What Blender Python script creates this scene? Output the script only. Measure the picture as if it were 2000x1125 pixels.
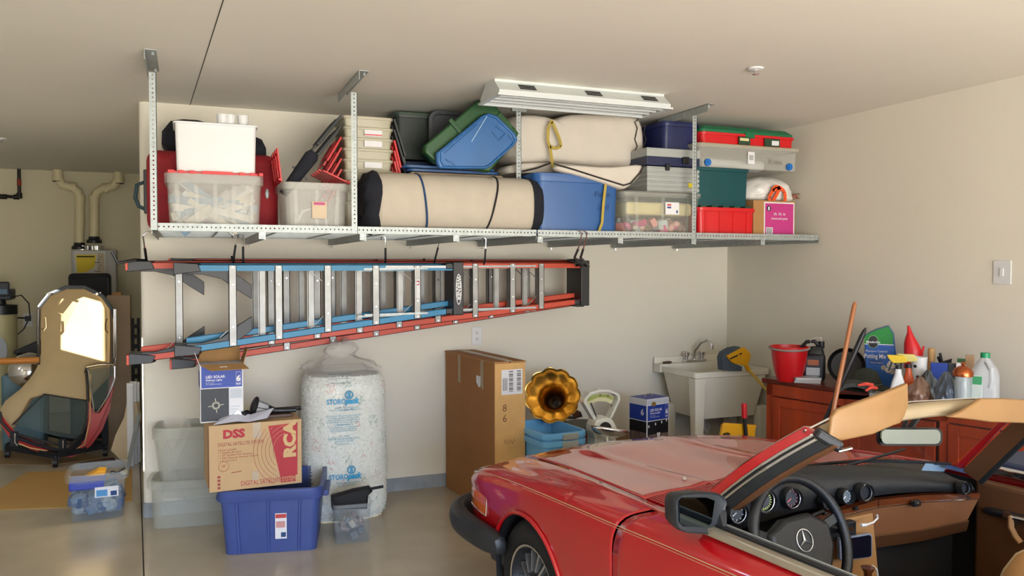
import bpy, math, random
import numpy as np
from math import *
from mathutils import Vector as V, Matrix as M
random.seed(7)
sc = bpy.context.scene
C = sc.collection
for o in list(bpy.data.objects): bpy.data.objects.remove(o)

# ---------------- camera ----------------
H0 = 1.80; F = 1570.0; YAW = radians(22.05); PIT = radians(1.58)
D = 6.263; CE = 2.958; XW = 4.725; YF = 5.03; DECK = 2.012; XLEFT = -4.3; YB = 11.2; YO = -3.3
cam = bpy.data.cameras.new('camera'); camo = bpy.data.objects.new('camera', cam); C.objects.link(camo)
camo.location = (0, 0, H0); camo.rotation_euler = (pi/2 - PIT, 0, -YAW)
cam.sensor_width = 36; cam.lens = F/2000*36; cam.clip_start = .05
sc.camera = camo
# ---------------- world: daylight outside the open garage door ----------------
w = bpy.data.worlds.new('world'); sc.world = w; w.use_nodes = True
nt = w.node_tree; bg = nt.nodes['Background']
tc = nt.nodes.new('ShaderNodeTexCoord'); sp = nt.nodes.new('ShaderNodeSeparateXYZ'); nt.links.new(tc.outputs['Generated'], sp.inputs[0])
cr = nt.nodes.new('ShaderNodeValToRGB'); mr = nt.nodes.new('ShaderNodeMapRange')
mr.inputs['From Min'].default_value = -1; nt.links.new(sp.outputs['Z'], mr.inputs['Value']); nt.links.new(mr.outputs[0], cr.inputs[0])
cr.color_ramp.elements[0].position = .40; cr.color_ramp.elements[0].color = (1.0, .94, .84, 1)   # sunlit driveway and ground
cr.color_ramp.elements[1].position = .56; cr.color_ramp.elements[1].color = (.46, .62, .92, 1)
e = cr.color_ramp.elements.new(.50); e.color = (.70, .68, .62, 1)
nt.links.new(cr.outputs[0], bg.inputs[0])
m2 = nt.nodes.new('ShaderNodeMapRange'); m2.inputs['From Min'].default_value = -.12; m2.inputs['From Max'].default_value = .10
m2.inputs['To Min'].default_value = 9.5; m2.inputs['To Max'].default_value = 10.5; nt.links.new(sp.outputs['Z'], m2.inputs['Value']); nt.links.new(m2.outputs[0], bg.inputs[1])
def area(loc, rot, sx, sy, portal=True, col=(1,1,1), pw=10):
    l = bpy.data.lights.new('daylight', 'AREA'); l.shape = 'RECTANGLE'; l.size = sx; l.size_y = sy; l.energy = pw; l.color = col
    l.cycles.is_portal = portal
    o = bpy.data.objects.new('daylight', l); C.objects.link(o); o.location = loc; o.rotation_euler = rot; return o
DOORX0, DOORX1, DOORZ = -1.2, 4.3, 2.35
area(((DOORX0+DOORX1)/2, YO-.02, DOORZ/2), (pi/2, 0, 0), DOORX1-DOORX0, DOORZ)
SUN_WINS = ((6.25, 6.54, 2.17, 2.77), (3.89, 4.15, 1.75, 2.75))     # unseen windows (y0, y1, z0, z1) added in the left wall for sun patches
sun = bpy.data.lights.new('sun', 'SUN'); sun.energy = 19; sun.color = (1, .95, .87); sun.angle = radians(.25)
so = bpy.data.objects.new('sun', sun); C.objects.link(so)
SUND = V((.866, .5, -.306)).normalized(); so.rotation_euler = SUND.to_track_quat('-Z', 'Y').to_euler()
sc.view_settings.view_transform = 'Standard'; sc.view_settings.look = 'None'; sc.view_settings.gamma = 1
sc.view_settings.use_curve_mapping = False
sc.view_settings.exposure = 0.98

# ---------------- helpers ----------------
def ray(px, py):
    x = (px-1000)/F; y = -(py-562.5)/F
    fw = cos(PIT)+y*sin(PIT)
    return V((x*cos(YAW)+fw*sin(YAW), -x*sin(YAW)+fw*cos(YAW), -sin(PIT)+y*cos(PIT)))
def at(px, py, X=None, Y=None, Z=None):
    r = ray(px, py)
    t = X/r.x if X is not None else Y/r.y if Y is not None else (Z-H0)/r.z
    return V((0, 0, H0))+r*t
def xx(px, Y, py=500): return at(px, py, Y=Y).x
def zz(px, py, Y): return at(px, py, Y=Y).z
def hx(s):
    c = [int(s[i:i+2], 16)/255 for i in (0, 2, 4)]
    return tuple(x/12.92 if x <= .04045 else ((x+.055)/1.055)**2.4 for x in c)+(1,)
MATS = {}
def mat(name, col, rough=.5, metal=0, noise=.06, scale=6, bump=0, bscale=60, alpha=1, coat=0, spec=.5, emit=0, trans=0, wood=0, col2=None):
    if name in MATS: return MATS[name]
    m = bpy.data.materials.new(name); m.use_nodes = True; n = m.node_tree; b = n.nodes['Principled BSDF']
    c = hx(col) if isinstance(col, str) else col
    L = n.links.new
    t = n.nodes.new('ShaderNodeTexCoord'); nz = n.nodes.new('ShaderNodeTexNoise'); nz.inputs['Scale'].default_value = scale; nz.inputs['Detail'].default_value = 4
    if wood:
        mp = n.nodes.new('ShaderNodeMapping'); mp.inputs['Scale'].default_value = wood if isinstance(wood, tuple) else (1, 1, .12)
        L(t.outputs['Object'], mp.inputs[0]); L(mp.outputs[0], nz.inputs['Vector']); nz.inputs['Distortion'].default_value = 1.2
    else: L(t.outputs['Object'], nz.inputs['Vector'])
    r = n.nodes.new('ShaderNodeValToRGB'); L(nz.outputs['Fac'], r.inputs[0])
    r.color_ramp.elements[0].position = .3; r.color_ramp.elements[1].position = .7
    c2 = hx(col2) if isinstance(col2, str) else col2
    if c2: r.color_ramp.elements[0].color = c2; r.color_ramp.elements[1].color = c
    else:
        r.color_ramp.elements[0].color = tuple(x*(1-noise) for x in c[:3])+(1,); r.color_ramp.elements[1].color = tuple(min(1, x*(1+noise)) for x in c[:3])+(1,)
    L(r.outputs[0], b.inputs['Base Color'])
    b.inputs['Roughness'].default_value = rough; b.inputs['Metallic'].default_value = metal; b.inputs['Alpha'].default_value = alpha
    b.inputs['Coat Weight'].default_value = coat; b.inputs['Coat Roughness'].default_value = .04; b.inputs['Specular IOR Level'].default_value = spec
    b.inputs['Transmission Weight'].default_value = trans
    if emit: b.inputs['Emission Color'].default_value = c; b.inputs['Emission Strength'].default_value = emit
    if bump:
        n2 = n.nodes.new('ShaderNodeTexNoise'); n2.inputs['Scale'].default_value = bscale; n2.inputs['Detail'].default_value = 3; L(t.outputs['Object'], n2.inputs['Vector'])
        bp = n.nodes.new('ShaderNodeBump'); bp.inputs['Strength'].default_value = bump; bp.inputs['Distance'].default_value = .01
        L(n2.outputs['Fac'], bp.inputs['Height']); L(bp.outputs[0], b.inputs['Normal'])
    MATS[name] = m; return m

class MB:
    def __init__(s, T=None): s.v = []; s.f = []; s.m = []; s.T = T or M.Identity(4)
    def add(s, vs, fs, mi=0):
        b = len(s.v); s.v += [tuple(s.T @ V(p)) for p in vs]; s.f += [tuple(i+b for i in q) for q in fs]; s.m += [mi]*len(fs); return s
    def box(s, x0, y0, z0, x1, y1, z1, mi=0):
        vs = [(x, y, z) for z in (z0, z1) for y in (y0, y1) for x in (x0, x1)]
        return s.add(vs, [(0,2,3,1), (4,5,7,6), (0,1,5,4), (2,6,7,3), (0,4,6,2), (1,3,7,5)], mi)
    def bx(s, c, d, mi=0):
        return s.box(c[0]-d[0]/2, c[1]-d[1]/2, c[2]-d[2]/2, c[0]+d[0]/2, c[1]+d[1]/2, c[2]+d[2]/2, mi)
    def bar(s, p0, p1, w, h, mi=0, up=(0, 0, 1)):      # rectangular bar from p0 to p1, w sideways, h along up
        p0 = V(p0); p1 = V(p1); d = (p1-p0).normalized(); u = V(up); a = d.cross(u)
        if a.length < 1e-4: a = d.cross(V((0, 1, 0)))
        a.normalize(); u = a.cross(d)
        r = [[p+a*(sx*w/2)+u*(sz*h/2) for sx, sz in ((-1,-1), (1,-1), (1,1), (-1,1))] for p in (p0, p1)]
        return s.loft(r, mi)
    def loft(s, rings, mi=0, cap0=True, cap1=True, closed=True):
        n = len(rings[0]); vs = [p for r in rings for p in r]; fs = []
        for i in range(len(rings)-1):
            for j in range(n if closed else n-1):
                k = (j+1) % n; fs.append((i*n+j, i*n+k, (i+1)*n+k, (i+1)*n+j))
        if cap0: fs.append(tuple(range(n-1, -1, -1)))
        if cap1: fs.append(tuple((len(rings)-1)*n+j for j in range(n)))
        return s.add(vs, fs, mi)
    def cyl(s, p0, p1, r0, r1=None, n=16, mi=0, cap=True):
        p0 = V(p0); p1 = V(p1); d = (p1-p0).normalized(); a = d.orthogonal().normalized(); b = d.cross(a); r1 = r0 if r1 is None else r1
        return s.loft([[p+(a*cos(2*pi*i/n)+b*sin(2*pi*i/n))*r for i in range(n)] for p, r in ((p0, r0), (p1, r1))], mi, cap, cap)
    def tube(s, pts, r, n=8, mi=0, closed=False, flat=1.0):
        pts = [V(p) for p in pts]; rings = []; N = len(pts); a = None
        for i, p in enumerate(pts):
            d = (pts[(i+1) % N]-pts[i-1]) if closed else (pts[min(i+1, N-1)]-pts[max(i-1, 0)])
            d.normalize()
            if a is None: a = d.orthogonal().normalized()
            a = (a-d*a.dot(d)).normalized(); b = d.cross(a); rr_ = r[i] if isinstance(r, (list, tuple)) else r
            rings.append([p+(a*cos(2*pi*k/n)+b*flat*sin(2*pi*k/n))*rr_ for k in range(n)])
        if closed: rings.append(rings[0]); return s.loft(rings, mi, False, False)
        return s.loft(rings, mi)
    def lathe(s, prof, n=24, mi=0, c=(0, 0, 0), cap=True):
        return s.loft([[(c[0]+r*cos(2*pi*i/n), c[1]+r*sin(2*pi*i/n), c[2]+z) for i in range(n)] for r, z in prof], mi, cap, cap)
    def prism(s, poly, axis, a0, a1, mi=0):            # polygon (2d) extruded along axis 'x','y','z'
        f = {'x': lambda p, a: (a, p[0], p[1]), 'y': lambda p, a: (p[0], a, p[1]), 'z': lambda p, a: (p[0], p[1], a)}[axis]
        return s.loft([[f(p, a) for p in poly] for a in (a0, a1)], mi)
    def grid(s, fn, nu, nv, mi=0):
        vs = [fn(i/nu, j/nv) for i in range(nu+1) for j in range(nv+1)]
        return s.add(vs, [(i*(nv+1)+j, i*(nv+1)+j+1, (i+1)*(nv+1)+j+1, (i+1)*(nv+1)+j) for i in range(nu) for j in range(nv)], mi)
    def build(s, name, mats, parent=None, smooth=30, bevel=0, label=None, sub=0, solid=0, kind=None, seg=2):
        me = bpy.data.meshes.new(name); me.from_pydata(s.v, [], s.f); me.validate()
        for m in (mats if isinstance(mats, (list, tuple)) else [mats]): me.materials.append(m)
        if len(me.polygons) == len(s.m): me.polygons.foreach_set('material_index', s.m)
        import bmesh
        b = bmesh.new(); b.from_mesh(me); bmesh.ops.recalc_face_normals(b, faces=b.faces); b.to_mesh(me); b.free()
        if smooth:
            me.polygons.foreach_set('use_smooth', [True]*len(me.polygons)); me.set_sharp_from_angle(angle=radians(smooth))
        o = bpy.data.objects.new(name, me); C.objects.link(o); o.parent = parent
        if solid: q = o.modifiers.new('s', 'SOLIDIFY'); q.thickness = solid; q.offset = -1
        if bevel: q = o.modifiers.new('b', 'BEVEL'); q.width = bevel; q.segments = seg; q.limit_method = 'ANGLE'; q.angle_limit = radians(40)
        if sub: q = o.modifiers.new('u', 'SUBSURF'); q.levels = sub; q.render_levels = sub
        if label: o['label'] = label
        if kind: o['kind'] = kind
        return o
def tag(o, label, cat, group=None, kind=None):
    o['label'] = label; o['category'] = cat
    if group: o['group'] = group
    if kind: o['kind'] = kind
    return o
def thing(name, label, cat, loc=(0, 0, 0), rz=0, group=None):
    o = bpy.data.objects.new(name, None); C.objects.link(o); o.empty_display_size = .1
    o.location = loc; o.rotation_euler = (0, 0, rz); return tag(o, label, cat, group)
def struct(o): o['kind'] = 'structure'; return o
def dup(root, loc, rz=None, label=None):
    r = root.copy(); C.objects.link(r); r.location = loc
    if rz is not None: r.rotation_euler = (0, 0, rz)
    if label: r['label'] = label
    for ch in list(root.children):
        c = ch.copy(); C.objects.link(c); c.parent = r
        for g in list(ch.children):
            q = g.copy(); C.objects.link(q); q.parent = c
    return r
def rr(L, W, r, z, n=4, cx=0, cy=0):
    out = []
    for k, (sx, sy) in enumerate(((1, 1), (-1, 1), (-1, -1), (1, -1))):
        for i in range(n+1):
            a = pi/2*(k+i/n); out.append((cx+sx*(L/2-r)+r*cos(a), cy+sy*(W/2-r)+r*sin(a), z))
    return out
def text(s, size, loc, m, parent, rot=(pi/2, 0, 0), align='LEFT', name='lettering', squash=1, bold=0, shear=0, conform=None):
    cu = bpy.data.curves.new(name, 'FONT'); cu.body = s; cu.size = size; cu.align_x = align; cu.offset = bold; cu.shear = shear; cu.resolution_u = 2
    t = bpy.data.objects.new(name, cu); C.objects.link(t)
    me = bpy.data.meshes.new_from_object(t.evaluated_get(bpy.context.evaluated_depsgraph_get())); bpy.data.objects.remove(t)
    me.name = name; me.materials.clear(); me.materials.append(m)
    T = M.LocRotScale(V(loc), M.Rotation(rot[2], 3, 'Z') @ M.Rotation(rot[1], 3, 'Y') @ M.Rotation(rot[0], 3, 'X'), V((squash, 1, 1)))
    me.transform(T)
    if conform:
        for v in me.vertices: v.co = conform(v.co)
    o = bpy.data.objects.new(name, me); C.objects.link(o); o.parent = parent; return o
def lerp(a, b, t): return a+(b-a)*t

# ---------------- materials ----------------
wallm = mat('wall_paint', 'dcd7c9', .8, noise=.015, scale=1.5, bump=.08, bscale=90)
ceilm = mat('ceiling_paint', 'dedacf', .85, noise=.015, scale=1.5, bump=.08, bscale=90)
alcm = mat('alcove_paint', 'd0c8ac', .85, noise=.02, scale=1.5)
concm = mat('curb_concrete', '8d949a', .8, noise=.15, scale=9, bump=.2)
steel = mat('zinc_steel', 'a2a9a9', .5, .45, noise=.12, scale=30)
alum = mat('aluminium', '8e8e8c', .45, .5, noise=.12, scale=12)
black = mat('black_plastic', '15161a', .45, noise=.1)
blackm = mat('matte_black', '121317', .75, noise=.15, bump=.2)
navy = mat('navy_cloth', '12141f', .9, noise=.2, scale=15, bump=.3)
white = mat('white_plastic', 'd6d7d8', .4, noise=.02)
whitep = mat('white_paper', 'd8d8dc', .7, noise=.02)
redp = mat('red_plastic', 'c8141c', .35, noise=.05)
card = mat('cardboard', 'a5794a', .8, noise=.05, scale=14, bump=.1)
cardL = mat('cardboard_light', 'cfa468', .8, noise=.04, scale=14, bump=.1)
frost = mat('frosted_plastic', 'd0cfc8', .35, noise=.05, alpha=.26)
frostW = mat('frosted_cream_plastic', 'c8c2aa', .35, noise=.05, alpha=.5)
chrome = mat('chrome', 'd8d8dc', .12, 1, noise=.02)
# ================= SETTING =================
X0W = xx(274, D)          # left end of the back wall
fl = MB(); fl.add([(XLEFT, YO-.12, 0), (XW, YO-.12, 0), (XW, YB, 0), (XLEFT, YB, 0)], [(0, 1, 2, 3)])
floorm = mat('epoxy_floor', 'b5a993', .2, noise=.10, scale=2.2, bump=.03, bscale=40, spec=.5)
n = floorm.node_tree; r_ = [x for x in n.nodes if x.type == 'VALTORGB'][0]
struct(fl.build('floor', floorm, smooth=0))
ce = MB(); ce.box(XLEFT-.2, YO-.2, CE, XW+.2, YB+.2, CE+.15); struct(ce.build('ceiling', ceilm, smooth=0))
BT = .10*1.045
# back wall with rounded free end, running on a return into the alcove
def outline(off):
    r = .045; a = X0W-off
    pts = [(XW, D-off)]+[(a+r-r*sin(t), D-off+r-r*cos(t)) for t in [i*pi/2/6 for i in range(7)]]+[(a, YB), (a+.16, YB), (a+.16, D+.16), (XW, D+.16)]
    return pts
b = MB(); b.prism(outline(0), 'z', BT, CE); struct(b.build('wall_back', wallm, smooth=35))
b = MB(); b.prism(outline(.006), 'z', 0, BT); struct(b.build('baseboard_back', concm, smooth=35))
b = MB(); b.box(XW, YO, BT, XW+.15, D+.16, CE); struct(b.build('wall_right', wallm, smooth=0))
b = MB(); b.box(XW-.006, YO, 0, XW+.15, D, BT); struct(b.build('baseboard_right', concm, smooth=0))
b = MB(); b.box(XLEFT, YB, 0, X0W+.2, YB+.15, CE); struct(b.build('wall_alcove', alcm, smooth=0))
b = MB(); yc_ = YO-.12
for y0, y1, z0, z1 in sorted(SUN_WINS):
    b.box(XLEFT-.15, yc_, 0, XLEFT, y0, CE); b.box(XLEFT-.15, y0, 0, XLEFT, y1, z0); b.box(XLEFT-.15, y0, z1, XLEFT, y1, CE); yc_ = y1
b.box(XLEFT-.15, yc_, 0, XLEFT, YB, CE)
struct(b.build('wall_left', wallm, smooth=0))
b = MB()   # front wall with the open door and 
yo0, yo1 = YO-.12, YO
for x0, x1, z0, z1 in ((XLEFT-.15, DOORX0, 0, CE), (DOORX0, DOORX1, DOORZ, CE), (DOORX1, XW, 0, CE)):
    b.box(x0, yo0, z0, x1, yo1, z1)
struct(b.build('wall_front', wallm, smooth=0))
# floor joints: saw cut from the wall corner towards the camera, and one across
dk = mat('joint_filler', '2a2622', .9)
b = MB(); p0 = at(277, 1008, Z=0); p1 = at(281, 1125, Z=0); d_ = (p1-p0).normalized()
p1 = p0+d_*7; p0 = p0-d_*4
sd = V((-d_.y, d_.x, 0))*.004
b.add([p0-sd+V((0,0,.0012)), p1-sd+V((0,0,.0012)), p1+sd+V((0,0,.0012)), p0+sd+V((0,0,.0012))], [(0,1,2,3)]); struct(b.build('trim_1', dk, smooth=0))
# ceiling board joint
b = MB(); p0 = at(436, 0, Z=CE); p1 = at(371, 205, Z=CE); d_ = (p1-p0).normalized(); p0 = p0-d_*1.5; sd = V((-d_.y, d_.x, 0))*.0025
b.add([p+V((0,0,-.001)) for p in (p0-sd, p1-sd, p1+sd, p0+sd)], [(0,1,2,3)]); struct(b.build('trim_2', dk, smooth=0))

# ================= STORAGE RACK =================
holm = mat('hole_dark', '1c1c1c', .9)
def perf(mb, p0, p1, up, w, pitch=.0254, hr=.0048):
    """flat strip from p0 to p1, width w along up, with real octagonal holes down its middle"""
    p0 = V(p0); p1 = V(p1); L = (p1-p0).length; n = max(1, int(L/pitch)); s = L/n; d = (p1-p0)/L; u = V(up)
    for i in range(n):
        c = p0+d*(s*(i+.5)); vs = []
        for k in range(8):
            a = pi/8+k*pi/4; vs.append(c+d*(hr*cos(a))+u*(hr*sin(a)))
        for sx, sy in ((1, 1), (-1, 1), (-1, -1), (1, -1)): vs.append(c+d*(sx*s/2)+u*(sy*w/2))
        mb.add(vs, [(11, 8, 0, 7), (8, 9, 2, 1), (9, 10, 4, 3), (10, 11, 6, 5), (8, 1, 0), (9, 3, 2), (10, 5, 4), (11, 7, 6)])
RH = .042
def rack(name, label, xa, xb, posts, beams, rpost=None):
    t = thing(name, label, 'storage rack', (xa, YF, DECK), 0); L = xb-xa
    b = MB(); perf(b, (0, 0, RH/2-.008), (L, 0, RH/2-.008), (0, 0, 1), RH); b.box(0, 0, -.011, L, .03, -.008); b.build('front_rail', steel, t, smooth=0)
    dd = D-YF-.03
    b = MB(); b.box(0, dd, -.008, L, dd+.003, .03); b.box(0, dd-.03, -.011, L, dd, -.008); b.build('back_rail', steel, t, smooth=0)
    for x in (0, L-.003):
        b = MB(); b.box(x, 0, -.03, x+.003, dd, .012); b.box(x-.0 if x == 0 else x-.03, 0, -.011, x+.033 if x == 0 else x, dd, -.008); b.build('side_rail', steel, t, smooth=0)
    # wire deck
    b = MB(); ny = 26; nx = int(L/.30)
    for i in range(ny+1): y = .03+(dd-.06)*i/ny; b.box(.01, y-.002, -.004, L-.01, y+.002, 0)
    for i in range(nx+1): x = .02+(L-.04)*i/nx; b.box(x-.003, .01, -.010, x+.003, dd-.01, -.004)
    b.build('wire_deck', steel, t, smooth=0, kind='stuff')
    for px in beams:
        x = xx(px, YF)-xa
        b = MB(); b.box(x-.022, .004, -.052, x-.019, dd, -.012); b.box(x-.022, .004, -.055, x+.012, dd, -.052); b.box(x-.022, .004, -.055, x+.022, .007, -.008)
        b.build('cross_beam', steel, t, smooth=0)
        b = MB(); b.cyl((x, .0, -.02), (x, .014, -.02), .007, n=8); b.build('bolt', chrome, t); b = MB(); b.cyl((x, dd-.03, -.06), (x, dd-.03, -.075), .006, n=8); b.build('bolt', chrome, t)
    for px, yy, zt in posts:
        x = xx(px, yy)-xa; y = yy-YF-.003; top = CE-DECK-zt
        b = MB(); perf(b, (x, y, -.008), (x, y, top), (1, 0, 0), .038); b.box(x+.016, y, -.008, x+.019, y+.036, top); b.build('post', steel, t, smooth=0)
    return t
xs = xx(1049, YF)
rk1 = rack('ceiling_storage_rack', 'left half of the steel ceiling rack, under the red suitcase and cushion roll', xx(297, YF), xs-.004, [(302, YF, .06), (693, YF, .08)], (512, 709, 891))
rk2 = rack('ceiling_storage_rack', 'right half of the steel ceiling rack, from the bright blue tote to the right wall', xs+.004, XW-.05, [(1355, YF, .05), (1013, 5.31, .05)], (1055, 1212, 1355, 1490))
def bracket(rk, px, y0, y1, py):
    x = xx(px, YF)-rk.location.x; b = MB(); z = CE-DECK
    b.box(x-.03, y0-YF, z-.003, x+.03, y1-YF, z)
    b.box(x-.03, y0-YF, z-.055, x-.027, y1-YF, z)
    perf(b, (x-.0285, y0-YF, z-.028), (x-.0285, y1-YF, z-.028), (0, 0, 1), .02)
    b.cyl((x+.01, y0-YF+.05, z-.02), (x+.01, y0-YF+.05, z), .008, n=8); b.cyl((x+.01, y1-YF-.05, z-.02), (x+.01, y1-YF-.05, z), .008, n=8)
    b.build('ceiling_bracket', steel, rk, smooth=0)
bracket(rk1, 302, 4.74, 5.25, 0); bracket(rk1, 697, 4.78, 5.5, 0); bracket(rk2, 1355, 4.82, 5.48, 0)
b = MB(); x = xx(1013, 5.31)-rk2.location.x; b.box(x-.05, .28, CE-DECK-.06, x+.06, .30, CE-DECK); b.build('ceiling_bracket', steel, rk2, smooth=0)

# ================= LIGHT FIXTURE =================
# measured corners on the ceiling
A_ = at(985, 152, Z=CE); B_ = at(1313, 180, Z=CE)
t = thing('ceiling_light_fixture', 'long white louvred fluorescent high bay light fixture under the ceiling, switched off', 'light fixture', (0, 0, CE), 0)
t.location = (at(942, 200, Z=CE-.17).x, at(942, 200, Z=CE-.17).y, CE)
q0 = at(942, 203, Z=CE-.19); q1 = at(1278, 223, Z=CE-.19); q2 = at(1313, 208, Z=CE-.19)
LL = 1.225; WW = .34
t.location = (1.78, 4.94, CE)
# fixture lies in front (towards camera) of the q0-q1 edge: local y from -WW to 0
wm = mat('fixture_white', 'c6cbcb', .4, noise=.01)
b = MB(); bz = -.11; tz = -.015
b.loft([[(0, -WW, bz), (LL, -WW, bz), (LL, 0, bz), (0, 0, bz)], [(0, -WW, bz+.03), (LL, -WW, bz+.03), (LL, 0, bz+.03), (0, 0, bz+.03)], [(.0, -WW+.08, tz), (LL, -WW+.08, tz), (LL, -.08, tz), (.0, -.08, tz)]], cap0=False)
b.box(-.012, -WW-.012, bz-.006, LL+.012, -WW+.006, bz+.006); b.box(-.012, -.006, bz-.006, LL+.012, .012, bz+.006); b.box(-.012, -WW, bz-.006, .012, 0, bz+.006); b.box(LL-.012, -WW, bz-.006, LL+.012, 0, bz+.006)
b.build('housing', wm, t, smooth=0)
b = MB(); b.box(.0, -WW+.08, tz, LL, -.08, 0); b.build('mounting_plate', wm, t, smooth=0)
for i in range(4):
    y = -WW*(i+.5)/4
    b = MB(); b.cyl((.03, y, bz+.05), (LL-.03, y, bz+.05), .012, n=10); b.build('fluorescent_tube', mat('tube_glass', 'c9c3b4', .3), t)
for i in range(1, 4):
    y = -WW*i/4
    b = MB(); b.prism([(y-.010, bz+.001), (y+.010, bz+.001), (y+.003, bz+.05), (y-.003, bz+.05)], 'x', .01, LL-.01); b.build('louvre_slat', wm, t, smooth=0)
sl = MB(); slm = mat('slot_dark', '1a1a1a', .9)
for u in (.12, .5, .84):
    for k in range(3):
        f = .3+k*.2; y = lerp(-WW, -WW+.08, f); z = lerp(bz+.03, tz, f)
        sl.bar((LL*u, y-.002, z), (LL*u+.11, y-.002, z), .006, .008)
sl.build('cooling_slots', slm, t, smooth=0, kind='stuff')

# small fittings
def lathe_thing(name, label, cat, loc, parts, n=24):
    t = thing(name, label, cat, loc)
    for nm, prof, m in parts: b = MB(); b.lathe(prof, n); b.build(nm, m, t)
    return t
p = at(1476, 133, Z=CE)
lathe_thing('fire_sprinkler', 'small white ceiling sprinkler head near the top right of the photo', 'sprinkler', p, [('escutcheon', [(.045, 0), (.045, -.008), (.02, -.014)], white), ('nozzle', [(.012, -.012), (.012, -.03), (.02, -.034), (.02, -.038), (.004, -.04)], chrome)])
p = at(2, 270, Z=CE)
lathe_thing('fire_sprinkler', 'white ceiling sprinkler head at the left edge of the photo', 'sprinkler', p, [('escutcheon', [(.045, 0), (.045, -.008), (.02, -.014)], white), ('nozzle', [(.012, -.012), (.012, -.04), (.025, -.045), (.025, -.05), (.004, -.052)], chrome)])
def outlet(loc, rz, label, w=.075, h=.115, sw=False):
    t = thing('light_switch' if sw else 'wall_outlet', label, 'switch' if sw else 'outlet', loc, rz)
    b = MB(); b.box(-w/2, -.006, -h/2, w/2, 0, h/2); b.build('cover_plate', white, t, bevel=.003)
    if sw: b = MB(); b.box(-.012, -.012, -.025, .012, -.006, .025); b.build('rocker', white, t, bevel=.002)
    else:
        for z in (.025, -.025):
            b = MB(); b.box(-.017, -.009, z-.016, .017, -.006, z+.016); b.build('receptacle', white, t, bevel=.003)
        b = MB()
        for z in (.025, -.025):
            for x in (-.007, .007): b.box(x-.0015, -.0096, z-.003, x+.0015, -.0088, z+.009)
            b.box(-.003, -.0096, z-.012, .003, -.0088, z-.007)
        b.build('slots', slm, t, smooth=0)
    return t
p = at(931, 656, Y=D); outlet(p, 0, 'white double power outlet on the back wall above the tall cardboard box', .09, .15)
p = at(1958, 532, X=XW); outlet(p, -pi/2, 'blank white switch plate high on the right wall', .12, .15, True)
p = at(55, 625, Y=YB); outlet(p, 0, 'white power outlet on the far alcove wall with a black plug in it', .10, .16)
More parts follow.
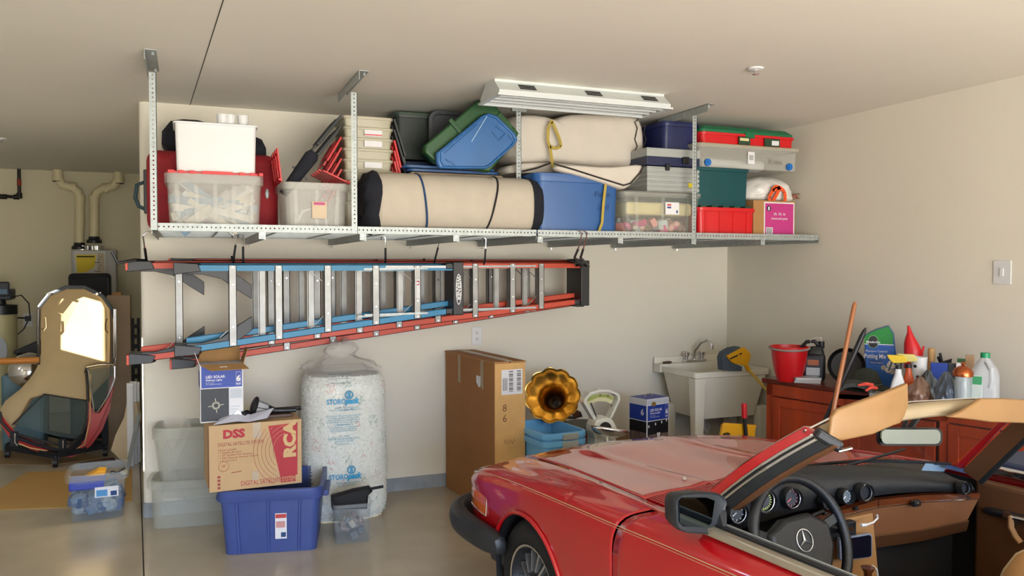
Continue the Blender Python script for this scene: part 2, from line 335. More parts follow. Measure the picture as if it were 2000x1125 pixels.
# ================= LADDERS AND HOOKS =================
def stepladder(name, label, col, loc, L, wb, wt, steps, m_rail, capL=.075, cap_name=None, foot=None, rear_dx=0, width=.075):
    """lies on its side: foot at x=0, top at x=L; upper rail horizontal at z=0, lower rail sloping up from -wb to -wt"""
    t = thing(name, label, 'ladder', loc)
    zl = lambda x: -lerp(wb, wt, x/L)
    rail_h = .040; dp = width
    for sec, y0, x0 in (('front', 0, 0), ('rear', dp+.035, rear_dx)):
        for up in (1, 0):
            b = MB(); xa, xb = x0+.03, L-capL*.5
            za, zb_ = (0, 0) if up else (zl(xa), zl(xb)); sg = -1 if up else 1
            if sec == 'rear': za += .012 if up else .045; zb_ += .012 if up else .045
            # C channel: flange facing the viewer, web on the far side
            def q(x, y, z): return (x, y, z)
            for yy in (y0, y0+dp-.003):
                b.loft([[(xa, yy, za), (xa, yy+.003, za), (xa, yy+.003, za+sg*rail_h), (xa, yy, za+sg*rail_h)], [(xb, yy, zb_), (xb, yy+.003, zb_), (xb, yy+.003, zb_+sg*rail_h), (xb, yy, zb_+sg*rail_h)]])
            b.loft([[(xa, y0, za), (xa, y0+dp, za), (xa, y0+dp, za+sg*.004), (xa, y0, za+sg*.004)], [(xb, y0, zb_), (xb, y0+dp, zb_), (xb, y0+dp, zb_+sg*.004), (xb, y0, zb_+sg*.004)]])
            b.build('rail', m_rail, t, smooth=0)
    for i, x in enumerate(steps):
        b = MB(); z1 = -.006; z0 = zl(x)+.006
        b.box(x-.027, -.004, z0, x+.020, .001, z1); b.box(x-.027, -.004, z0, x-.023, dp, z1); b.box(x+.016, -.004, z0, x+.020, dp, z1)
        b.build('step', alum, t, smooth=0)
        b = MB()
        for z in (z1-.009, z0+.012, z1-.12, z0+.12): b.cyl((x-.003, -.009, z), (x-.003, -.003, z), .005, n=8)
        b.build('rivet', chrome, t, kind='stuff')
        xr = x-.10+rear_dx*.2
        if xr > .25:
            b = MB(); z0 = zl(xr)+.006; b.box(xr-.022, dp+.03, z0, xr+.022, dp+.033, z1); b.box(xr-.017, dp+.03, z0, xr-.013, dp*2, z1); b.build('rear_bar', alum, t, smooth=0)
        if i % 2 == 0:
            b = MB(); z0 = zl(x); b.bar((x+.0, dp*.6, z0+.13), (x-.12, dp*.6, z0+.02), .003, .018, up=(0, 1, 0)); b.bar((x-.02, dp*.7, -.12), (x-.15, dp*.7, -.01), .003, .018, up=(0, 1, 0)); b.build('brace', alum, t, smooth=0)
    # bottom corner braces (moulded black)
    for up in (1, 0):
        za, zb_ = (0, 0) if up else (zl(.05), zl(.3)); sg = -1 if up else 1
        b = MB()
        b.prism([(.03, za+sg*.02), (.24, za+sg*.02), (.34, za+sg*.07), (.42, za+sg*.13), (.42, za+sg*.22), (.33, za+sg*.16), (.24, za+sg*.09), (.12, za+sg*.06), (.03, za+sg*.06)], 'y', dp*.3, dp*.3+.03)
        b.build('corner_brace', black, t, smooth=0, bevel=.003)
    for y0, x0 in ((0, 0), (dp+.035, rear_dx)):
        for up in (1, 0):
            z = 0 if up else zl(x0); sg = -1 if up else 1
            b = MB(); b.loft([[(x0-.04, y0-.008, z-sg*.014), (x0-.04, y0+dp, z-sg*.014), (x0-.04, y0+dp, z+sg*.062), (x0-.04, y0-.008, z+sg*.062)], [(x0+.10, y0-.006, z-sg*.006), (x0+.12, y0+dp, z-sg*.006), (x0+.12, y0+dp, z+sg*.042), (x0+.12, y0-.006, z+sg*.042)]])
            f = b.build('foot', black, t, smooth=0, bevel=.004)
            if foot: b = MB(); b.box(x0-.052, y0-.010, min(z-sg*.012, z+sg*.05), x0-.038, y0+dp, max(z-sg*.012, z+sg*.05)); b.build('foot_tread', m_rail, f, smooth=0)
    b = MB(); b.box(L-capL, -.015, -wt-.02, L, dp*2+.05, .02)
    b.box(L-capL-.05, -.005, -wt-.012, L-capL, dp+.01, -wt+.03); b.box(L-capL-.05, -.005, -.03, L-capL, dp+.01, .012)
    b.build('top_cap', black, t, smooth=0, bevel=.006)
    for zc in (-.03, zl(L*.75)+.05):
        b = MB(); b.bar((L*.62, -.0, zc), (L*.86, -.004, zc+.006), .004, .014); b.bar((L*.60, .02, zc-.008), (L*.80, .02, zc-.006), .004, .012); b.build('spreader', steel, t, smooth=0)
    return t
bluem = mat('blue_fibreglass', '0a76a2', .45, noise=.1, scale=3); orangem = mat('orange_fibreglass', 'c8401f', .45, noise=.08, scale=3)
Yb = 5.36
zt = zz(600, 517, Yb); x0 = xx(352, Yb); x1 = xx(904, Yb)
bl = stepladder('stepladder', 'blue fibreglass stepladder hung on its side in front of the orange ones', '', (x0, Yb, zt), x1-x0, zt-zz(366, 692, Yb), zt-zz(890, 610, Yb),
                [xx(p, Yb)-x0 for p in (455, 545, 641, 735, 816)], bluem, foot=False)
# oval badge on the blue cap
b = MB(); L = x1-x0; mid = -(zt-zz(890, 565, Yb)); capx = L-.037
ov = lambda rx, rz, y: [(capx+rx*cos(2*pi*i/28), y, mid+rz*sin(2*pi*i/28)) for i in range(28)]
b.loft([ov(.021, .108, -.0155), ov(.021, .108, -.019)], 0); b.loft([ov(.016, .100, -.019), ov(.016, .100, -.0205)], 1)
b.build('badge', [white, black], bl, smooth=0)
text('WERNER', .042, (capx-.015, -.022, mid+.092), white, bl, rot=(pi/2, pi/2, 0), bold=.0012)
b = MB(); xq = xx(816, Yb)-x0; b.box(xq-.011, -.0052, -.23, xq+.011, -.0045, -.10); b.box(xq-.008, -.0058, -.14, xq+.008, -.0052, -.11, 1); b.build('warning_sticker', [whitep, mat('sticker_red', 'a01818')], bl, smooth=0)
b = MB(); b.box(L*.70, -.001, -.022, L*.98, -.0005, -.006); b.build('spec_sticker', whitep, bl, smooth=0)
Yo = 5.72
zt2 = zz(700, 513, Yo); x0 = xx(262, Yo); x1 = xx(1150, Yo)
og = stepladder('stepladder', 'long orange fibreglass stepladder hung right behind the blue one', '', (x0, Yo, zt2), x1-x0, zt2-zz(277, 708, Yo), zt2-zz(1148, 592, Yo),
                [xx(p, Yo)-x0 for p in (350, 530, 620, 703, 780, 856, 929, 1002, 1058)], orangem, foot=True, width=.07)
Yp = 5.93
x0 = xx(345, Yp); x1 = xx(1140, Yp)
og2 = stepladder('stepladder', 'second orange fibreglass stepladder hung against the wall behind the long orange one', '', (x0, Yp, zz(700, 509, Yp)), x1-x0, zt2-zz(345, 722, Yp), zt2-zz(1140, 598, Yp),
                [xx(p, Yp)-x0 for p in (560, 650, 735, 815, 890, 960, 1030)], orangem, foot=True, width=.06)
def hook(px, pyt, pyb, Y, label, dx=0, g='ladder hooks hanging from the storage rack'):
    p1 = at(px, pyb, Y=Y); top = DECK-.012; p0 = V((p1.x+dx, Y, top))
    t = thing('ladder_hook', label, 'hook', p0, group=g); q = p1-p0
    b = MB(); b.tube([(-.03, 0, -.015), (-.03, 0, .004), (-.015, 0, .012), (0, 0, 0), tuple(q*.45)], .0045); b.build('rod', chrome, t)
    qe = q+V((0, 0, -.03))
    b = MB(); b.tube([tuple(q*.45), tuple(q*.97), tuple(q+V((.0, .02, -.03))), tuple(q+V((0, .10, -.045))), tuple(q+V((0, .26, -.045))), tuple(q+V((0, .30, -.0)))], .0075); b.build('rubber_grip', black, t)
    return t
for px, pb, Y, dx, lb in ((457, 500, 5.70, .02, 'chrome and black ladder hook left of the first cross beam, tilted'), (475, 508, 5.60, 0, 'chrome and black ladder hook hanging straight beside the tilted one'), (753, 508, 5.68, 0, 'black tipped ladder hook straight under the cushion roll'),
                          (850, 505, 5.66, .04, 'black tipped ladder hook leaning left near the middle of the rack'), (947, 508, 5.70, .01, 'black tipped ladder hook right of the blue ladder cap')):
    hook(px, 470, pb, Y, lb, dx)
for px0, pxm, pxe, lb in ((1137, 1122, 1140, 'left one of the two long chrome hooks over the rack front rail'), (1147, 1134, 1150, 'right one of the two long chrome hooks over the rack front rail')):
    Y = YF-.012; p0 = at(px0, 455, Y=Y); t = thing('ladder_hook', lb, 'hook', p0, group='ladder hooks hanging from the storage rack')
    a = at(px0-8, 487, Y=Y+.05)-p0; m_ = at(pxm, 503, Y=5.2)-p0; e_ = at(pxe, 520, Y=5.6)-p0
    b = MB(); b.tube([(-.03, .03, .0), (-.03, -.0, .02), (0, -.0, .0), tuple(a)], .005); b.build('rod', chrome, t)
    b = MB(); b.tube([tuple(a), tuple(m_), tuple(lerp(m_, e_, .6)), tuple(e_), tuple(e_+V((0, .2, .02)))], .009); b.build('rubber_grip', black, t)
p1 = at(286, 508, Y=5.75); p0 = at(279, 456, Y=5.5); t = thing('ladder_hook', 'bent chrome hook at the left end of the rack holding the orange ladder', 'hook', p0, group='ladder hooks hanging from the storage rack')
q = p1-p0
b = MB(); b.tube([(.10, 0, .01), (.02, 0, .01), (0, 0, -.01), tuple(q*.55)], .005); b.build('rod', chrome, t)
b = MB(); b.tube([tuple(q*.55), tuple(q), tuple(q+V((-.06, -.1, .0))), tuple(q+V((-.16, -.14, -.02))), tuple(q+V((-.19, -.15, .05)))], [.008, .012, .011, .010, .009]); b.build('rubber_grip', black, t)

# ================= TOTES =================
from mathutils import noise as mn
def crumple(b, ax, ay, hb, seed, amp=.10, nu=40, nv=16, cx=0, prof=((0, .80), (.10, .95), (.35, 1), (.6, .93), (.8, .72), (.93, .45), (1, .12)), sharp=1):
    rg = []
    for j in range(nv+1):
        f = j/nv; s = prof[-1][1]
        for (f0, s0), (f1, s1) in zip(prof, prof[1:]):
            if f0 <= f <= f1: s = lerp(s0, s1, (f-f0)/(f1-f0)); break
        ring = []
        for i in range(nu):
            a = 2*pi*i/nu; q = V((cos(a)*2.2+seed*3.1, sin(a)*2.2, f*3)); k = 1+amp*2.0*(abs(mn.noise(q))*2-.6)+amp*1.2*abs(mn.noise(q*2.7))+amp*.7*mn.noise(q*6)
            ring.append((cx+ax*s*cos(a)*k, ay*s*sin(a)*k, hb*f*(1 if j in (0,) else 1+amp*.5*mn.noise(q*2+V((9, 1, 2))))))
        rg.append(ring)
    b.loft(rg)
def tote(name, label, cat, x, y, z, L, W, Ht, m, rz=0, tap=.88, r=.035, lip=.014, rimh=.022, ribs=0, group=None, handle=False, rimm=None, closed=False, th=.004, rib_m=None):
    """x,y = centre of the footprint"""
    t = thing(name, label, cat, (x, y, z), rz, group)
    b = MB(); l0, w0 = L*tap, W*tap
    rg = [rr(l0, w0, r*.9, 0)]
    rg += [rr(lerp(l0, L-2*lip, f), lerp(w0, W-2*lip, f), r, (Ht-rimh)*f) for f in (.33, .66, 1)]
    ins = [rr(L-2*lip-2*th, W-2*lip-2*th, r, Ht), rr(l0-2*th, w0-2*th, r*.9, th)]
    b.loft(rg+[rr(L-2*lip, W-2*lip, r, Ht-.002)]+ins)
    if ribs:
        for i in range(ribs):
            u = (i+.5)/ribs-.5
            for sy in (-1, 1):
                b.loft([[(u*l0+dx, sy*(w0/2+dy*1.0)+0, 0.01) for dx, dy in ((-.012, 0), (-.012, .005), (.012, .005), (.012, 0))], [(u*(L-2*lip)+dx, sy*(W/2-lip+dy), Ht-rimh) for dx, dy in ((-.012, 0), (-.012, .005), (.012, .005), (.012, 0))]])
    b.build('body', m, t, smooth=40)
    b = MB(); b.loft([rr(L-.004, W-.004, r+lip*.8, Ht-rimh), rr(L, W, r+lip, Ht-rimh+.004), rr(L, W, r+lip, Ht-.003), rr(L-.006, W-.006, r+lip, Ht), rr(L-2*lip-th, W-2*lip-th, r, Ht), rr(L-2*lip, W-2*lip, r, Ht-rimh), rr(L-.004, W-.004, r+lip*.8, Ht-rimh)], cap0=False, cap1=False)
    b.build('rim', rimm or m, t, smooth=40)
    if handle:
        for sx in (-1, 1):
            b = MB(); b.box(min(sx*(L/2-.01), sx*(L/2+.028)), -W*.22, Ht-rimh-.03, max(sx*(L/2-.01), sx*(L/2+.028)), W*.22, Ht-rimh+.008); b.build('handle', rimm or m, t, smooth=0, bevel=.008)
    return t
def lid(t, L, W, Ht, m, th=.022, r=.05, name='lid', z=0):
    b = MB(); b.loft([rr(L+.012, W+.012, r, Ht-.012+z), rr(L+.012, W+.012, r, Ht+.008+z), rr(L-.03, W-.03, r*.8, Ht+.012+z), rr(L-.07, W-.07, r*.7, Ht+th+z)]); return b.build(name, m, t, smooth=40)
def fit(pl, pr, pt, Y, z=DECK, pm=None):
    """x-range and top height read off on the plane of the front face"""
    x0 = xx(pl, Y); x1 = xx(pr, Y); return (x0+x1)/2, x1-x0, zz(pm or (pl+pr)/2, pt, Y)-z
def flaplid(t, L, W, Ht, m, side, ang, teeth=4):
    """one interlocking half lid hinged on the end wall; ang from horizontal-inward"""
    b = MB(); l = L/2; n = teeth; w = W*.94; st = w/(2*n)
    pts = [(0, -w/2), (l*.88, -w/2)]
    for i in range(2*n):
        x = l*(.88 if i % 2 else 1.0); pts += [(x, -w/2+i*st), (x, -w/2+(i+1)*st)]
    pts += [(l*.88, w/2), (0, w/2)]
    b.T = M.Translation((side*L/2, 0, Ht)) @ M.Rotation(pi if side > 0 else 0, 4, 'Z') @ M.Rotation(-ang, 4, 'Y')
    b.prism(pts, 'z', 0, .008)
    for k in (-.3, 0, .3): b.box(l*.15, k*w-.012, .008, l*.8, k*w+.012, .016)
    b.box(l*.05, -w/2, .008, l*.10, w/2, .02)
    return b.build('lid_flap', m, t, smooth=0)
def clutter(name, label, cat, loc, L, W, Ht, cols, n, seed=1, smin=.03, smax=.1, kind='stuff', long=False):
    rnd = random.Random(seed); b = MB(); ms = [mat('clutter_'+c, c, .8, noise=.15, scale=12, bump=.2) for c in cols]
    for i in range(n):
        s = rnd.uniform(smin, smax); c = V((rnd.uniform(-.5, .5)*(L-s), rnd.uniform(-.5, .5)*(W-s), rnd.uniform(0, 1)*(Ht-s)+s/2))
        b.T = M.Translation(c) @ M.Rotation(rnd.uniform(-.6, .6), 4, 'Y') @ M.Rotation(rnd.uniform(0, 3), 4, 'Z')
        d = (s*rnd.uniform(.6, 1), s*rnd.uniform(.4, .9), s*rnd.uniform(.3, .8))
        if long: d = (s*2.2, s*.3, s*.22); b.T = M.Translation(V((c.x*.4, c.y*.6, c.z))) @ M.Rotation(rnd.uniform(-.7, .7), 4, 'Y') @ M.Rotation(rnd.uniform(-.3, .3), 4, 'Z')
        if rnd.random() < .8 and not long:
            b.loft([[(d[0]/2*r*cos(a*pi/4), d[1]/2*r*sin(a*pi/4), d[2]*(k-.5)) for a in range(8)] for k, r in ((0, .5), (.25, .95), (.7, 1), (1, .5))], rnd.randrange(len(ms)))
        else: b.box(-d[0]/2, -d[1]/2, -d[2]/2, d[0]/2, d[1]/2, d[2]/2, rnd.randrange(len(ms)))
    b.T = M.Identity(4); o = b.build(name, ms, None, smooth=30, kind=kind); o.location = loc; return tag(o, label, cat, kind=kind)
def rbox(mb, L, W, Ht, r, mi=0, z=0):
    """soft box: rounded in all directions"""
    k = [(r*(1-cos(a)), r*(1-sin(a))) for a in (0, pi/6, pi/3, pi/2)]
    rg = [rr(L-2*i2, W-2*i2, max(r-i2, .002)+.001, z+i1) for i1, i2 in [(r*(1-cos(a)), r*(1-sin(a))) for a in (0, pi/6, pi/3, pi/2)]]
    rg += [rr(L-2*i2, W-2*i2, max(r-i2, .002)+.001, z+Ht-i1) for i1, i2 in [(r*(1-cos(a)), r*(1-sin(a))) for a in (pi/2, pi/3, pi/6, 0)]]
    mb.loft(rg, mi)

ZD = DECK+.002
# red suitcase
Y = 5.50; cx, w, h = fit(287, 546, 296, Y); redc = mat('red_cloth', '8e1420', .75, noise=.1, scale=30, bump=.3)
t = thing('suitcase', 'large dark red suitcase standing at the left end of the rack', 'suitcase', (cx, Y+.15, ZD))
b = MB(); b.T = M.Rotation(pi/2, 4, 'X') @ M.Translation((0, h/2, -.14)); rbox(b, w, h, .28, .07); b.build('shell', redc, t, smooth=50)
b = MB(); b.box(-w/2-.02, -.03, .12, -w/2+.005, .05, h-.12); b.build('side_trim', black, t, bevel=.006, smooth=0)
b = MB(); b.tube([(-w/2-.01, 0, h*.62), (-w/2-.06, 0, h*.58), (-w/2-.07, 0, h*.42), (-w/2-.05, 0, h*.32), (-w/2-.01, 0, h*.28)], .012); b.build('handle', mat('teal_black', '17323a', .6), t)
b = MB(); b.T = M.Translation((w/2-.075, -.146, h*.5)) @ M.Diagonal((.014, .006, .035, 1)); b.lathe([(0.01, -1), (.7, -.7), (1, 0), (.7, .7), (.01, 1)], 12); b.build('logo_badge', steel, t)
b = MB(); b.tube([(-w/2+.03, -.142, .05), (-w/2+.03, -.142, h-.05)], .004); b.build('zip', black, t)
# black bags behind
for pl, pr, pt, Y, zb_, lb in ((318, 430, 228, 5.75, 0, 'black holdall bag lying on top behind the white bin'), (470, 522, 262, 5.7, 0, 'small black bag end sticking out right of the white bin')):
    cx, w, h = fit(pl, pr, pt, Y); z0 = h-.24 if w > .3 else h-.2
    b = MB(); k = [(.75, 0), (1, .25), (.98, .6), (.7, .9), (.3, 1)]
    b.loft([rr(w*s, .30*s, .05*s, (h-z0)*f) for s, f in k]); o = b.build('black_bag', navy, smooth=60, bevel=0); o.location = (cx, Y+.1, DECK+z0-.01); tag(o, lb, 'bag')
# clear tote with red lid
Y = 5.09; cx, w, h = fit(322, 517, 340, Y)
t = tote('storage_tote', 'clear frosted tote with red lid edges and white papers inside, under the white bin', 'tote', cx, Y+.19, ZD, w, .38, h, frost, ribs=5, tap=.90, rimh=.06)
b = MB(); b.loft([rr(w-.03, .35, .03, h-.004), rr(w-.03, .35, .03, h+.01)]); 
for i, (a, c) in enumerate(((-.46, -.40), (-.36, -.31), (-.25, -.20), (-.13, .18), (.25, .30), (.36, .41), (.45, .49))): b.box(w*a, -.192, h-.004, w*c, -.15, h+.014)
b.build('lid', redp, t, smooth=0)
clutter('paper_stack', 'white papers and cables inside the clear tote with red lid', 'papers', (cx, Y+.19, ZD+.01), w*.62, .30, h*.8, ['d9d4c4', 'e6e2d8', 'b9b9b0', 'cfd4d4', '7f9bb0'], 60, 3, .10, .22, long=True)
# white bin on top
Y = 5.12; cx, w, _ = fit(340, 507, 240, Y); zb_ = DECK+h+.017; zt_ = zz(424, 240, Y); hw = zt_-zb_
t = tote('storage_bin', 'plain opaque white plastic bin on top of the clear tote with red lid', 'bin', cx, Y+.17, zb_, w, .34, hw, white, tap=.92, lip=.012, rimh=.012, r=.02)
for i, (pa, lb) in enumerate(((437, 'leftmost white cup'), (452, 'middle white cup'), (477, 'rightmost white cup'))):
    b = MB(); b.lathe([(.026, 0), (.033, .13), (.030, .13), (.022, .004)], 16); o = b.build('plastic_cup', white); o.location = (xx(pa, Y+.08), Y+.08, zt_-.065)
    tag(o, lb+' standing in the white bin on the rack', 'cup', 'white cups in the white bin')
b = MB(); b.box(cx-w*.42, Y+.04, zb_+.01, cx+w*.42, Y+.30, zt_-.06); tag(b.build('packed_linen', whitep, smooth=0, bevel=.01), 'white folded filling inside the white bin on the rack', 'linen')
# clear tote with red flap lids
Y = 5.10; cx, w, h = fit(552, 686, 357, Y)
t = tote('storage_tote', 'clear tote with open red flap lids and a pink label, left of the rack post', 'tote', cx, Y+.22, ZD, w, .44, h, frost, ribs=3, tap=.86, rimh=.045)
flaplid(t, w*.98, .42, h, redp, -1, radians(97)); flaplid(t, w*1.0, .42, h, redp, 1, radians(24))
b = MB(); z = h*.55; b.box(-.03, -.212, z-.085, .06, -.208, z+.02); b.box(-.02, -.213, z-.002, .05, -.2125, z+.015, 1); b.build('product_label', [mat('label_cream', 'c8b49a', .7), mat('label_pink', 'b3477a', .6)], t, smooth=0)
b = MB(); b.tube([(-.12, -.1, .03), (-.08, -.13, .12), (0, -.14, .15), (.06, -.13, .10), (.07, -.12, .03), (.02, -.13, .02), (.0, -.14, .08)], .009); o = b.build('white_cable', white); o.location = (cx, Y+.2, ZD+.004); tag(o, 'coiled white cable inside the tote with red flap lids', 'cable')
Y2 = Y+.16
b = MB(); b.T = M.Translation(at(590, 330, Y=Y2)) @ M.Rotation(.62, 4, 'Y'); b.loft([[(x*s, y*.7, z) for x, y, z in rr(.09, .10, .035, zz_)] for zz_, s in ((-.20, .6), (-.1, .8), (.0, .9), (.10, 1.0), (.13, .7))], 0)
b.T = M.Identity(4)
for dx in (0, .05, .1): b.bar(at(578-25*dx*10*.3, 325, Y=Y2), at(571+dx*300, 352, Y=Y2), .01, .01, 1)
tag(b.build('folded_camp_chair', [navy, black], smooth=50), 'navy padded camp chair end sticking out of the tote with red flaps', 'chair')
# stack of attached-lid totes
Y = 5.42; cx, w, _ = fit(672, 770, 300, Y)
ztop = zz(722, 228, Y); hgt = ztop-DECK; nst = 9; pitch = (hgt-.22)/(nst-1)
greyl = mat('charcoal_plastic', '24282a', .5)
for i in range(nst):
    z0 = DECK+i*pitch+.002; top = i == nst-1
    pos = ['bottom', 'second from the bottom', 'third from the bottom', 'fourth from the bottom', 'middle', 'fourth from the top', 'third from the top', 'second from the top', 'topmost'][i]
    t = tote('flap_lid_tote', f'cream translucent nesting tote, {pos} in the tall stack'+(' with charcoal flap lids' if i >= nst-2 else ' with red flap lids' if i > 1 else ''), 'tote', cx, Y+.20, z0, w, .40, .22, frostW, tap=.80, lip=.01, rimh=.02, group='nested totes with flap lids', r=.02)
    if i > 1:
        m = greyl if i >= nst-2 else redp
        flaplid(t, .56 if top or i == nst-2 else .40, .36, .215, m, -1, radians(180+52 if 0 else 360-118)) if 0 else None
        for sd_, an in ((-1, 1), (1, 1)):
            b = MB(); ln = .30 if m is greyl else .22
            b.T = M.Translation((sd_*(w/2+.004), 0, .215)) @ M.Rotation((-.30 if m is greyl else -.24)*(sd_ if sd_ > 0 else sd_*2.2), 4, 'Y')
            x0_, x1_ = (0, .012) if sd_ > 0 else (-.012, 0)
            teeth = [(-.18, 0), (.18, 0), (.18, -ln*.85), (.12, -ln*.85), (.12, -ln), (.04, -ln), (.04, -ln*.88), (-.06, -ln*.88), (-.06, -ln), (-.13, -ln), (-.13, -ln*.86), (-.18, -ln*.86)]
            b.prism(teeth, 'x', x0_, x1_)
            for k in (-.1, 0, .1): b.box(x0_-.008, k-.01, -ln*.75, x1_+.008, k+.01, -.03)
            b.build('lid_flap', m, t, smooth=0)
    if i in (4, 6, 7):
        b = MB(); b.box(-.03, -.203, .1+.06, .09, -.199, .1+.10); 
        if i == 7: b.box(-.03, -.2035, .165, .09, -.203, .172, 1)
        b.build('paper_label', [whitep, redp], t, smooth=0)
b = MB(); Y = 5.40; b.box(xx(711, Y), Y, DECK+.002, xx(719, Y), Y+.01, zz(715, 392, Y)); b.box(xx(711, Y), Y-.0005, zz(715, 400, Y), xx(719, Y), Y, zz(715, 392, Y), 1)
tag(b.build('carton_end', [whitep, redp], smooth=0), 'red and white carton edge showing between the stack and the cushion roll', 'carton')
# dark green tote, grey lid, blue lids behind
dgreen = mat('dark_green_plastic', '16241c', .5); gcl = mat('grey_plastic', '474a50', .5); blueb = mat('tote_blue', '1d4a8c', .4, noise=.08); blued = mat('lid_blue', '1e3a66', .5)
Y = 5.78; cx, w, _ = fit(772, 905, 225, Y); zt_ = zz(835, 224, Y); zb_ = zz(835, 312, Y)
t = tote('storage_tote', 'very dark green tote high up behind the nested stack', 'tote', cx, Y+.18, zb_, w, .36, zt_-zb_, dgreen, rimh=.03, tap=.9)
lid(t, w-.01, .35, zt_-zb_, mat('moss_green_plastic', '243a2a', .5))
t0 = tote('storage_tote', 'deep blue tote at the bottom behind the stack, under the dark green tote', 'tote', cx+.05, Y+.18, ZD, w, .36, zb_-DECK-.03, blued, rimh=.03, tap=.9)
lid(t0, w-.02, .34, zb_-DECK-.03, blued, th=.02)
cx, w, _ = fit(838, 935, 225, 5.72); zg = zz(880, 218, 5.72); zg0 = zz(880, 322, 5.72)
b = MB(); b.T = M.Rotation(pi/2, 4, 'X'); b.loft([rr(w, zg-zg0, .07, 0), rr(w, zg-zg0, .07, .03), rr(w-.05, zg-zg0-.05, .05, .032), rr(w-.06, zg-zg0-.06, .05, .015)]); b.T = M.Identity(4)
o = b.build('tote_lid', gcl, smooth=40); o.location = (cx, 5.74, (zg+zg0)/2); tag(o, 'grey rimmed tote lid standing upright behind the tilted green tote', 'lid')
# blue tote with lid (flat) under the tilted ones, beige cushion below
Y = 5.38; cx, w, _ = fit(798, 978, 325, Y); z0 = zz(890, 338, Y); z1 = zz(890, 318, Y)
b = MB(); b.box(-w*.5, -.16, 0, w*.42, .16, z0-DECK-.045); b.box(-w*.52, -.18, z0-DECK-.045, w*.5, .16, z0-DECK-.002)
o = b.build('folded_blanket', mat('beige_cloth', 'b7a288', .9, bump=.3), smooth=0, bevel=.02); o.location = (cx+.03, Y+.19, ZD); tag(o, 'folded beige blanket pile behind the cushion roll, under the blue lids', 'blanket')
bl2 = mat('lid_blue_bright', '224f86', .45)
for k in range(2):
    b = MB(); b.loft([rr(w, .36, .05, 0), rr(w, .36, .05, .016), rr(w-.06, .30, .04, .020)]); o = b.build('tote_lid', bl2, smooth=40); o.location = (cx-.03*k, Y+.19, z0+.003+k*.024); tag(o, ['lower', 'upper'][k]+' flat blue tote lid lying on the beige blanket', 'lid')
# tilted green tote with blue lid
Y = 5.24
gm = mat('green_plastic', '1c4a22', .4, noise=.08); lb_ = mat('lid_blue_worn', '2a5f98', .35, noise=.12, scale=4)
ca = at(925, 258, Y=Y); ang = radians(-33)
def pl(px, py): p = at(px, py, Y=Y)-ca; return (p.x, p.z)
t = thing('storage_tote', 'green tote tipped on its side with its back to the room, above the blue lids', 'tote', ca)
fp = [pl(833, 297), pl(832, 283), pl(905, 222), pl(938, 193), pl(972, 205), pl(1017, 258), pl(1012, 272), pl(960, 335), pl(855, 318)]
b = MB(); sc_ = lambda s, y: [(x*s, y, z*s) for x, z in fp]
b.loft([sc_(.97, .03), sc_(1.0, .04), sc_(1.0, .10), sc_(.93, .105), sc_(.84, .34), sc_(.6, .35)]); b.build('body', gm, t, smooth=30, bevel=.008)
b = MB(); p, q = pl(880, 232), pl(905, 262); b.bar((p[0], .02, p[1]), (q[0], .02, q[1]), .03, .02, up=(0, 1, 0)); b.build('ridge', gm, t, smooth=0, bevel=.004); b = MB(); p, q = pl(975, 222), pl(1000, 250); b.bar((p[0], .03, p[1]), (q[0], .03, q[1]), .05, .02, up=(0, 1, 0)); b.build('ridge', gm, t, smooth=0, bevel=.004)
t = thing('tote_lid', 'worn blue tote lid leaning tilted against the green tote', 'lid', ca+V((0, -.03, 0)))
def rlid(s):
    P = [pl(850, 300), pl(865, 288), pl(938, 228), pl(952, 222), pl(968, 228), pl(1003, 262), pl(1008, 274), pl(1000, 286), pl(955, 326), pl(945, 331), pl(856, 330), pl(850, 318)]
    mx = sum(p[0] for p in P)/12; mz = sum(p[1] for p in P)/12
    return [(mx+(x-mx)*s, mz+(z-mz)*s) for x, z in P]
b = MB(); R = lambda s, y: [(x, y, z) for x, z in rlid(s)]
b.loft([R(1, .03), R(1, 0), R(.97, -.008), R(.92, -.008), R(.90, .004)], cap0=True); b.build('lid_panel', lb_, t, smooth=20, bevel=.004)
b = MB(); 
for a_, c_ in ((pl(965, 248), pl(985, 262)), (pl(985, 262), pl(972, 275)), (pl(972, 275), pl(958, 258)), (pl(990, 265), pl(1000, 278)), (pl(868, 312), pl(885, 322)), (pl(866, 300), pl(930, 245))): b.bar((a_[0], -.002, a_[1]), (c_[0], -.002, c_[1]), .008, .008, up=(0, 1, 0))
b.build('moulded_ridges', lb_, t, smooth=0, bevel=.002)
b = MB(); a_, c_ = pl(918, 278), pl(948, 228); b.bar((a_[0], .001, a_[1]), (c_[0], -.002, c_[1]), .006, .004, up=(0, 1, 0)); b.build('drip_stain', mat('pale_scuff', '8fb2cf', .5), t, smooth=0)

# ---- cushion roll with navy ends ----
creamc = mat('cream_cloth', 'b8ae9f', .9, noise=.03, scale=10, bump=.15, bscale=200)
Y = 5.06; zb_ = ZD; zt_ = zz(880, 340, Y+.1); R_ = (zt_-zb_)/2; x0 = xx(738, Y+.05); x1 = xx(1042, Y+.05); 
t = thing('rolled_mattress', 'long cream rolled mattress with navy ends tied with two cords', 'mattress', (x0, Y+R_, ZD))
def sq(x, s, n=28, ph=0, sx=0):
    out = []
    for i in range(n):
        a = 2*pi*i/n; c, s_ = cos(a), sin(a); k = (abs(c)**2.6+abs(s_)**2.6)**(-1/2.6)
        out.append((x+sx*s_*k, R_*1.0*s*k*c, R_+R_*s*k*s_))
    return out
L = x1-x0; b = MB()
b.loft([sq(-.03, .75), sq(-.01, .93), sq(.03, .99)]+[sq(L*f, 1.0 if f not in (.28, .72) else .965) for f in (.1, .2, .26, .28, .30, .4, .6, .70, .72, .74, .85, .95)]+[sq(L+.0, .97), sq(L+.025, .85)], cap1=True); b.build('cover', creamc, t, smooth=60)
rnd = random.Random(4)
